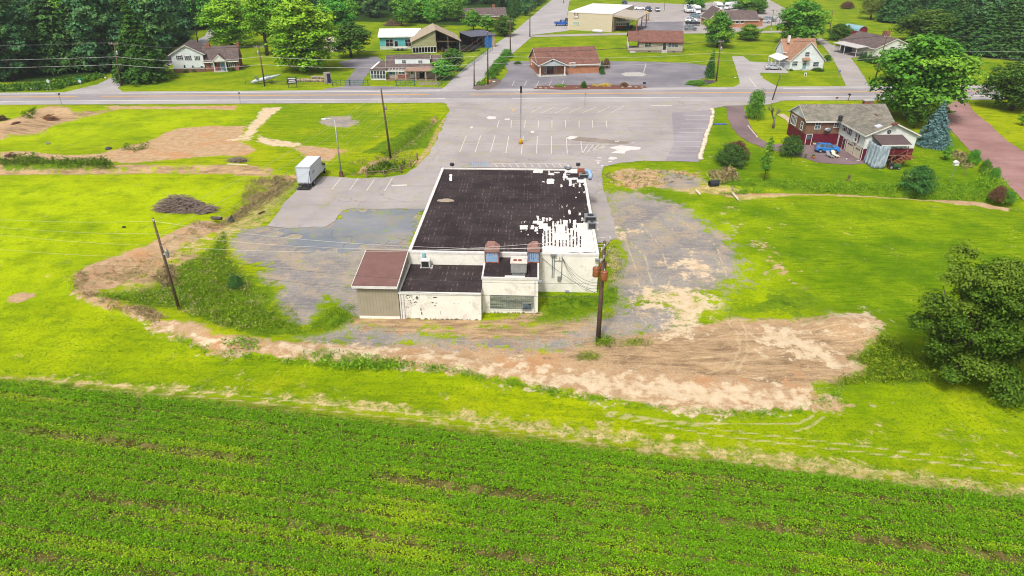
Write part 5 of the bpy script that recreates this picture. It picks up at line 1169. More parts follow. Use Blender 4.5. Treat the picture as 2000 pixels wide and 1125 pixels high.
maroon = M('maroon painted block', C(116,34,54), .7, .12); blackm = Mplain('black shutter', C(36,38,48), .7); bluedoor = Mplain('blue door', C(112,160,196), .5); found = M('block foundation', C(150,134,122), .9); conc = M('concrete', C(196,192,186), .8); wood_ = M('weathered wood', C(150,128,104), .9, .2, 3); darkin = M('dark interior', C(40,34,36), .9)
def house(name, label, cat, s): return thing(name, label, cat, (s.o.x, s.o.y, 0), s.a)

# --- split level house, upper left ---
s = Site((341,142.5), (467,137.5)); h = house('split_level_house', 'split level house with a white gabled wing and a red brick wing, upper left', 'house', s)
xm = s.front(402, 140)[0]; W1 = s.front(467, 137)[0]; ze = s.front(402, 106)[1]
gable(h, 0, xm, 0, 9.5, ze+.3, ze+2.3, 'y', sid_w, sh_old, z0=1.1, eave=.6)
B().box(.02, -.02, -.3, xm-.02, 9.45, 1.098).o('foundation', brick_b, h)
for a, b_ in (((346,109),(355,116)), ((362.5,109.5),(372,117)), ((382,110),(388.5,117))): win_px(s, h, a, b_, mull=(2,2), shutters=blackm, shw=.2)
for a, b_ in (((358.5,127),(363,133)), ((374.5,128),(379,133)), ((391.5,129),(397,133.5))): win_px(s, h, a, b_, mull=(1,1), y=-.02)
zb = s.front(460, 117)[1]; w_, rf = gable(h, xm+.02, W1, .25, 7.2, zb, zb+2.9, 'x', brick_r, sh_old, eave=.4, rake=.25)
win_px(s, h, (411,119), (419,129), y=.25, mull=(2,2), shutters=blackm); win_px(s, h, (445,120), (458,130), y=.25, mull=(3,2), shutters=blackm)
xd, zd = s.front(430, 122, .25); door(h, xd, xd+.95, .1, 2.1, bluedoor, y=.25)
xa = s.front(416, 116)[0]; xb = s.front(441, 116)[0]
gable(h, xa, xb, -1.0, 2.2, zb+.02, zb+1.5, 'y', white, sh_old, z0=zb-.12, eave=.15, rake=.1, name='porch_gable')
for x in (xa+.1, xb-.1): B().cyl(x, -.85, -.05, zb-.12, .12).o('porch_column', white, h)
B().box(xa-.2, -1.2, -.3, xb+.2, .24, .12).o('porch_floor', conc, h)
for yy, zt in ((3.6, zb+3.6),): B().box(W1+.02, yy-.55, -.3, W1+.55, yy+.55, zt).box(W1-.02, yy-.6, zt, W1+.6, yy+.6, zt+.12).o('end_chimney', brick_r, h)
B().box(xm+.6, 3.2, zb+.5, xm+1.5, 4.2, zb+3.7).o('chimney', brick_r, rf)
for y0_, z0_ in ((1.2,.9), (5.2,.9)): window(h, y0_, z0_, y0_+.9, z0_+1.2, y=W1, axis='y', sgn=1, mull=(1,2))
window(h, 2.1, 3.0, 2.7, 4.0, y=W1, axis='y', sgn=1, mull=(1,2))

# --- weathered house with sunroom and porch ---
s = Site((752,157), (843,156.5)); h = house('weathered_house', 'small weathered house with a white dormer, glass sunroom and rusty porch roof', 'house', s)
Wx = s.W+1.4; zeave = 2.35; zr = 4.9; y0_ = 1.9
w_, rf = gable(h, .3, Wx+.6, y0_, y0_+6.6, zeave, zr, 'x', M('stained wall', C(196,180,160), .9, .15), sh_old, eave=.35, rake=.3)
a, za = s.front(771, 116, y0_+1.1); b_, zb = s.front(840, 129, y0_+1.1)
B().box(a, y0_+1.1, zeave+.5, b_, y0_+3.3, zr-.22).o('dormer', sid_w, h)
B().slab([(a-.2, y0_+.9, zr-.26), (b_+.2, y0_+.9, zr-.26), (b_+.2, y0_+3.6, zr+.12), (a-.2, y0_+3.6, zr+.12)], (0, 0, .1)).o('dormer_roof', sh_old, h)
B().box(b_+.2, y0_+.8, zr-.45, b_+.28, y0_+3.6, zr+.2).o('dormer_trim', white, h)
for p_, q in (((785,117.5),(793,127)), ((817,118),(825,127))): win_px(s, h, p_, q, y=y0_+1.1, mull=(2,3))
# porch roof right half, bare rafters left half, posts
xq = s.front(790, 142, -.4)[0]
B().slab([(xq, -.6, 2.15), (Wx, -.6, 2.15), (Wx-.2, y0_, 2.6), (xq+.2, y0_, 2.6)], (0, 0, .07)).o('porch_roof', M('rusty porch metal', C(170,140,122), .8, .12, 2, grime=C(140,96,70)), h)
r_ = B(); r_.box(.2, -.6, 2.05, xq, -.5, 2.2); 
for i in range(6): r_.tube([(.3+i*(xq-.3)/6, -.55, 2.15), (.3+i*(xq-.3)/6, y0_, 2.5)], .05, 4)
r_.o('bare_rafters', white, h)
for i in range(6): B().box(.3+i*(Wx-.6)/5-.08, -.5, -.05, .3+i*(Wx-.6)/5+.08, -.34, 2.1).o('porch_post', M('cream post', C(226,210,176), .8), h)
B().box(.2, -.4, -.2, Wx, y0_, .12).o('porch_floor', wood_, h)
window(h, .8, 1.1, 2.6, 2.0, y=y0_, mull=(2,1), fm=Mplain('teal frame', C(110,170,180))); window(h, 3.2, 1.1, 4.6, 1.9, y=y0_, mull=(2,1)); door(h, 6.0, 6.8, .12, 2.1, white, y=y0_, panel=True); door(h, 8.1, 9.3, .12, 2.1, darkin, y=y0_)
B().box(2.9, y0_-.08, .12, 5.4, y0_-.01, 1.0).o('brick_apron', brick_r, h)
# sunroom
a, za = s.front(725, 154.5, .4); b_ = .2
sr = B(); zt = 2.25
for i in range(6): x = a+(b_-a)*i/5; sr.box(x-.06, .35, 0, x+.06, .47, zt)
for i in range(4): y = .41+i*1.8; sr.box(a-.06, y-.06, 0, a+.06, y+.06, zt)
sr.box(a-.06, .35, .0, b_, .47, .35); sr.box(a-.06, .35, 1.2, b_, .46, 1.28); sr.box(a-.06, .35, zt-.1, b_, .48, zt+.08); sr.box(a-.06, .35, zt-.1, a+.05, 6, zt+.08); sr.box(a-.06, .48, 0, a+.05, 6, .35)
sr.o('sunroom_frame', white, h); gl = B(); gl.box(a+.0, .40, .35, b_, .43, zt-.1); gl.box(a-.02, .5, .35, a+.02, 6, zt-.1); gl.o('sunroom_glass', glass, h)
B().slab([(a-.2, .2, zt+.1), (b_+.25, .2, zt+.1), (b_+.25, 6.4, 3.3), (a+1.4, 6.4, 3.3)], (0, 0, .08)).o('sunroom_roof', sh_old, h)
B().slab([(a-.1, .9, zt+.32), (a+.5, .9, zt+.32), (a+1.7, 6.0, 3.33), (a+1.2, 6.0, 3.33)], (0, 0, .03)).o('roof_cover', white, h)

# --- teal workshop ---
s = Site((742.5,96.5), (806,95.5)); h = house('teal_workshop', 'low teal and white workshop with ribbed white metal roof', 'workshop', s)
ht = s.front(742, 72)[1]; Wt = s.front(806, 95)[0]+2.2
B().box(0, 0, -.2, Wt, 7.5, .9).o('base_wall', M('pale block', C(206,214,196), .8, .12), h)
B().box(0.01, .01, .9, Wt-.01, 7.48, ht).o('wall', M('teal boards', C(96,190,190), .8, .14, 2, grime=C(190,224,212)), h)
rfm = Msiding('white ribbed metal roof', C(242,240,240), 1.3, True, .8, .03, .88)
zq = [p for p in (0,)]; B().slab([(-.4, -.5, ht), (Wt+.4, -.5, ht), (Wt+.4, 8.2, ht+1.2), (-.4, 8.2, ht+1.2)], (0, 0, .12)).o('roof', rfm, h)
B().box(-.4, -.56, ht-.18, Wt+.4, -.5, ht+.12).o('roof_trim', white, h)
for p_, q in (((753,77),(768,90)), ((791,77),(803,90))): win_px(s, h, p_, q, mull=(2,2), glassm=darkin)
x_, z_ = s.front(771, 90); door(h, x_, x_+1.0, .1, 2.3, darkin)
# --- barn ---
s = Site((806,104), (899,101.5)); h = house('pole_barn', 'big open fronted barn with patched tan metal roof and fibreglass gable', 'barn', s)
ze = s.front(897.5, 80)[1]; zr = s.front(851, 58)[1]; Wb = s.W; xm = s.front(851, 60)[0]; Db = 14
fib = Msiding('yellowed fibreglass sheet', C(170,168,130), .5, True, .8, .14, .85)
rmet = Msiding('patched tan metal roof', C(186,168,146), .7, True, .85, .12, .85)
b_ = B()
b_.slab([(-.4, -.5, ze-.1), (-.4, Db, ze-.1), (xm, Db, zr), (xm, -.5, zr)], (0, 0, .12)); b_.slab([(Wb+.4, -.5, ze-.1), (Wb+.4, Db, ze-.1), (xm, Db, zr), (xm, -.5, zr)], (0, 0, .12)); b_.o('roof', rmet, h)
zlow = s.front(806, 92)[1]; xo = s.front(852, 95)[0]; sl = (zr-ze)/xm
B().slab([(0, 0, zlow), (xo, 0, zlow), (xo, 0, ze+sl*min(xo, xm)-.15), (0, 0, ze-.12)], (0, .08, 0)).o('gable_sheeting', fib, h)
fr_ = B()
for i in range(9): x = .1+i*(xo-.1)/8; fr_.box(x-.06, 0, -.1, x+.06, .1, zlow)
fr_.box(0, -.02, zlow-.1, xo, .1, zlow+.05); fr_.box(0, -.02, -.1, xo, .1, .15); fr_.o('window_frame', white, h)
B().box(-.05, 0, -.1, .05, Db, ze-.15).o('side_wall', fib, h)
B().box(Wb-.05, 0, -.1, Wb+.05, Db*.55, ze-.15).box(Wb-.05, Db*.6, -.1, Wb+.05, Db, ze-.15).o('side_wall', Msiding('blue grey sheet metal', C(140,150,166), .4, True, .8), h)
B().slab([(0, Db-.1, -.1), (Wb, Db-.1, -.1), (Wb, Db-.1, ze-.1), (xm, Db-.1, zr-.1), (0, Db-.1, ze-.1)], (0, .1, 0)).o('back_wall', M('old grey boards', C(96,84,78), .9, .2), h)
for x in (xo+.1, (xo+Wb)/2, Wb-.15): B().box(x-.1, -.02, -.1, x+.1, .18, ze-.1+(sl*(Wb-x) if x > xm else 0)).o('post', wood_, h)
for i in range(4): B().tube([(0, 2.8*i+.6, ze-.2), (Wb, 2.8*i+.6, ze-.2)], .08, 5).tube([(0, 2.8*i+.6, ze-.2), (xm, 2.8*i+.6, zr-.25), (Wb, 2.8*i+.6, ze-.2)], .07, 5).o('roof_truss', wood_, h)
rr = random.Random(8)
junk = [C(130,60,50), C(90,90,96), C(160,150,130), C(70,60,56), C(60,80,110), C(180,170,160)]
for i in range(16):
    q = s.o+Vector((s.c, s.s, 0))*rr.uniform(xo+.6, Wb-.9)+Vector((-s.s, s.c, 0))*(.8+i*.8)
    o = thing('stored_crate', ['%s crate of clutter %s in the open barn' % (a, b) for a in ('dull red','grey','pale','dark') for b in ('near the front','by the post','towards the back','at the rear')][i], 'crate', (q.x, q.y, -.05), rr.uniform(0, 3), 'clutter stored in the barn')
    w_, d_, hh = rr.uniform(.5, 1.1), rr.uniform(.5, 1), rr.uniform(.5, 1.3); cm_ = M('clutter %d' % (i % 6), junk[i % 6], .8, .15)
    b_ = B(); b_.box(-w_/2, -d_/2, 0, w_/2, d_/2, .06)
    for k in range(3): z = .1+k*hh/3; b_.box(-w_/2, -d_/2-.03, z, w_/2, -d_/2, z+hh/3-.06).box(-w_/2, d_/2, z, w_/2, d_/2+.03, z+hh/3-.06).box(-w_/2-.03, -d_/2, z, -w_/2, d_/2, z+hh/3-.06).box(w_/2, -d_/2, z, w_/2+.03, d_/2, z+hh/3-.06)
    b_.o('slats', cm_, o); B().box(-w_/2+.05, -d_/2+.05, .1, w_/2-.05, d_/2-.05, hh*.9).o('contents', M('clutter %d' % ((i+2) % 6), junk[(i+2) % 6], .8, .15), o)
# --- lean-to shed with blue door ---
s = Site((922,96), (964,92)); h = house('lean_to_shed', 'dark roofed lean-to shed with a bright blue panel, right of the barn', 'shed', s)
ze = s.front(945, 70)[1]; Ws = s.front(966, 92)[0]
B().slab([(-.5, -.3, ze), (Ws+.6, -.3, ze), (Ws+.6, 8, ze+.5), (-.5, 8, ze+.5)], (0, 0, .12)).o('roof', M('grey blue roll roof', C(104,104,120), .9), h)
B().box(0, 7.8, -.1, Ws, 7.9, ze+.3).o('back_wall', darkin, h); B().box(Ws-.0, 0, -.1, Ws+.1, 7.9, ze-.02).o('side_wall', M('tan board', C(196,176,146)), h)
xa = s.front(947, 90)[0]; B().box(xa, -.02, -.05, Ws-1.0, .06, ze-.05).o('blue_panel', M('bright blue sheet', C(40,120,200), .5, .1), h); B().box(Ws-.98, -.02, -.05, Ws-.01, .06, ze-.05).o('end_panel', M('tan board', C(196,176,146)), h)
for x in (.1, 2.0): B().box(x-.07, 0, -.05, x+.07, .14, ze).o('post', M('red post', C(120,40,44)), h)
# --- far brown roofed house ---
s = Site((905,40.5), (988,39)); h = house('far_ranch_house', 'far long brick house with brown roof and one chimney beyond the barn', 'house', s)
ze = s.front(940, 31)[1]; w_, rf = gable(h, 0, s.W, 0, 9, ze, ze+2.4, 'x', brick_o, sh_old)
B().box(s.W*.72, 4.6, ze+1, s.W*.72+1, 5.6, ze+3.6).o('chimney', brick_r, rf)
for a in (.35, .5, .62, .85): window(h, s.W*a, .9, s.W*a+1.6, 2.1, mull=(2,1))
# --- beige commercial building with carport ---
s = Site((1108.5,58), (1194.5,62.5)); h = house('beige_depot', 'tall windowless beige panel building with white flat roof', 'depot', s)
zt = s.front(1110, 23.8)[1]; zt2 = s.front(1195, 27)[1]; L7 = s.W; D7 = 32
B().box(0, 0, -.3, L7, D7, zt-.1).o('wall', sid_p, h); B().box(-.1, -.1, zt-.1, L7+.1, D7+.1, zt+.12).o('roof', M('white membrane', C(248,240,238), .7, .03, .3), h)
x_, z_ = s.front(1125.5, 32.5); B().cbox(x_, -.06, z_, 1.7, .08, 1.1).o('sign_board', M('sign surround', C(170,156,140)), h); B().cbox(x_, -.12, z_, 1.3, .04, .6).o('sign_face', white, h)
for px_ in (1123, 1128.7): x_, z_ = s.front(px_, 26.8); B().cbox(x_, -.15, z_, .3, .3, .35).o('wall_lamp', dark_metal, h)
win_px(s, h, (1119,42.5), (1131.5,48.5), mull=(2,2), glassm=M('pale glass block', C(176,196,178), .4)); 
s7 = s
h = thing('carport', 'grey roofed open carport sheltering a bus beside the beige depot', 'carport', (s.o.x, s.o.y, 0), s.a)
xe, zz2 = s.front(1246, 38); zc = s.front(1195, 30)[1]
B().slab([(L7+.15, -.2, zc), (xe, -.2, zz2), (xe, 17, zz2+.1), (L7+.15, 17, zc+.2)], (0, 0, .25)).o('roof', M('grey brown roll roof', C(190,178,166), .9, .06), h)
B().slab([(L7+.15, -.26, zc-.35), (xe, -.26, zz2-.35), (xe, -.26, zz2+.2), (L7+.15, -.26, zc+.2)], (0, .05, 0)).o('fascia', M('tan fascia', C(186,170,144)), h)
for x in (L7+.5, xe-.3):
    for y in (.0, 8, 16): B().box(x-.14, y, -.1, x+.14, y+.25, (zc if x < L7+2 else zz2)-.02).o('post', brick_r if x > L7+2 else brick_r, h)
# --- brown roofed office ---
s = Site((1052,150), (1168,146)); h = house('brick_office', 'long brick office with brown gabled roof and white columned entrance porch', 'office', s)
y0_ = 2.6; xw = s.front(1057, 146)[0]; ze = s.front(1169, 123, y0_)[1]; Wr = s.front(1169, 145, y0_)[0]
w_, rf = gable(h, .5, Wr, y0_, y0_+11.5, ze, ze+3.1, 'x', brick_o, sh_brn, eave=.4, rake=.35)
xa = .1; xb = s.front(1105, 149)[0]; zp = s.front(1103, 126)[1]; zpk = s.front(1078, 115)[1]
sd_pale = Msiding('pale blue siding', C(196,208,210), .2, False, .85)
gable(h, xa, xb, -.1, y0_+4.4, zp, zpk, 'y', sd_pale, sh_brn, z0=zp-.2, eave=.3, rake=.25, name='porch_gable')
B().box(xa-.2, -.3, -.2, xb+.3, y0_-.01, .14).o('porch_floor', conc, h)
for x in (xa+.25, xb-.3): B().box(x-.13, -.05, .5, x+.13, .2, zp-.2).box(x-.22, -.15, .0, x+.22, .3, .5).o('porch_column', white, h)
door(h, (xa+xb)/2-.9, (xa+xb)/2+.9, .14, 2.3, Mplain('wine door', C(96,40,48)), y=y0_, panel=True)
for dx in (-1.5, 1.3): window(h, (xa+xb)/2+dx, .5, (xa+xb)/2+dx+.3, 2.1, y=y0_)
x_, z_ = s.front(1077.5, 117.5, -.1); B().lathe(0, 0, [(.35, 0), (.35, .05)], 12); b_ = B(); b_.tube([(x_, -.14, z_), (x_, -.1, z_)], .34, 12); b_.o('gable_wreath', darkin, h)
x_, z_ = s.front(1117.7, 126.5, y0_); b_ = B(); b_.slab([(x_+1.05*math.cos(k*math.pi/8)*1.0, y0_-.08, z_+.62*max(-1, min(1, 1.25*math.sin(k*math.pi/8)))) for k in range(16)], (0, .06, 0)); b_.o('sign_board', white, h)
b_ = B(); 
for k, (w_s, zz_) in enumerate(((.6,.34),(1.3,.14),(1.45,-.04),(.9,-.24),(.35,-.42))): b_.cbox(x_, y0_-.1, z_+zz_, w_s, .02, .09)
b_.o('sign_lettering', Mplain('dark lettering', C(70,76,92)), h)
window(h, y0_+8.3, 1.0, y0_+9.5, 2.2, y=.5, axis='y', sgn=-1, mull=(2,1))
# --- tan ranch ---
s = Site((1247.5,101.5), (1332.5,103)); h = house('tan_ranch_house', 'small grey beige ranch house with brown roof and side porch', 'house', s)
ze = s.front(1290, 81)[1]; w_, rf = gable(h, 0, s.W, 0, 9.2, ze, ze+2.3, 'x', sid_g, sh_brn, z0=.55, eave=.45, rake=.2, trim=M('brown edge trim', C(130,60,52)))
B().box(.02, .02, -.3, s.W-.02, 9.1, .548).o('foundation', found, h)
win_px(s, h, (1260,81.5), (1272,91), mull=(2,2)); win_px(s, h, (1306,82.5), (1324,92.5), mull=(3,2)); x_, z_ = s.front(1294, 96); door(h, x_, x_+.95, .75, 2.6, blackm, panel=True)
st_ = B(); 
for k in range(3): st_.box(x_-.3, -.35*(k+1), -.1, x_+1.3, -.35*k-(.01 if k else .03), .7-.22*k)
st_.o('steps', conc, h)
for px_ in (1268, 1316): a_, z_ = s.front(px_, 99.8); B().box(a_-.3, -.02, .12, a_+.3, .01, .36).o('foundation_vent', darkin, h)
B().slab([(-3.4, -.3, ze-.02), (-.25, -.3, ze-.02), (-.25, 4.6, ze+2.1), (-3.4, 4.6, ze+2.1)], (0, 0, .12)).o('porch_roof', sh_brn, h)
B().slab([(-3.4, 9.4, ze-.02), (-.25, 9.4, ze-.02), (-.25, 4.6, ze+2.1), (-3.4, 4.6, ze+2.1)], (0, 0, .12)).o('porch_roof', sh_brn, h)
B().box(-3.3, 0, -.2, -.02, 8, .5).o('porch_floor', found, h); B().box(-3.3, 0, .5, -.02, .1, 1.2).box(-3.3, .1, .5, -3.2, 8, 1.2).o('porch_wall', sid_g, h)
for x, y in ((-3.25, 0), (-3.25, 4), (-3.25, 7.9)): B().box(x-.02, y, 1.2, x+.14, y+.16, ze).o('porch_post', white, h)
B().box(-2.6, -1.6, -.2, -1.0, -.02, .2).o('porch_steps', conc, h)
# --- orange brick office, far ---
s = Site((1423,53.5), (1479,53.5)); h = house('orange_brick_office', 'far orange brick office with purple brown hipped roof by the truck yard', 'office', s)
ze = s.front(1450, 37.8)[1]; w_, rf = gable(h, 0, s.W, 0, 10, ze, ze+2.4, 'x', brick_o, sh_old, eave=.5)
gable(h, -7.2, -.02, 1.0, 12, ze, ze+3.4, 'y', brick_o, sh_old, eave=.4, name='wing')
for px_ in (1430.6, 1440, 1450): x_, z_ = s.front(px_, 42); window(h, x_-.55, z_-.6, x_+.55, z_+.55, mull=(1,1), fw=.14)
B().box(s.W+.4, 4, -.2, s.W+3.0, 9, ze-.4).o('side_annex', brick_o, h); B().box(s.W+.3, 3.7, ze-.4, s.W+3.4, 9.3, ze-.2).o('annex_roof', sh_old, h)
# --- white cottage ---
s = Site((1541,137), (1606,136)); h = house('white_cottage', 'white cottage with steep orange tan cross gable roof and teal door', 'house', s)
ze = s.front(1606, 116)[1]; zr = s.front(1571, 82)[1]; 
gable(h, 0, s.W, 0, 7.5, ze, zr, 'y', sid_w, sh_tan, eave=.35, rake=.3)
gable(h, .25, s.W+.1, 5.2, 9.8, zr-2.9, zr-.35, 'x', sid_w, sh_tan, eave=.35, rake=.25, z0=-.2, name='rear_wing')
win_px(s, h, (1573.5,102), (1580,110), mull=(1,2)); win_px(s, h, (1548,120), (1556.5,128), mull=(1,2)); win_px(s, h, (1589,121.5), (1598,129), mull=(1,2))
x_, z_ = s.front(1569, 120); door(h, x_, x_+.95, .3, 2.3, Mplain('teal door', C(120,180,176)), panel=True)
B().slab([(x_-.5, -.9, 2.45), (x_+1.5, -.9, 2.45), (x_+1.4, -.01, 2.95), (x_-.4, -.01, 2.95)], (0, 0, .1)).o('door_hood', sh_tan, h)
B().box(x_-.35, -1.1, -.2, x_+1.3, -.02, .28).o('steps', conc, h)
rl_ = B()
def rail(bb, a, b, z0=.1, z1=1.0, n=8, r_=.03):
    a, b = Vector(a), Vector(b); bb.tube([a+Vector((0,0,z1)), b+Vector((0,0,z1))], r_, 5)
    for i in range(n+1): p = a.lerp(b, i/n); bb.tube([p+Vector((0,0,z0)), p+Vector((0,0,z1))], r_*.7, 4)
rail(rl_, (.1,-1.0,0), (x_-.4,-1.0,0)); rail(rl_, (x_+1.35,-1.0,0), (x_+2.4,-1.0,0), n=4); rl_.o('front_railing', white, h)
B().slab([(-2.3, 1.5, ze-.5), (0-.02, 1.5, ze+.4), (-.02, 8.5, ze+.4), (-2.3, 8.5, ze-.5)], (0, 0, .1)).o('side_porch_roof', white, h)
sp_ = B(); 
for y in (1.6, 3.9, 6.2, 8.3): sp_.box(-2.2, y, -.1, -2.08, y+.12, ze-.5)
rail(sp_, (-2.14,1.6,0), (-2.14,8.3,0), n=18); sp_.o('side_porch', white, h)
B().box(1.2, 6.0, zr-1.0, 1.8, 6.6, zr+.7).o('chimney', white, h)
# --- brown roofed bungalow ---
s = Site((1707,114), (1778,110.5)); h = house('brown_bungalow', 'wide brown roofed bungalow with white gable end and brick chimney', 'house', s)
xg = s.front(1746, 112)[0]; ze = 2.7
gable(h, 0, s.W, 0, 15, ze, ze+2.3, 'y', white, sh_old, eave=.5, rake=.3)
x_, z_ = s.front(1728, 105); window(h, x_-.6, z_-.5, x_+.6, z_+.4, mull=(3,1)); x_, z_ = s.front(1739, 104); window(h, x_-.9, z_-.1, x_+.7, z_+.1)
B().box(s.W-1.6, 9.5, 2.9, s.W-.2, 11, 5.6).o('chimney', brick_r, h)
B().slab([(-4.2, 2.5, ze-.3), (-.52, 2.5, ze+.0), (-.52, 13, ze+.0), (-4.2, 13, ze-.3)], (0, 0, .12)).o('carport_roof', M('pale metal roof', C(206,200,196), .7), h)
for y in (2.8, 7.8, 12.6): B().box(-4.0, y, -.1, -3.88, y+.12, ze-.3).o('carport_post', white, h)
B().box(-3.9, 9.5, -.1, -.02, 9.6, ze-.4).o('carport_screen', M('slate screen', C(96,106,120)), h)
# --- garage by the large tree ---
s = Site((1866,135), (1884.5,135)); h = house('brick_garage', 'small garage with white gable and brick base right of the big tree', 'garage', s)
ze = s.front(1885, 114)[1]; B().box(0, 0, -.2, s.W+.2, 9, 1.3).o('base_wall', brick_r, h); B().box(.02, .02, 1.3, s.W+.18, 8.98, ze).o('wall', white, h)
B().slab([(-.3, -.3, ze), (s.W+.5, -.3, ze), (s.W+.5, 9.3, ze+.9), (-.3, 9.3, ze+.9)], (0, 0, .15)).o('roof', sh_old, h); window(h, .4, 1.5, 1.3, 2.3, y=.02)
# --- red shed ---
s = Site((1674,74), (1691,73)); h = house('red_shed', 'round roofed red shed behind the brown bungalow', 'shed', s)
b_ = B(); n = 10; pr = [(s.W/2-s.W/2*math.cos(i*math.pi/n), 2.0+1.5*math.sin(i*math.pi/n)) for i in range(n+1)]
B().slab([(0, 0, -.1)]+[(x, 0, z) for x, z in pr]+[(s.W, 0, -.1)], (0, 7, 0)).o('wall', M('barn red', C(140,40,50)), h)
for i in range(n): b_.slab([(pr[i][0], -.2, pr[i][1]+.02), (pr[i+1][0], -.2, pr[i+1][1]+.02), (pr[i+1][0], 7.2, pr[i+1][1]+.02), (pr[i][0], 7.2, pr[i][1]+.02)], (0, 0, .08))
b_.o('roof', M('pale blue metal', C(150,190,200), .5), h)
s = Site((1683,82), (1690,82)); h = house('garden_shed', 'little pinkish garden shed between the red shed and the bungalow', 'shed', s)
gable(h, 0, s.W, 0, 2.4, 1.8, 2.6, 'y', M('pink board', C(190,130,130)), M('pink roof', C(206,184,176)))

# --- grey roofed house with garages, right ---
ha = .03; A = g(1567, 283); h = thing('grey_roofed_house', 'L shaped house with mottled grey roof, brick left wing and white garage wing', 'house', (A.x, A.y, 0), ha)
s = Site.__new__(Site); s.o = Vector((A.x, A.y, 0)); s.a = ha; s.c, s.s = math.cos(ha), math.sin(ha)
xc = s.ground(1638, 286)[0]; yd = s.ground(1679.5, 313.5)[1]; xe = xc+8.0; zE = 4.15; zR = 5.9
w_, rf = gable(h, 0, xe+.6, 0, 7.0, zE, zR, 'x', brick_b, sh_mot, z0=1.9, eave=.35, rake=.25, gablem=sid_w)
B().box(.015, .015, -.2, xc, 6.98, 1.898).o('basement_wall', maroon, h); B().box(xc+.1, .015, -.2, xe+.55, 6.98, 1.898).o('rear_wall', maroon, h)
sidw2 = Msiding('pale grey siding', C(240,244,238), .22, False, .86)
w2, rf2 = gable(h, xc, xe, yd, 3.49, zE-.01, zR, 'y', sidw2, sh_mot, z0=1.9, eave=.4, rake=.35, name='garage_wing_wall')
B().box(xc+.015, yd+.015, -.2, xe-.015, .0, 1.898).o('garage_wall', maroon, h)
win_px(s, h, (1593.5,239), (1601,251.5), mull=(2,2)); win_px(s, h, (1630.5,240), (1637.5,248.5), mull=(2,2))
x_, z_ = s.front(1579.5, 274); door(h, x_-.5, x_+.4, .0, 1.8, M('maroon door', C(110,30,44)), y=.015, panel=True)
window(h, 4.0, 2.2, 6.2, 3.7, y=0, axis='y', sgn=-1, mull=(4,1), glassm=glass); window(h, 1.2, 2.2, 2.0, 3.5, y=0, axis='y', sgn=-1, mull=(1,2))
# garage wing, wall facing left
mar_sh = M('mauve shutter', C(130,90,96))
for px_, py_, hh, ww in ((1650.5,249,1.2,.65),(1660,256,1.2,.65),(1673.5,269,1.25,.9)):
    yy, zz_ = s.side(px_, py_, xc); f_ = window(h, yy-ww/2, zz_-hh/2, yy+ww/2, zz_+hh/2, y=xc, axis='y', sgn=-1, mull=(1,2), d=.22 if px_ > 1670 else .07)
    for d_ in (-1, 1): B().box(xc-.05, yy+d_*(ww/2+.22)-.14, zz_-hh/2, xc-.005, yy+d_*(ww/2+.22)+.14, zz_+hh/2).o('shutter', mar_sh, h)
gdm = Msiding('cream garage door', C(232,220,196), .45, False, .8)
for (a, b_) in (((1655,0),(1663,0)),): pass
for y0_, y1_ in ((yd+.7, yd+2.7), (yd+3.2, yd+5.3)):
    d_ = B().box(xc-.03, y0_, 0, xc+.01, y1_, 1.75).o('garage_door', gdm, h)
    for k in range(3): a = y0_+.25+k*(y1_-y0_-.5)/3; B().box(xc-.045, a, 1.25, xc-.031, a+(y1_-y0_-.5)/3-.1, 1.5).o('door_pane', glass, d_)
    f = B(); f.box(xc-.07, y0_-.1, 0, xc+.0, y0_-.005, 1.85); f.box(xc-.07, y1_+.005, 0, xc+.0, y1_+.1, 1.85); f.box(xc-.07, y0_, 1.755, xc, y1_, 1.85); f.o('door_frame', M('cream trim', C(236,222,196)), d_)
door(h, yd+5.9, yd+6.7, 0, 1.75, maroon, y=xc, axis='y', sgn=-1, panel=True); B().box(xc-.06, -.7, 0, xc-.01, -.3, 1.85).o('corner_post', white, h)
dsp = B(); dsp.tube([(xc-.15, yd-.05, zE-.1), (xc-.12, yd-.06, 3.4), (xc-.12, yd-.06, .1), (xc-.9, yd-.3, -.0)], .05, 6); dsp.o('downspout', white, h)
x_, z_ = s.front(1736.5, 257.5, yd); b_ = B(); b_.tube([(x_, yd-.06, z_), (x_, yd-.01, z_)], .3, 16); b_.o('gable_vent', blackm, h)
b_ = B(); b_.tube([(x_, yd-.08, z_), (x_, yd-.061, z_)], .13, 12); b_.o('vent_centre', galv, h)
# skylights, roof vent, pipe, chimney
def onroof(px, py, zguess, k=4):
    z = zguess
    for _ in range(k):
        lx, ly = s.ground(px, py, z); z = zE+(zR-zE)*(1-abs(lx-(xc+4))/4)+.2
    return lx, ly, z
def slopebox(bb, cx, cy, w_, l_, th):
    x0, x1 = cx-w_/2, cx+w_/2; f = lambda x: zE+(zR-zE)*(1-abs(x-(xc+4))/4.0)
    bb.slab([(x0, cy-l_/2, f(x0)+.13), (x1, cy-l_/2, f(x1)+.13), (x1, cy+l_/2, f(x1)+.13), (x0, cy+l_/2, f(x0)+.13)], (0, 0, th))
lx, ly, lz = onroof(1717, 241, 5.2); b_ = B(); slopebox(b_, lx, ly, .7, 1.1, .12); b_.o('skylight', M('white skylight', C(224,226,236), .3), rf2)
for px_, py_ in ((1712,223),(1743,242)): lx, ly, lz = onroof(px_, py_, 5.4); b_ = B(); slopebox(b_, lx+.35, ly, .8, .9, .1); b_.o('skylight', M('dark skylight', C(120,72,60), .4), rf2)
lx, ly = s.ground(1642, 229, 4.9); b_ = B(); b_.lathe(lx, ly, [(.34,4.3),(.34,4.95),(.42,5.0),(.38,5.15),(.05,5.2)], 14); b_.o('roof_fan', dark_metal, rf)
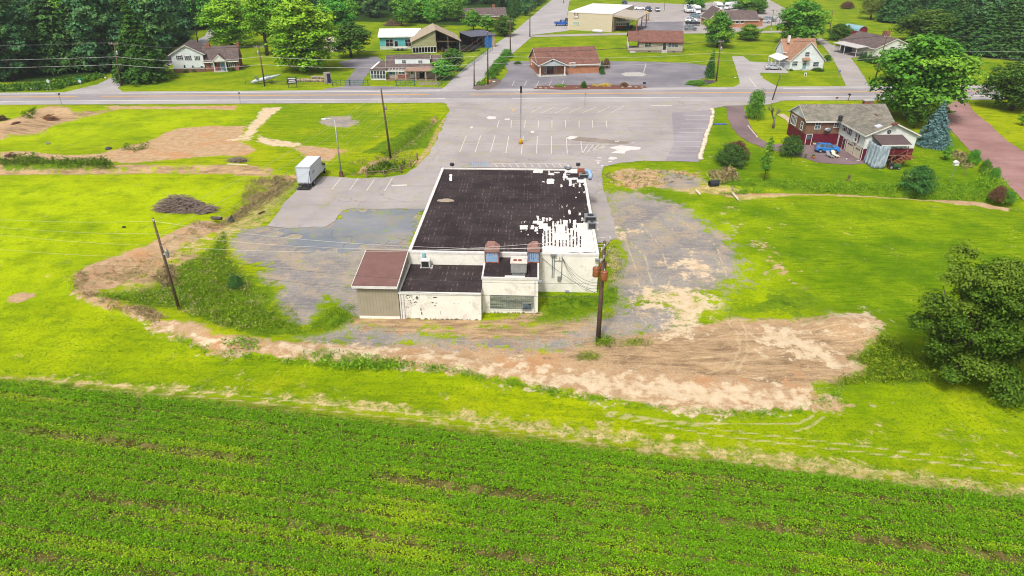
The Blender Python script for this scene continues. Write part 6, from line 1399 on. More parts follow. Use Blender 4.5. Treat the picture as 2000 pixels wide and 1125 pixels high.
lx, ly = s.ground(1695.5, 206, 5.6); B().box(lx-.75, ly-.1, 4.8, lx+.75, ly+.7, 6.35).o('chimney', brick_r, rf); B().box(lx-.85, ly-.2, 6.35, lx+.85, ly+.8, 6.5).o('chimney_cap', conc, rf)
x_, z_ = s.front(1615, 252.5); b_ = B(); n_ = 16; 
for k0, k1 in ((.04, .5), (.5, 1)):
    for i in range(n_):
        q = lambda k, i: (x_+.62*k*math.cos(i*2*math.pi/n_), -.35-.2*(1-k*k), z_+.4*k*math.sin(i*2*math.pi/n_)); b_.face([q(k0,i), q(k0,i+1), q(k1,i+1), q(k1,i)])
dd = thing('satellite_dish', 'oval grey satellite dish on the brick wall of the grey roofed house', 'satellite dish', (A.x, A.y, 0), ha); q = b_.o('dish', galv, dd, True); mdf = q.modifiers.new('s', 'SOLIDIFY'); mdf.thickness = .03
B().tube([(x_,-.01,z_-.1),(x_,-.35,z_-.05)], .03, 5).tube([(x_,-.5,z_-.3),(x_,-1.0,z_-.1)], .02, 5).o('bracket', galv, dd)
# deck with awning and stairs
dk = M('wine red deck board', C(120,36,50), .8, .15, 2)
x0, y0_ = s.ground(1700, 262, 3.55); 
xl = xc+.9; xr_ = xl+4.4; yf = yd-3.0; zd = 1.75
B().box(xl, yf, zd-.15, xr_, yd-.01, zd).o('deck_floor', wood_, h)
aw = M('dark brown awning roof', C(104,88,88), .9, .08); B().slab([(xl-.1, yf-.3, 3.35), (xr_+.25, yf-.3, 3.35), (xr_+.25, yd-.02, 4.05), (xl-.1, yd-.02, 4.05)], (0, 0, .08)).o('deck_roof', aw, h)
B().box(xl-.12, yf-.36, 3.25, xr_+.28, yf-.3, 3.45).o('deck_roof_trim', white, h)
for x, y in ((xl+.1, yf+.05), ((xl+xr_)/2, yf+.05), (xr_-.1, yf+.05), (xr_-.1, yd-.3)): B().box(x-.07, y-.07, -.1, x+.07, y+.07, 3.33).o('deck_post', wood_, h)
r_ = B()
for k in range(4): r_.box(xl+.2, yf-.03, zd+.05+k*.22, xr_-.2, yf+.0, zd+.2+k*.22)
for k in range(4): r_.box(xr_-.03, yf+.2, zd+.05+k*.22, xr_, yd-.2, zd+.2+k*.22)
r_.o('deck_railing', dk, h)
sr_ = B(); sx = xr_-.2; sy = yf-.1
for k in range(7): sr_.box(sx-.5-k*.38, yf-1.15, zd-.25-k*.25, sx-.15-k*.38, yf-.12, zd-.2-k*.25)
for yy in (yf-1.2, yf-.12): sr_.slab([(sx, yy, zd-.3), (sx, yy, zd-.05), (sx-2.8, yy, -.0), (sx-2.95, yy, -.08)], (0, .05, 0)); sr_.tube([(sx, yy, zd+.8), (sx-2.9, yy, .85)], .05, 5); sr_.tube([(sx, yy, zd-.1), (sx, yy, zd+.8)], .04, 5); sr_.tube([(sx-2.9, yy, -.05), (sx-2.9, yy, .85)], .04, 5)
sr_.box(sx-.15, yf-1.2, zd-.1, sx+.8, yf, zd); sr_.o('deck_stairs', M('orange brown stair wood', C(150,96,70), .9, .2), h)
# grey tarp hung over the left side of the deck
t = NT('silver tarp'); v = t.pos(True); n_ = t.noise(t.mapping(v, (2.5, 2.5, .5)), 2, 5, .7); t.base(t.mix(t.step(n_, .35, .65), C(130,148,160), C(184,196,204))); t.bump(n_, .8, .15); t.p.inputs['Roughness'].default_value = .45; tarp = t.m
b_ = B(); rr = random.Random(3); NX, NZ = 14, 8
pa = [Vector((xl-.35, yd-.1, 0)), Vector((xl-.45, yf-.4, 0)), Vector((xl+1.3, yf-.5, 0))]
def tp(u, w_):
    p = pa[0].lerp(pa[1], u*1.6) if u < .625 else pa[1].lerp(pa[2], (u-.625)/.375)
    out = Vector((-.55, -.55, 0))*(1-w_)**1.3; f = .09*math.sin(u*34)+.05*math.sin(u*71+w_*3)
    return p+out+Vector((f, f, 0))+Vector((0, 0, -.02+w_*3.35))
gr_ = [[tp(i/30, j/NZ) for j in range(NZ+1)] for i in range(31)]
for i in range(30):
    for j in range(NZ): b_.face([gr_[i][j], gr_[i+1][j], gr_[i+1][j+1], gr_[i][j+1]])
tt = thing('hanging_tarp', 'silver grey tarp hanging from the deck roof of the grey roofed house', 'tarp', (A.x, A.y, 0), ha); q = b_.o('tarp_sheet', tarp, tt, True); mdf = q.modifiers.new('s', 'SOLIDIFY'); mdf.thickness = .03
b_ = B()
for i in range(14): x = xl+1.6+i*(xr_-xl-2.2)/13; x2 = x+(xr_-xl-2.2)/13; s_ = lambda k: 2.7-.0*k+.35*abs(math.sin(k*math.pi/6.5)); b_.face([(x, yf-.1+.05*math.sin(i*2), 3.3), (x2, yf-.1+.05*math.sin(i*2+2), 3.3), (x2, yf-.12, s_(i+1)-.05), (x, yf-.12, s_(i)-.05)])
q = b_.o('tarp_swag', tarp, tt, True); mdf = q.modifiers.new('s', 'SOLIDIFY'); mdf.thickness = .03
# ================= POLES, WIRES, SIGNS =================
polew = M('weathered pole wood', C(112,92,76), .95, .2, 3); cer = Mplain('porcelain', C(220,220,216), .3); wirem = Mplain('aluminium wire', C(196,192,190), .5, .3); bwire = Mplain('black cable', C(60,60,64), .7)
def pole(base, top, label, arm=2.2, arms=1, rz=0.0, kit=None, name='utility_pole', cat='utility pole', r0=.16, m_=None, z0=-.05):
    a = g(*base); H = zat(top[1], a.y)
    o = thing(name, label, cat, (a.x, a.y, z0), rz)
    # lean measured from the photo
    u, f, v = ray(*top); k = a.y/f; lx = u*k-a.x; lx = max(-.9, min(.9, lx)); c_, s_ = math.cos(-rz), math.sin(-rz); L = Vector((lx*c_, lx*s_, 0))
    B().tube([(0,0,-.3), L*.5+Vector((0,0,H/2)), L+Vector((0,0,H))], [r0*1.15, r0, r0*.72], 10).o('pole_shaft', m_ or polew, o, True)
    att = []
    for i in range(arms):
        z = H-.35-i*1.0; p = L*(z/H)
        if arm: B().box(p.x-arm/2, p.y-.2, z-.06, p.x+arm/2, p.y-.08, z+.06).o('crossarm', M('crossarm wood', C(172,160,144), .9), o)
        ins = B()
        for x in ((-arm/2+.1, -arm*.18, arm/2-.1) if arm else (0,)):
            ins.lathe(p.x+x, p.y-.14, [(.03, z+.06), (.07, z+.12), (.05, z+.2), (.07, z+.26), (.02, z+.32)], 8)
            if i == 0: att.append(Vector((p.x+x, p.y-.14, z+.3)))
        ins.o('insulator', cer, o)
    def can(z, dx, dy, m_, r_=.25, h_=.8, cap=None):
        p = L*(z/H); q = B(); q.lathe(p.x+dx, p.y+dy, [(r_*.9, z-h_/2), (r_, z-h_/2+.05), (r_, z+h_/2-.1), (r_*.8, z+h_/2)], 12)
        t_ = q.o('transformer', m_, o, True); q = B(); q.lathe(p.x+dx, p.y+dy, [(.05, z+h_/2), (.05, z+h_/2+.2)], 6); q.box(p.x+min(dx, 0), p.y+dy-.04, z-.05, p.x+max(dx, 0), p.y+dy+.04, z+.05); q.o('bushing', cer, t_)
        if cap: q = B(); q.lathe(p.x+dx, p.y+dy, [(r_*1.04, z+h_/2-.16), (r_*1.04, z+h_/2-.06), (.05, z+h_/2+.03)], 12); q.o('lid', cap, t_)
    for kz in (kit or []): can(*kz)
    o['H'] = H; del o['H']
    W_ = lambda p: Vector((a.x, a.y, z0))+Matrix.Rotation(rz, 3, 'Z')@p
    return dict(o=o, top=[W_(q) for q in att], H=H, at=lambda z, dx=0: W_(L*(z/H)+Vector((dx, -.12, z))))
gcan = galv; ocan = M('rusting orange transformer', C(170,104,58), .6, .25, 4); tcan = M('faded red lid', C(150,90,84), .7)
P1 = pole((350,604), (298,425), 'bare topped wooden pole leaning left in the weedy hollow', arm=0, rz=.5, r0=.125, kit=[(6.0, .33, -.1, gcan, .16, .75)])
P2 = pole((763,308), (744,172), 'wooden pole leaning left behind the rail fence near the main road', arm=0, kit=[(8.0, .3, 0, gcan, .16, .6)])
P3 = pole((1168,665), (1181,470), 'wooden pole with three rusty transformers at the rear of the store', arm=2.6, arms=2, rz=1.15, r0=.19, kit=[(6.9,-.1,.55,ocan,.3,.85,tcan),(6.9,-.5,-.3,ocan,.3,.85,tcan),(7.3,.45,.1,ocan,.28,.8,tcan)])
P4 = pole((237,168), (222,82), 'utility pole with crossarm at the corner of the wood lane', kit=[(7.4,.35,0,gcan,.25,.8)])
P5 = pole((517,168), (505,88), 'utility pole on the lawn beside the fallen white plane wing', kit=[(7.4,-.35,0,gcan,.25,.8)])
P7 = pole((1399,158), (1408,78), 'utility pole beside the tall columnar evergreen', arm=1.2, kit=[(7.4,.3,0,gcan,.25,.8)])
P8 = pole((1710,152), (1733,68), 'utility pole on the lawn before the brown bungalow', arm=1.6)
P6 = pole((1508,195), (1526,143), 'short plain pole at the road by the bare tree', arm=0, r0=.12)
P9 = pole((926,168), (926,115), 'short dark pole on the left of the side road mouth', arm=0, r0=.13)
P10 = pole((953,165), (952,60), 'tall brown pole in the rocky bed right of the side road mouth', arm=0)
P11 = pole((997,112), (996,38), 'tall pole at the side road beyond the hedge', arm=1.5)
P12 = pole((1035,72), (1035,8), 'pole at the junction of the narrow lane', arm=0)
P13 = pole((1620,62), (1627,18), 'dark plain pole leaning beside the bungalow drive hedge', arm=0, r0=.13)
P14 = pole((387,85), (381,48), 'far pole on the wood lane behind the brick house', arm=0, r0=.14)
P15 = pole((1101,6), (1101,-14), 'far pole beside the beige depot yard entrance', arm=0, r0=.14)
def wire(a, b, sag, r_, m_, label, n=14, group='overhead wires', name='overhead_wire', ex=0.0):
    a, b = Vector(a), Vector(b); pts = [a.lerp(b, i/n)-Vector((0, 0, 4*sag*(i/n)*(1-i/n))) for i in range(n+1)]
    o_ = B().tube(pts, r_, 4).o(name, m_); return tag(o_, label, 'wire', group)
def offp(x, y, z): return Vector((x, y, z))
OL = [offp(-190, 160.5, 9.9+.0), offp(-190, 160, 9.9), offp(-190, 159, 9.9)]; OR = [offp(210, 178, 9.9), offp(210, 178.4, 9.9), offp(210, 179, 9.9)]
names = ['left crossarm end', 'crossarm middle', 'right crossarm end']
seg = [('from beyond the left edge to the wood lane pole', OL, P4['top']), ('from the wood lane pole to the lawn pole', P4['top'], P5['top'])]
for nm, A_, B_ in seg:
    for k in range(3): wire(A_[k], B_[k], .9, .022, bwire, 'overhead wire %s, %s' % (nm, names[k]))
for k in range(3): wire(P5['top'][k], P7['top'][k], 2.2, .022, bwire, 'long overhead wire from the lawn pole to the evergreen pole, %s' % names[k])
for k in range(3): wire(P7['top'][k], P8['top'][k], .8, .022, bwire, 'overhead wire from the evergreen pole to the bungalow pole, %s' % names[k])
for k in range(3): wire(P8['top'][k], OR[k], .8, .022, bwire, 'overhead wire from the bungalow pole past the right edge, %s' % names[k])
for z, c_ in ((6.6, 'upper'), (4.9, 'lower')):
    for nm, a, b in (('left of the wood lane pole', offp(-190,160.5,z), P4['at'](z)), ('between the wood lane pole and the lawn pole', P4['at'](z), P5['at'](z)), ('between the lawn pole and the side road pole', P5['at'](z), P10['at'](z)), ('between the side road pole and the evergreen pole', P10['at'](z), P7['at'](z)), ('between the evergreen pole and the bungalow pole', P7['at'](z), P8['at'](z)), ('right of the bungalow pole', P8['at'](z), offp(210,178,z))):
        wire(a, b, .9, .03, wirem, '%s cable %s' % (c_, nm), group='roadside cables', name='roadside_cable')
# spans crossing the lot and field
lv = [(P1['H']-.25, 'top'), (P1['H']-1.5, 'second'), (P1['H']-2.7, 'third'), (P1['H']-3.9, 'fourth'), (P1['H']-4.9, 'lowest')]
for i, (z, nm) in enumerate(lv):
    z2 = P2['H']-.25-i*1.15
    wire(P1['at'](z), P2['at'](z2), 1.0, .013, wirem, '%s pale wire from the leaning hollow pole to the pole by the rail fence' % nm, group='wires over the left field')
    wire(P2['at'](z2), P10['at'](P10['H']-.4-i*.9), .8, .016, wirem, '%s wire crossing the main road from the rail fence pole' % nm, group='wires over the main road')
    u_, f_, v_ = ray(-260, (402, 410, 418, 452, 470)[i]); kq = 66/f_; wire(offp(u_*kq, 66, CAMH+v_*kq), P1['at'](z), .7, .007, wirem if i < 4 else bwire, '%s wire from the left edge to the leaning hollow pole' % nm, group='wires over the left field')
for i in range(3): wire(P1['at'](lv[i][0]), P3['top'][i], 1.0, .011, wirem, '%s wire running from the hollow pole across the store roof' % ['rear', 'middle', 'front'][i], group='wires over the store')
for i, z in enumerate((6.2, 4.9)): wire(P1['at'](z), P3['at'](z-.3), 1.0, .013, bwire, '%s dark cable from the hollow pole past the rear wall' % ['upper', 'lower'][i], group='wires over the store')
# service drops to the rear wall
def wl(px, py): x, z = SF.front(px, py, -.1); return Vector((SF.o.x+x*SF.c+.1*SF.s, SF.o.y+x*SF.s-.1*SF.c, z))
for i in range(4): wire(wl(1097+i*.8, 501+i*2.2), P3['at'](6.1-i*.25, -.3), .9+.15*i, .016, bwire, '%s sagging service wire from transformer pole to the rear wall' % ['top', 'second', 'third', 'lowest'][i], group='service drops')
wire(wl(1058, 503), g(1163,572,.4), .35, .022, bwire, 'long slanting guy cable from the rear wall corner to the grass', group='service drops')
# street lamp
a = g(667,345); Hl = zat(234, a.y); o = thing('street_lamp', 'tall grey cobra head lamp post at the edge of the parking bays', 'street lamp', (a.x, a.y, 0))
B().tube([(0,0,0),(0,0,Hl)], [.13,.07], 10).o('pole_shaft', galv, o, True); B().tube([(0,0,Hl-.1),(-.5,0,Hl+.2),(-1.2,-.05,Hl+.15)], .04, 6).o('lamp_arm', galv, o)
b_ = B(); b_.blob((-1.5,-.05,Hl+.1), .45, .2, .14, 12, 6); b_.o('lamp_head', Mplain('pale lamp head', C(226,230,236), .4), o, True); B().cbox(0,0,.3,.5,.5,.9).o('lamp_base', M('brown post base', C(120,90,76)), o)
# sign pole in the lot
a = g(1017,281); Hs = zat(165, a.y); o = thing('lamp_pole', 'slim post on a yellow concrete base with a dark box lamp in the parking lot', 'lamp post', (a.x, a.y, 0))
B().tube([(0,0,.5),(0,0,Hs*.52)], .07, 8).o('pole_lower', galv, o); B().tube([(0,0,Hs*.521),(0,0,Hs-.4)], .055, 8).o('pole_upper', M('dark post', (.03,.03,.035,1)), o)
B().lathe(0,0,[(.33,0),(.33,.75),(.26,.85),(.05,.88)], 14).o('base', M('yellow painted base', C(236,176,30), .7), o, True); B().cbox(.0,0,Hs-.8,.35,.35,1.1).o('lamp_box', dark_metal, o, bevel=.04); B().cbox(-.25,0,Hs-.9,.25,.2,.2).o('camera_box', white, o)
# lights in the truck yard and lawns
def yardlamp(base, top, label):
    a = g(*base); H = zat(top[1], a.y); o = thing('yard_lamp', label, 'lamp post', (a.x, a.y, 0))
    B().tube([(0,0,0),(0,0,H)], [.1,.07], 6).o('pole_shaft', dark_metal, o); B().cbox(-.3,0,H,.9,.35,.15).o('lamp_head', dark_metal, o); B().cbox(0,0,.3,.5,.5,.6).o('base', conc, o)
yardlamp((1505,58), (1511,20), 'dark yard lamp right of the orange brick office'); yardlamp((1297,23), (1297,-2), 'dark yard lamp on the grass island in the truck yard')
# signs
def sign(base, top, label, shape, col, face=0.0, r_=.38, name='road_sign', txt=None, col2=None):
    a = g(*base); H = zat(top[1], a.y); o = thing(name, label, 'sign', (a.x, a.y, 0), face)
    B().tube([(0,0,-.1),(0,0,H)], .05, 6).o('post', galv, o); n = {'oct': 8, 'rect': 4}[shape]; b_ = B()
    if shape == 'oct': b_.slab([(r_*math.cos(R(22.5+45*i)), -.09, H-r_+r_*math.sin(R(22.5+45*i))) for i in range(8)], (0, .03, 0))
    else: b_.box(-r_, -.09, H-r_*1.4, r_, -.06, H)
    b_.o('sign_plate', Mplain('plate '+label[:12], col, .5), o)
    if col2: B().box(-.9, .07, H+.02, .9, .1, H+.28).o('street_name_plate', Mplain('green plate', col2, .5), o)
    return o
sign((100,178), (97,155), 'back of a grey octagonal stop sign at the far left roadside', 'oct', C(206,210,212))
sign((160,173), (156,155), 'back of a stop sign topped with a green street name plate', 'oct', C(196,214,214), col2=C(30,140,90))
sign((207,156), (207,150), 'small white marker sign at the wood lane verge', 'rect', C(240,240,240), r_=.2)
sign((121,205), (109,182), 'slanting road sign post at the left roadside before the earth bank', 'rect', C(110,100,92), r_=.25, face=1.4)
sign((470,203), (467,180), 'edge-on road sign post beside the sandy ramp', 'rect', C(130,124,120), r_=.28, face=1.45)
sign((1142,206), (1142,182), 'thin dark sign post between the lot and the main road', 'rect', C(90,70,64), r_=.2, face=1.5)
sign((1635,159), (1637,137), 'small blue grey sign on the cottage lawn corner', 'rect', C(120,130,160), r_=.3)
sign((1258,168), (1258,160), 'small dark sign at the right end of the mulch bed', 'rect', C(60,60,66), r_=.35)
o = thing('yard_sign', 'black and white board sign on two posts on the gated lawn', 'sign', tuple(g(572,171)), .25)
B().tube([(-.9,0,-.1),(-.9,0,2.4)], .06, 6).tube([(.9,0,-.1),(.9,0,2.4)], .06, 6).o('posts', dark_metal, o); B().box(-1.1,-.1,.9,1.1,-.05,2.3).o('board', M('black board', C(60,62,70)), o); b_ = B()
for k, w_ in enumerate((1.7, 1.3, 1.6)): b_.box(-w_/2, -.12, 1.95-k*.4, w_/2, -.101, 2.15-k*.4)
b_.o('lettering', white, o)
o = thing('stone_slab_sign', 'upright grey stone slab with a dark arched panel on the lawn', 'sign', tuple(g(641,163)), .25)
B().box(-.8,-.25,-.1,.8,.25,2.6).o('slab', M('grey stone', C(176,168,160), .9, .2), o, bevel=.06); B().box(-.1,-.30,.2,.68,-.251,2.3).o('dark_panel', M('navy panel', C(50,52,76)), o)
o = thing('lawn_sign', 'little black and white sign on the cottage lawn', 'sign', tuple(g(1572,151)), 0); B().box(-.3,-.04,.2,.3,.04,1.1).o('board', white, o); B().box(-.12,-.06,.3,.12,-.041,.9).o('mark', blackm, o); B().tube([(0,0,-.1),(0,0,.25)], .04, 5).o('stake', dark_metal, o)
def mailbox(px, py, label):
    o = thing('mailbox', label, 'mailbox', tuple(g(px, py)), .2); B().box(-.06,-.06,-.1,.06,.06,1.1).o('post', wood_, o); b_ = B(); b_.slab([(-.14,-.3,1.1),(.14,-.3,1.1),(.14,-.3,1.3),(.08,-.3,1.4),(-.08,-.3,1.4),(-.14,-.3,1.3)], (0,.6,0)); b_.o('box', dark_metal, o)
mailbox(1657, 196, 'dark mailbox on a post at the roadside behind the grey roofed house')
o = thing('fire_hydrant', 'red fire hydrant at the roadside left of the big tree', 'fire hydrant', tuple(g(1714,198)), 0)
b_ = B(); b_.lathe(0,0,[(.22,0),(.22,.08),(.15,.1),(.15,.65),(.2,.68),(.17,.85),(.05,.95)], 12); b_.o('body', M('hydrant red', C(190,50,40), .5), o, True); B().tube([(-.28,0,.5),(.28,0,.5)], .07, 8).o('outlet', M('hydrant red', C(190,50,40)), o)

# ================= FENCES =================
def px_path(pts): return [g(*p) for p in pts]
o = thing('rail_fence', 'weathered split rail fence curving along the edge of the lot', 'fence', (0,0,0)); path = px_path([(717,346),(750,345),(782,338),(803,328),(815,312)])
for i, p in enumerate(path): B().box(p.x-.09, p.y-.09, -.2, p.x+.09, p.y+.09, 1.15).o('post', wood_, o)
for i in range(len(path)-1):
    for z in (.45, .85): B().tube([path[i]+Vector((0,0,z)), path[i+1]+Vector((0,0,z))], .06, 5).o('rail', wood_, o)
grn = M('green painted gate', C(50,110,90), .6)
def fgate(p0, p1, label, h_=1.15):
    a, b = g(*p0), g(*p1); L = (b-a).length; o = thing('field_gate', label, 'gate', tuple(a), math.atan2(b.y-a.y, b.x-a.x))
    b_ = B(); 
    for z in (.15, h_*.55, h_): b_.tube([(0,0,z),(L,0,z)], .045, 5)
    for k in range(5): b_.tube([(L*k/4,0,.15),(L*k/4,0,h_)], .04, 5)
    b_.tube([(0,0,h_),(L/2,0,.15)], .03, 5); b_.tube([(L/2,0,.15),(L,0,h_)], .03, 5); b_.o('frame', grn, o); B().box(-.08,-.08,-.2,.08,.08,h_+.2).o('post', grn, o); B().box(L-.08,-.08,-.2,L+.08,.08,h_+.2).o('post', grn, o)
fgate((649,167), (683,167), 'left leaf of the green double gate across the drive'); fgate((684,167), (719,167), 'right leaf of the green double gate across the drive'); fgate((774,167), (810,167), 'green gate in front of the weathered house')
def meshfence(pts, label, m_, h_=1.1, name='wire_fence', step_=2.2):
    o = thing(name, label, 'fence', (0,0,0)); P_ = px_path(pts); ps = []
    for i in range(len(P_)-1):
        k = max(1, int((P_[i+1]-P_[i]).length/step_)); ps += [P_[i].lerp(P_[i+1], j/k) for j in range(k)]
    ps.append(P_[-1])
    for p in ps: B().tube([p-Vector((0,0,.15)), p+Vector((0,0,h_))], .035, 5).o('post', m_, o)
    for z in (h_*.97,): 
        B().tube([p+Vector((0,0,z)) for p in ps], .03, 4).o('top_rail', m_, o)
    b_ = B()
    for z in (.15, .35, .55, .75, .95): b_.tube([p+Vector((0,0,z*h_)) for p in ps], .010, 3)
    for i in range(len(ps)-1):
        for j in range(1, 8): q = ps[i].lerp(ps[i+1], j/8); b_.tube([q, q+Vector((0,0,h_*.95))], .008, 3)
    b_.o('wire_mesh', m_, o)
meshfence([(856,169),(882,154),(910,136),(930,121),(948,107),(962,98)], 'green mesh fence slanting along the left side of the side road', grn, 1.2)
meshfence([(480,165),(520,166),(560,166),(600,166),(640,166)], 'low thin wire fence across the lawn in front of the plane wing', dark_metal, .8, step_=3)
o = thing('picket_fence', 'short grey board fence before the weathered house porch', 'fence', tuple(g(816,166)), 0); b_ = B()
for i in range(26): b_.box(i*.2,-.02,0,i*.2+.16,.02,.75)
b_.o('boards', M('grey pickets', C(170,156,146)), o); B().box(0,.02,.5,5.2,.06,.6).o('rail', wood_, o)

# ================= VEHICLES =================
tyre = Mplain('tyre rubber', (.012,.012,.014,1), .9); rim = Mplain('wheel rim', (.45,.46,.48,1), .35, .7); lampw = Mplain('head lamp', (.8,.82,.85,1), .2); lampr = Mplain('tail lamp', (.45,.02,.02,1), .3)
def paint(name, c, metal=.2):
    m_ = Mplain(name, c, .28, metal); return m_
def wheel(parent, x, y, r_, w_=.2):
    b_ = B(); b_.tube([(x-w_/2,y,r_),(x+w_/2,y,r_)], r_, 16); t_ = b_.o('tyre', tyre, parent, False); 
    sx = 1 if x > 0 else -1; b_ = B(); b_.tube([(x+sx*(w_/2-.02),y,r_),(x+sx*(w_/2+.015),y,r_)], r_*.62, 12); b_.o('rim', rim, t_)
CARP = {   # side outline (y fraction of length, z fraction of height): bonnet and roof
 'suv': dict(h=1.0, low=[(0,.28),(0,.55),(.02,.62),(.25,.66),(1,.66),(1,.30)], top=[(.23,.64),(.38,.96),(.55,1.0),(.88,.98),(.985,.66)]),
 'sedan': dict(h=.86, low=[(0,.28),(0,.50),(.03,.58),(.28,.66),(.98,.70),(1,.62),(1,.30)], top=[(.24,.64),(.42,.97),(.55,1.0),(.72,.97),(.90,.70)]),
 'pickup': dict(h=1.0, low=[(0,.30),(0,.56),(.02,.62),(.26,.66),(1,.66),(1,.34)], top=[(.24,.64),(.35,.97),(.42,1.0),(.58,.99),(.62,.66)]),
 'van': dict(h=1.35, low=[(0,.22),(0,.42),(.03,.46),(.13,.52),(1,.52),(1,.24)], top=[(.11,.50),(.22,.93),(.30,1.0),(.95,1.0),(1.0,.52)])}
def car(kind, base, rz, L, m_, label, group=None, name=None, world=None):
    p = world or tuple(g(*base)); d = CARP[kind]; Wc = L*.41 if kind != 'van' else L*.36; H = L*.37*d['h']; r_ = H*.215/d['h']**.5
    o = thing(name or {'suv':'parked_suv','sedan':'parked_car','pickup':'pickup_truck','van':'camper_van'}[kind], label, {'suv':'car','sedan':'car','pickup':'pickup truck','van':'van'}[kind], (p[0], p[1], .02), rz, group)
    def shell(prof, inset0, inset1, z_split=None):
        """prof closed (y,z) outline; narrower towards the top"""
        b_ = B(); zs = [z for y, z in prof]; lo, hi = min(zs), max(zs); n = len(prof)
        def wd(z): k = (z-lo)/(hi-lo+1e-6); return Wc/2-inset0-(inset1-inset0)*k
        rg = [[(sx*wd(z), (y-.5)*L, z*H) for y, z in prof] for sx in (-1, 1)]
        i0 = len(b_.v); b_.v += rg[0]+rg[1]; b_.f.append(tuple(range(n-1, -1, -1))); b_.f.append(tuple(range(n, 2*n)))
        for i in range(n): j = (i+1) % n; b_.f.append((i, j, n+j, n+i))
        return b_
    # wheel-arched lower body
    low = d['low']; ya, yb = .19, .80; arch = []
    for yc in (yb, ya):
        for k in range(7): a = math.pi*k/6; arch.append((yc+math.cos(a)*r_*1.15/L, (r_+math.sin(a)*r_*1.12)/H))
    prof = low[:-1]+[low[-1]]+arch; prof = [(y, z) for y, z in prof]
    bd = shell(low+[(a, max(z, low[0][1]*.75)) for a, z in arch], .0, .04); bd.o('body', m_, o, bevel=.05)
    tp_ = d['top']; ca = shell(tp_, .06, .06+L*.055); ca.o('windows', glass, o)
    # roof panel and pillars in paint
    b_ = B(); wt = Wc/2-(.06+L*.055)-.01
    rr_ = [q for q in tp_ if q[1] > .92]; b_.slab([(-wt, (rr_[0][0]-.5)*L-.03, rr_[0][1]*H+.005), (wt, (rr_[0][0]-.5)*L-.03, rr_[0][1]*H+.005), (wt, (rr_[-1][0]-.5)*L+.03, rr_[-1][1]*H+.005), (-wt, (rr_[-1][0]-.5)*L+.03, rr_[-1][1]*H+.005)], (0, 0, .05))
    for sx in (-1, 1):
        for (y0, z0), (y1, z1) in ((tp_[0], rr_[0]), (tp_[-1], rr_[-1])): b_.tube([(sx*(Wc/2-.07), (y0-.5)*L, z0*H), (sx*wt, (y1-.5)*L, z1*H)], .045, 5)
        ym = (rr_[0][0]+rr_[-1][0])/2+.02; b_.tube([(sx*(Wc/2-.055), (ym-.5)*L, tp_[0][1]*H), (sx*(wt+.01), (ym-.5)*L, H*.98)], .05, 5)
        if kind == 'van': b_.box(sx*(Wc/2-.09)-.03, (.36-.5)*L, .5*H, sx*(Wc/2-.09)+.03, (.97-.5)*L, .95*H)
    b_.o('roof', m_, o)
    for sx in (-1, 1):
        for yc in (ya, yb): wheel(o, sx*(Wc/2-.08), (yc-.5)*L, r_, .2)
        B().cbox(sx*Wc*.36, -.5*L, H*low[1][1]*.9, Wc*.2, .08, H*.1).o('headlight', lampw, o); B().cbox(sx*Wc*.4, .5*L, H*.55, Wc*.13, .08, H*.14).o('tail_light', lampr, o)
        B().cbox(sx*(Wc/2+.06), (tp_[0][0]+.06-.5)*L, tp_[0][1]*H+.04, .16, .1, .12).o('mirror', m_, o)
    B().cbox(0, -.5*L-.01, H*.34, Wc*.8, .06, H*.14).o('bumper', dark_metal, o)
    if kind == 'pickup': B().box(-Wc*.42, (.65-.5)*L, H*.60, Wc*.42, .47*L, H*.667).o('bed_liner', dark_metal, o)
    return o
# car fronts point to local -y ; rz turns them
blue = paint('metallic blue paint', (.03,.22,.62,1), .4); silv = paint('silver paint', (.52,.54,.56,1), .5); wht = paint('white paint', (.78,.79,.8,1), .0); navy = paint('navy paint', (.015,.03,.09,1)); blk = paint('dark paint', (.02,.022,.028,1)); gry = paint('grey paint', (.2,.22,.25,1), .4); redp = paint('dark red paint', (.3,.03,.04,1)); pb = paint('strong blue paint', (.02,.10,.42,1)); teal_ = paint('slate teal paint', (.12,.2,.24,1))
car('suv', (1614,297), R(80), 3.75, blue, 'bright blue compact suv parked on the patio of the grey roofed house')
car('sedan', (1510,136), R(84), 4.2, silv, 'silver white saloon car beside the white cottage')
car('pickup', (1097,50), R(97), 5.4, pb, 'bright blue pickup truck at the left end of the beige depot')
car('suv', (1110,45), R(10), 4.5, blk, 'dark vehicle half hidden behind the beige depot corner')
car('suv', (1348,59), R(86), 4.6, gry, 'grey suv nearest in the row beside the truck yard'); car('pickup', (1352,49.5), R(84), 5.4, blk, 'dark pickup second in the row beside the truck yard'); car('suv', (1349,42.5), R(86), 4.6, wht, 'white suv third in the row beside the truck yard'); car('suv', (1359,35.5), R(86), 4.8, teal_, 'slate blue suv farthest in the row beside the truck yard')
car('sedan', (1382,34), R(60), 4.4, redp, 'dark red car parked under the yard trees')
car('pickup', (1266,22), R(2), 5.2, navy, 'navy blue pickup facing the camera by the grass island'); car('suv', (1284,22), R(-4), 4.5, silv, 'pale silver suv right of the navy pickup')
car('sedan', (1249,19), R(85), 4.6, wht, 'white car behind the carport roof'); car('sedan', (1231,17), R(88), 4.6, gry, 'grey and white car partly hidden by the carport roof'); car('suv', (1220,9), R(5), 4.4, navy, 'small dark blue car at the rear of the beige depot')
car('suv', (1492,45), R(80), 4.8, silv, 'silver car parked right of the orange brick office'); car('suv', (1503,42), R(80), 4.8, gry, 'grey car parked beyond the silver car'); car('sedan', (1484,24), R(95), 4.4, blk, 'dark car at the far right of the truck yard')
car('suv', (1451,14), R(30), 4.4, navy, 'dark blue car in the shade of the yard trees'); 
car('van', (1343.5,25), R(4), 6.2, wht, 'tall white camper van facing the camera, left of the motorhomes')
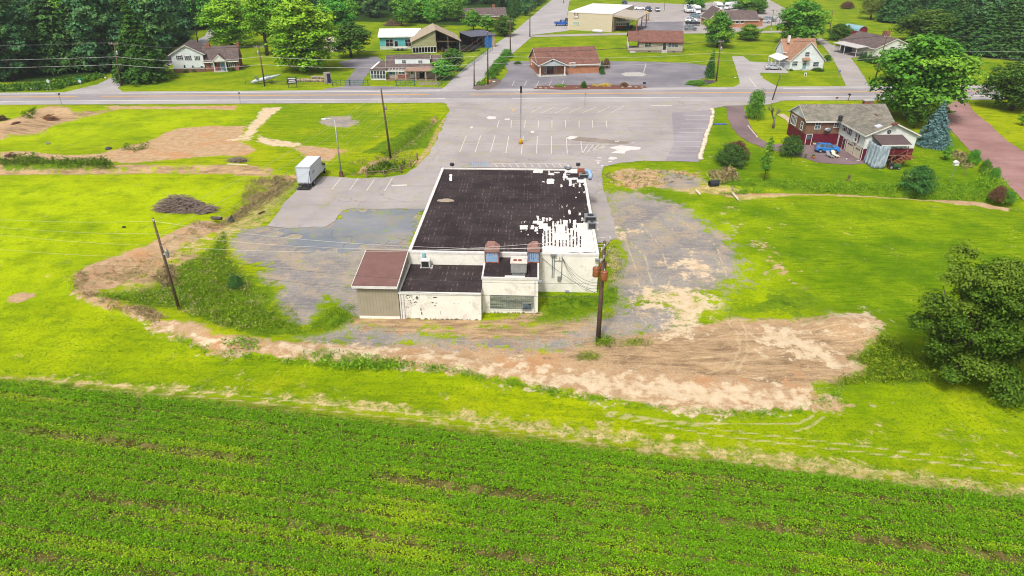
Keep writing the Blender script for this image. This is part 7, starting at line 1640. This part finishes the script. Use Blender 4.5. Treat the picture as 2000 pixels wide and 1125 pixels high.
def motorhome(base, rz, L, label):
    p = tuple(g(*base)); o = thing('motorhome', label, 'motorhome', (p[0], p[1], .02), rz, 'motorhomes in the truck yard'); Wc = 2.3
    b_ = B(); b_.slab([(-Wc/2, y, z) for y, z in ((-L/2+1.6,.5),(L/2,.5),(L/2,3.0),(-L/2+1.1,3.0),(-L/2+.1,2.7),(-L/2,2.1),(-L/2+1.6,1.9))], (Wc,0,0)); b_.o('coach_body', wht, o, bevel=.08)
    b_ = B(); b_.slab([(-Wc/2+.15, y, z) for y, z in ((-L/2-.4,.4),(-L/2+1.59,.4),(-L/2+1.59,1.88),(-L/2+.5,1.8),(-L/2,1.2),(-L/2-.4,1.1))], (Wc-.3,0,0)); b_.o('cab', wht, o, bevel=.05)
    b_ = B(); b_.slab([(-Wc/2+.25, -L/2+.05, 1.25), (Wc/2-.25, -L/2+.05, 1.25), (Wc/2-.3, -L/2+.42, 1.78), (-Wc/2+.3, -L/2+.42, 1.78)], (0,-.05,.03)); b_.o('windscreen', glass, o)
    for sx in (-1, 1):
        B().box(sx*Wc/2-.02, 0, 1.5, sx*Wc/2+.02, 1.2, 2.2).o('side_window', glass, o); B().box(sx*Wc/2-.015, -L/2+1.7, 1.05, sx*Wc/2+.015, L/2-.2, 1.25).o('stripe', gry, o)
        for y in (-L/2+.5, L/2-1.5): wheel(o, sx*(Wc/2-.15), y, .38, .25)
    B().box(-.4, .3, 3.0, .4, 1.2, 3.25).o('roof_unit', white, o)
motorhome((1357,25), .1, 7.5, 'white motorhome just right of the camper van'); motorhome((1351,14), .15, 8, 'white motorhome farthest back left in the truck yard'); motorhome((1401,19), .0, 7, 'white motorhome behind the yard tree trunk'); motorhome((1428,18), -.9, 7, 'white motorhome showing above the orange office roof')
# box truck
a, b = g(615.5,367), g(635,345); rzt = math.atan2(-(b.x-a.x), b.y-a.y)
q = g(596.5,366.5); o = thing('box_truck', 'small white box truck with tail lift parked in the left bay', 'truck', (q.x, q.y, .02), rzt)
Wt, Lb, Hb = 2.05, 5.3, 3.0
tw = M('truck white', C(236,242,250), .5, .04, .6)
B().box(-Wt/2, .0, .75, Wt/2, Lb, Hb).o('cargo_box', tw, o, bevel=.03)
b_ = B(); b_.box(-Wt/2-.02,-.03,Hb-.16,Wt/2+.02,.06,Hb+.02); b_.box(-Wt/2-.02,-.03,.7,-Wt/2+.08,.03,Hb-.16); b_.box(Wt/2-.08,-.03,.7,Wt/2+.02,.03,Hb-.16); b_.box(-Wt/2-.02,-.02,.62,Wt/2+.02,.06,.76); b_.o('rear_frame', M('box frame grey', C(190,196,204)), o)
t = NT('roller door'); v_, sp = wallvec(t); s2 = t.n('ShaderNodeSeparateXYZ'); t.l(v_, s2.inputs[0]); ln = t.step(t.math('FRACT', t.math('DIVIDE', s2.outputs[1], .28)), .88, 1.0); t.base(t.mix(ln, C(220,228,240), C(170,178,190))); B().box(-Wt/2+.09,-.012,.77,Wt/2-.09,-.001,Hb-.17).o('roller_door', t.m, o)
B().box(-Wt/2-.01,0,Hb+.001,-Wt/2+.05,Lb,Hb+.04).box(Wt/2-.05,0,Hb+.001,Wt/2+.01,Lb,Hb+.04).o('roof_rail', M('box frame grey', C(190,196,204)), o)
B().box(-.55,.1,.45,-.35,Lb+1.5,.7).box(.35,.1,.45,.55,Lb+1.5,.7).o('chassis', dark_metal, o)
cb = B(); cb.slab([(-.88, y, z) for y, z in ((Lb+.04,.45),(Lb+.04,2.05),(Lb+.75,2.05),(Lb+1.25,1.35),(Lb+2.0,1.15),(Lb+2.1,.5))], (1.76,0,0)); cb.o('cab', tw, o, bevel=.06)
B().slab([(-.89, y, z) for y, z in ((Lb+.15,1.35),(Lb+.15,1.92),(Lb+.72,1.92),(Lb+1.1,1.38))], (1.78,0,0)).o('cab_window', glass, o)
B().slab([(-.75, Lb+1.24, 1.40), (.75, Lb+1.24, 1.40), (.7, Lb+.80, 2.0), (-.7, Lb+.80, 2.0)], (0,.05,.02)).o('windscreen', glass, o)
for sx in (-1, 1):
    B().cbox(sx*1.08,Lb+.9,1.5,.2,.12,.4).o('mirror', dark_metal, o); wheel(o, sx*.85, Lb+1.35, .36, .24); wheel(o, sx*.83, 1.05, .36, .36)
    B().box(sx*.9-.01, -.02, .64, sx*.9+.1*sx+.01, -.04, .74).o('tail_light', lampr, o)
tl = B(); tl.box(-.95,-1.15,.12,.95,-.15,.18); tl.tube([(-.6,-.1,.6),(-.6,-.9,.16)], .05, 5); tl.tube([(.6,-.1,.6),(.6,-.9,.16)], .05, 5); tl.box(-.9,-.15,.3,.9,.2,.5); tl.o('tail_lift', dark_metal, o)
tl = B(); tl.tube([(Wt/2-.1,-.06,.3),(Wt/2-.1,-.06,2.5)], .05, 5); tl.tube([(Wt/2-.1,-.1,2.4),(Wt/2-.35,-.5,.5)], .04, 5); tl.o('lift_arm', M('lift grey', C(110,118,128)), o)
tl = B()
for k, (y_, z_, h_) in enumerate(((1.0,1.9,.5),(1.35,1.95,.6),(1.7,1.95,.45))): tl.box(Wt/2+.001, y_-.06, z_-h_/2, Wt/2+.006, y_+.02, z_+h_/2); tl.box(Wt/2+.001, y_-.12, z_+.05, Wt/2+.006, y_+.12, z_+.12)
tl.o('side_lettering', blackm, o)
# bus in the carport, trailer, mower, gas tank
bs = Site((1199,61), (1242,60.5)); o = thing('parked_bus', 'small white and dark green bus parked inside the carport', 'bus', (bs.o.x, bs.o.y+3.2, .0), bs.a)
Lb = bs.W*.72; B().box(0.4,0,.5,Lb+.4,2.2,1.4).o('lower_body', M('bus green', C(40,70,66), .4), o); B().box(.4,.001,1.4,Lb+.4,2.199,2.9).o('upper_body', white, o, bevel=.05)
b_ = B(); b_.box(Lb+.42,.25,.5,Lb+1.7,1.95,1.5); b_.o('bonnet', M('bus green', C(40,70,66), .4), o, bevel=.08)
for k in range(7): B().box(.8+k*(Lb-1.4)/6.6, -.012, 1.55, .8+k*(Lb-1.4)/6.6+.5, .0, 2.25).o('window', glass, o)
B().box(Lb*.35,-.014,.75,Lb*.62,-.002,1.35).o('red_panel', M('bus red', C(170,40,40)), o); B().box(Lb-.5,-.014,.6,Lb+.1,-.002,2.3).o('door', M('bus green', C(40,70,66)), o)
for x in (1.4, Lb+.9): b_ = B(); b_.tube([(x,-.02,.42),(x,.25,.42)], .42, 14); b_.o('wheel', tyre, o)
o = thing('gas_tank', 'white horizontal gas tank on the grass before the beige depot', 'gas tank', tuple(g(1167,65)), s7.a); b_ = B(); b_.tube([(-1.9,0,.75),(-1.75,0,.75),(-1.3,0,.75),(1.3,0,.75),(1.75,0,.75),(1.9,0,.75)], [.05,.35,.48,.48,.35,.05], 14); b_.o('tank', Mplain('tank white', C(246,246,246), .35), o, True)
B().box(-1.1,-.3,0,-.95,.3,.35).box(.95,-.3,0,1.1,.3,.35).o('saddle', galv, o); B().cyl(.2,0,1.2,1.4,.16,n=10).o('valve_cap', M('valve cover', C(220,180,110)), o)
o = thing('flat_trailer', 'red and black trailer beside the lean-to shed', 'trailer', tuple(g(919,100)), .75); B().box(-3,-1.1,.6,3,1.1,.8).o('deck', M('red trailer', C(120,40,44)), o); B().box(-2.9,-1.15,.8,2.9,-1.1,1.5).box(-2.9,1.1,.8,2.9,1.15,1.5).box(-3.0,-1.1,.8,-2.95,1.1,1.5).o('side_boards', dark_metal, o)
for sx in (-1, 1):
    for y in (-.5, .5): b_ = B(); b_.tube([(y-.0, sx*1.15, .38), (y, sx*1.35, .38)], .38, 12); b_.o('wheel', tyre, o)
B().tube([(-3,0,.65),(-4.3,0,.55)], .07, 5).o('drawbar', dark_metal, o)
o = thing('ride_on_mower', 'green ride-on mower parked below the deck stairs', 'mower', tuple(g(1744,329)), 1.4)
B().box(-.4,-.9,.3,.4,.1,.75).o('bonnet', M('mower green', C(60,110,60), .4), o, bevel=.05); B().box(-.35,.2,.5,.35,.7,.62).box(-.35,.65,.62,.35,.75,1.1).o('seat', blackm, o); B().box(-.55,-.4,.12,.55,.5,.28).o('mower_deck', dark_metal, o); B().tube([(0,.0,.7),(0,.1,1.0)], .03, 5).o('steering_column', dark_metal, o)
for sx in (-1, 1): wheel(o, sx*.42, -.7, .2, .16); wheel(o, sx*.45, .45, .3, .24)
# patio items
def lounger(px, py, label, c_):
    o = thing('sun_lounger', label, 'lounger', tuple(g(px, py)), .2, 'loungers on the patio'); b_ = B(); b_.box(-.3,-.9,.28,.3,.3,.34); b_.slab([(-.3,.3,.3),(.3,.3,.3),(.3,.85,.8),(-.3,.85,.8)], (0,0,.05)); b_.o('bed', c_, o); b_ = B()
    for x in (-.27,.27):
        for y in (-.8,.25): b_.tube([(x,y,0),(x,y,.3)], .025, 5)
    b_.o('legs', white, o)
lounger(1620,307,'grey lounger on the patio in front of the garages', galv); lounger(1630,306,'cream lounger on the patio in front of the garages', M('cream cloth', C(240,226,200)))
def pot(px, py, label, c_, r_=.25, h_=.4):
    o = thing('flower_pot', label, 'pot', tuple(g(px, py))); B().lathe(0,0,[(r_*.7,0),(r_,h_),(r_*.85,h_+.001),(r_*.8,h_-.06)], 12).o('pot', c_, o, True); b_ = B(); b_.blob((0,0,h_), r_*.9, r_*.9, r_*.7, 8, 5, .4); b_.o('plant', L_hedge, o)
terra = M('terracotta', C(204,116,76), .8)
pot(1588,309,'round terracotta pot at the patio edge', terra, .3); pot(1541,304,'orange pot left of the clipped bush', terra, .25); pot(1573,308,'small green planter at the patio edge', M('grey pot', C(110,120,100)), .22); pot(1653,312,'small white pot near the downspout', white, .15, .25)
pot(1590,283,'pale planter behind the blue suv', M('cream pot', C(220,206,180)), .3)
o = thing('walkway', 'x', 'x'); bpy.data.objects.remove(o)
sheet('garden_path', [(1518,224),(1530,222),(1549,234),(1566,262),(1562,276),(1552,270),(1545,248),(1534,234)], M('path paving', C(206,186,160), .9), .01, wob=.06, seed=60)
def figure(px, py, h_, label, name, cat, m_, m2=None):
    o = thing(name, label, cat, tuple(g(px, py))); B().lathe(0,0,[(.22,0),(.2,.1),(.09,.14),(.08,h_*.6),(.2,h_*.62),(.24,h_*.7),(.16,h_*.85),(.14,h_),(.02,h_*1.08)], 12).o('body', m_, o, True); B().box(-.3,-.3,-.1,.3,.3,.06).o('base', m2 or m_, o)
figure(1657,352,.8,'squat brown stone ornament on the lawn by the ditch','garden_ornament','ornament',M('brown stone', C(120,96,84)))
o = thing('birdhouse_pole', 'white martin birdhouse on a thin pole on the right lawn', 'birdhouse', tuple(g(1854,362))); B().tube([(0,0,-.1),(0,0,zat(320, g(1854,362).y))], .035, 6).o('pole', galv, o); hb = zat(320, g(1854,362).y); B().cbox(0,0,hb,.6,.5,.4).slab([(-.38,-.32,hb+.2),(.38,-.32,hb+.2),(0,-.32,hb+.5)], (0,.64,0)).o('house', white, o)
o = thing('clothes_pole', 'thin t-shaped pole on the right lawn edge', 'pole', tuple(g(1883,343))); hb = zat(323, g(1883,343).y); B().tube([(0,0,-.1),(0,0,hb)], .05, 6).o('post', wood_, o); B().tube([(-.7,0,hb-.1),(.7,0,hb-.1)], .04, 6).o('crossbar', wood_, o)
o = thing('garden_lamp', 'thin dark lamp stick left of the patio', 'lamp', tuple(g(1544,316))); B().tube([(0,0,-.1),(.15,0,1.2)], .025, 5).o('stick', dark_metal, o); B().lathe(.15,0,[(.08,1.2),(.1,1.3),(.02,1.38)], 8).o('lamp_head', dark_metal, o)
o = thing('lawn_spinner', 'colourful little whirligig on the grass by the road behind the house', 'ornament', tuple(g(1632,204))); B().tube([(0,0,-.1),(0,0,1.3)], .03, 5).o('stick', galv, o); B().slab([(-.3,0,1.2),(.3,0,1.5),(.3,0,1.2),(-.3,0,1.5)], (0,.03,0)).o('vanes', terra, o)
# fallen plane wing
o = thing('plane_wreck', 'broken white and grey aircraft body tilted on the lawn by the pole', 'aircraft', tuple(g(515,162)), .55); b_ = B(); b_.tube([(-3.0,0,.4),(-2,0,.55),(0,0,.8),(2.4,0,1.2),(4.2,0,1.5)], [.1,.42,.5,.34,.12], 12); b_.o('fuselage', M('aircraft white', C(214,226,226), .4, .1, 1, grime=C(120,120,116)), o, True)
B().slab([(-1.6,-.2,.9),(-.8,-.2,1.0),(-1.6,-1.0,2.0),(-2.1,-1.0,1.95)], (0,.08,0)).o('tail_fin', white, o); B().slab([(.6,-2.2,1.0),(1.6,-2.2,1.1),(2.0,2.0,1.3),(.8,2.0,1.2)], (0,0,.1)).o('wing', M('aircraft grey', C(120,126,124), .5), o)
# rocks, logs, debris
rockm = M('pale limestone', C(232,218,190), .9, .12, 4); rockg = M('grey field stone', C(170,158,146), .9, .2, 4); logm = M('cut log', C(170,132,96), .9, .2, 5); dirtm = M('clay spoil', C(206,176,138), .95, .15, 2)
def rock(p, s_, m_, label, group, seed, flat=.6):
    rr_ = random.Random(seed); b_ = B(); b_.blob((0,0,s_*.15), s_*rr_.uniform(.8,1.3), s_*rr_.uniform(.6,1), s_*flat, 8, 5, .35, rr_); o_ = b_.o('rock' if 'block' not in label else 'stone_block', m_); o_.location = (p[0], p[1], 0); o_.rotation_euler[2] = rr_.uniform(0, 3); tag(o_, label, 'stone', group); return o_
P_ = [(1391,214),(1393,221),(1391,229),(1389.5,237),(1388,244),(1385,252),(1381,259),(1379,267),(1377,275),(1375,283),(1372,291),(1370,299),(1367,306),(1369,312)]
kk = 0
for i in range(len(P_)-1):
    for j in range(3):
        u = j/3; x, y = P_[i][0]*(1-u)+P_[i+1][0]*u, P_[i][1]*(1-u)+P_[i+1][1]*u; p = g(x, y)
        rock(p, .42, rockm, 'white painted block edging the lawn beside the parking bays', 'blocks edging the parking bays', kk, .45); kk += 1
for i in range(12): p = g(1461+i*1.6+random.uniform(-.5,.5), 246+i*2.0); rock(p, .16, rockm, 'small pale stone edging the curved drive', 'stones by the curved drive', 70+i)
for i, (x, y, s_) in enumerate(((1046,172,.6),(1056,172,.5),(1066,173,.45),(1078,171,.5),(1104,170,.3),(1126,171,.3),(1190,169,.4),(1216,171,.4),(1230,170,.6),(1242,171,.5),(1254,171,.5),(1150,172,.3))): rock(g(x, y), s_, rockg, ['broad','rounded','flat','low','small','little','pale','tan','wide','grey','square','tiny'][i]+' landscaping stone %s in the roadside mulch bed' % ('near the left end' if x < 1090 else 'in the middle' if x < 1200 else 'near the right end'), 'stones in the mulch bed', 100+i, .4)
sheet('mulch_bed', [(1042,174),(1050,168),(1080,167),(1130,166),(1200,166),(1255,167),(1264,171),(1250,174),(1100,175.5)], M('red brown mulch', C(128,84,72), .95, .25, 4), .02, wob=.15, seed=61)
sheet('mulch_bed', [(1338,165),(1352,160),(1380,155),(1400,158),(1388,164),(1365,168)], M('dark mulch', C(92,82,84), .95, .25, 4), .02, wob=.15, seed=62)
sheet('rock_bed', [(922,173),(928,166),(940,162),(965,153),(978,156),(976,164),(955,174),(932,176)], M('grey rock bed', C(126,112,104), .95, .3, 3), .02, wob=.2, seed=63)
tag(bpy.data.objects['mulch_bed'], kind='structure')
tufts('yellow_flowers', 'yellow flowers along the roadside mulch bed', 'flowers', [([(1155,166),(1194,165),(1194,169),(1158,169)], 120, .35)], leafmat('yellow petal', (.5,.36,.02,1), (.75,.6,.04,1), None), 71, .3)
tufts('bed_plants', 'low green plants in the rocky bed by the side road mouth', 'plants', [([(928,165),(948,158),(952,164),(940,170)], 60, .8), ([(1083,168),(1103,166),(1103,170),(1086,170)], 60, .35), ([(1345,160),(1375,158),(1365,166),(1348,166)], 60, .4)], L_weed, 72, .3)
for i, (x, y, s_, m_, lb) in enumerate(((955,160,.7,M('orange boulder', C(200,140,90)),'orange boulder in the rocky bed by the side road mouth'),(965,161,.5,rockm,'white boulder in the rocky bed by the side road mouth'),(958,154,.4,rockg,'grey boulder behind the orange one'),(1356,162,.5,rockm,'white stone in the dark bed near the columnar evergreen'),(1372,163,.5,rockg,'grey stone in the dark bed near the columnar evergreen'),(1436,152,.3,rockm,'pale stone at the cottage drive entrance'),(1488,151,.3,rockm,'pale stone on the right of the cottage drive'),(1730,133,.5,rockm,'white stone at the bungalow flower bed'),(1004,216,.5,M('tan bollard stump', C(214,186,140)),'tan concrete stump at the far end of the lot'),(1895,136,.5,rockm,'white slab on the lawn right of the garage'))): rock(g(x, y), s_, m_, lb, None, 130+i, .55)
o = thing('stone_heap', 'row of tan boulders piled on the gated lawn', 'stones', tuple(g(600,159)))
for i in range(9): b_ = B(); b_.blob((-2.6+i*.75, random.uniform(-.3,.3), .25), .6, .5, .42, 8, 5, .4); b_.o('boulder', rockg if i % 2 else M('tan boulder', C(186,160,130)), o)
o = thing('stone_heap', 'pile of long grey stones next to the slab sign', 'stones', tuple(g(623,153)))
for i in range(5): b_ = B(); b_.blob((-1.5+i*.75, random.uniform(-.2,.2), .3), .6, .4, .3, 8, 5, .4); b_.o('boulder', rockg, o)
# brush pile and stump piles
def brush(px, py, L, Wd_, H, n, label, m_, seed, name='brush_pile'):
    p = g(px, py); o = thing(name, label, 'brush pile', (p.x, p.y, -.05)); rr_ = random.Random(seed); b_ = B()
    for i in range(n):
        a = rr_.uniform(0, 6.28); q = rr_.random()**.6; x, y = math.cos(a)*q*L/2, math.sin(a)*q*Wd_/2; z = H*(1-q*q)*rr_.uniform(.2, 1); l_ = rr_.uniform(.6, 2.2); d_ = rr_.uniform(0, 6.28); e = Vector((math.cos(d_)*l_, math.sin(d_)*l_*.7, rr_.uniform(-.4, .5)*l_*.6))
        c_ = Vector((x, y, z+.1)); mid = c_+Vector((0, 0, rr_.uniform(.0, .25))); r0 = rr_.choice((.02,.025,.03,.05)); b_.tube([c_-e/2, mid, c_+e/2], [r0*1.3, r0, r0*.5], 4)
    b_.o('branches', m_, o); c2 = B(); c2.blob((0, 0, 0), L*.42, Wd_*.42, H*.6, 12, 6, .3, rr_); c2.o('heap_core', M('brush core', C(84,72,62), .95, .3, 4), o); return o
twig = M('grey brown twigs', C(150,132,122), .95, .3, 5)
brush(353,408,6.6,3.4,1.9,620,'large grey heap of cut branches in the left meadow', twig, 1); brush(400,412,3.4,2.2,.7,200,'low straggling end of cut branches right of the large heap', twig, 2)
brush(98,235,3.2,1.6,1.0,90,'brown stump pile on the left earth bank near the road', M('stump wood', C(150,104,70), .95, .3, 4), 3, 'stump_pile'); brush(5,235,2.4,1.6,.9,60,'small dark stump pile at the left frame edge', M('dark stump', C(96,70,56), .95, .3, 4), 4, 'stump_pile'); brush(33,244,1.8,1.2,.5,50,'tiny stump pile between the two larger ones', M('dark stump', C(96,70,56)), 5, 'stump_pile')
brush(468,315,3.2,1.2,.6,70,'scattered roots beside the left ditch end', twig, 6, 'root_pile'); brush(24,306,1.6,1,.6,40,'dark clod of roots at the far left of the earth track', M('dark stump', C(96,70,56)), 7, 'root_pile')
brush(768,50,8,4,2.2,150,'stack of old timber behind the teal workshop', M('old timber', C(160,120,90), .95, .25, 4), 8, 'timber_stack')
def log(p0, p1, r_, label, m_): a, b = g(*p0), g(*p1); o_ = B().tube([a+Vector((0,0,r_)), (a+b)/2+Vector((0,0,r_*1.3)), b+Vector((0,0,r_))], [r_, r_*.9, r_*.7], 8).o('log', m_); tag(o_, label, 'log')
log((1359,374), (1367,382), .16, 'short pale log on the straw by the gravel', rockm); log((1429,378), (1441,392), .16, 'pale fallen log at the ditch bank', rockm); log((1430,366), (1433,374), .1, 'bent grey stick at the ditch bank', rockg)
log((445,322), (485,324), .12, 'long pale log on the left meadow edge', rockm); log((505,419), (517,415), .12, 'dark short log at the gravel edge', M('dark stump', C(96,70,56)))
a = g(1385,363); b = g(1399,364); o = thing('drain_pipe', 'black corrugated drain pipe end poking out of the bank', 'pipe', (a.x, a.y, .35), .2); bb_ = B()
bb_.tube([(0,0,0),(.5,0,0),(1.3,.0,0)], .42, 14, False); q = bb_.o('pipe_wall', Mplain('black plastic', (.02,.025,.03,1), .4), o); mdf = q.modifiers.new('s', 'SOLIDIFY'); mdf.thickness = .05
for x in (.05, .45, .85, 1.25): t_ = B(); t_.tube([(x-.04,0,0),(x+.04,0,0)], .47, 14, False); t_.o('pipe_rib', Mplain('black plastic', (.02,.025,.03,1), .4), o)
o = thing('drain_pipe', 'two dark culvert flaps at the head of the left ditch', 'pipe', tuple(g(430,432)), -.3); t_ = B(); t_.tube([(-1.2,0,.3),(.2,.1,.35)], .22, 10); t_.o('pipe_wall', Mplain('rust black pipe', (.05,.035,.03,1), .6), o); B().slab([(1.0,0,0),(2.0,.2,0),(1.6,.3,.9)], (0,.1,0)).o('flap', dark_metal, o)
for i, (x, y, s_) in enumerate(((592,338,.9),(606,340,.8))): rock(g(x, y), s_, dirtm, ['larger','smaller'][i]+' heap of pale spoil behind the box truck', None, 160+i, .4)
rock(g(123,216), .7, rockm, 'pale boulder on the earth bank near the main road', None, 170, .5); rock(g(212,291), .5, M('dark tyre lump', C(90,92,100)), 'dark lump on the meadow edge left of the scrub', None, 171); rock(g(94,281), .4, rockg, 'grey stone on the left meadow edge', None, 172); rock(g(242,504-60), .3, M('dark grass clump', C(60,80,30)), 'dark spot of dung on the left meadow', None, 173, .3)
for i in range(70):
    pol = [(600,640,1150,680),(1200,560,1700,760),(450,640,1200,740),(1190,380,1420,560)][i % 4]; p = g(random.uniform(pol[0], pol[2]), random.uniform(pol[1], pol[3]))
    if False: pass
# playset, yellow objects by carport, far white sheds
o = thing('play_set', 'yellow and tan play tower on the grass island near the carport', 'play set', tuple(g(1262,40)))
b_ = B(); 
for x in (-1, 1):
    for y in (-.8, .8): b_.box(x-.08, y-.08, 0, x+.08, y+.08, 2.8)
b_.o('frame', M('play timber', C(206,190,150)), o); B().slab([(-1.2,-1,2.8),(1.2,-1,2.8),(0,-1,3.6)], (0,2,0)).o('tower_roof', M('tan canopy', C(220,200,140)), o); B().box(-1,-.8,1.2,1,.8,1.3).o('platform', M('play timber', C(206,190,150)), o); B().slab([(1,-.3,1.3),(1,.3,1.3),(2.8,.3,.1),(2.8,-.3,.1)], (0,0,.08)).o('slide', M('yellow slide', C(240,200,30), .4), o)
o = thing('yard_clutter', 'low white farm trailer parked left of the barn', 'trailer', tuple(g(782,98)), .1); B().box(-2.2,-1,.5,2.2,1,.7).o('bed', galv, o); B().box(-2.2,-1,.7,2.2,-.95,1.2).o('side', white, o)
for sx in (-.6, .6): b_ = B(); b_.tube([(sx,-1.15,.35),(sx,-1.0,.35)], .35, 12); b_.o('wheel', tyre, o)
# blue tarp folded on lawn
b_ = B(); rr_ = random.Random(9); 
for k in range(3): b_.blob((k*.75, rr_.uniform(-.2,.2), .06), .6, .4, .12, 9, 4, .5, rr_)
o_ = b_.o('blue_tarp', M('blue tarp', C(80,110,170), .5), None); o_.location = tuple(g(1398,243)); tag(o_, 'crumpled blue tarp lying on the lawn by the white blocks', 'tarp')
# ================= AIR =================
hz_ = B().box(-3200, -420, -1.2, 3200, 3100, 60).o('haze', bpy.data.materials.new('air'))
hm = hz_.data.materials[0]; hm.use_nodes = True; hn = hm.node_tree; hn.nodes.clear()
pv = hn.nodes.new('ShaderNodeVolumePrincipled'); pv.inputs['Density'].default_value = .00016; pv.inputs['Color'].default_value = (.86, .92, 1, 1); pv.inputs['Anisotropy'].default_value = .2
ho = hn.nodes.new('ShaderNodeOutputMaterial'); hn.links.new(pv.outputs[0], ho.inputs['Volume']); tag(hz_, kind='stuff')
tag(hz_, 'thin summer haze softening the far woods', 'haze')
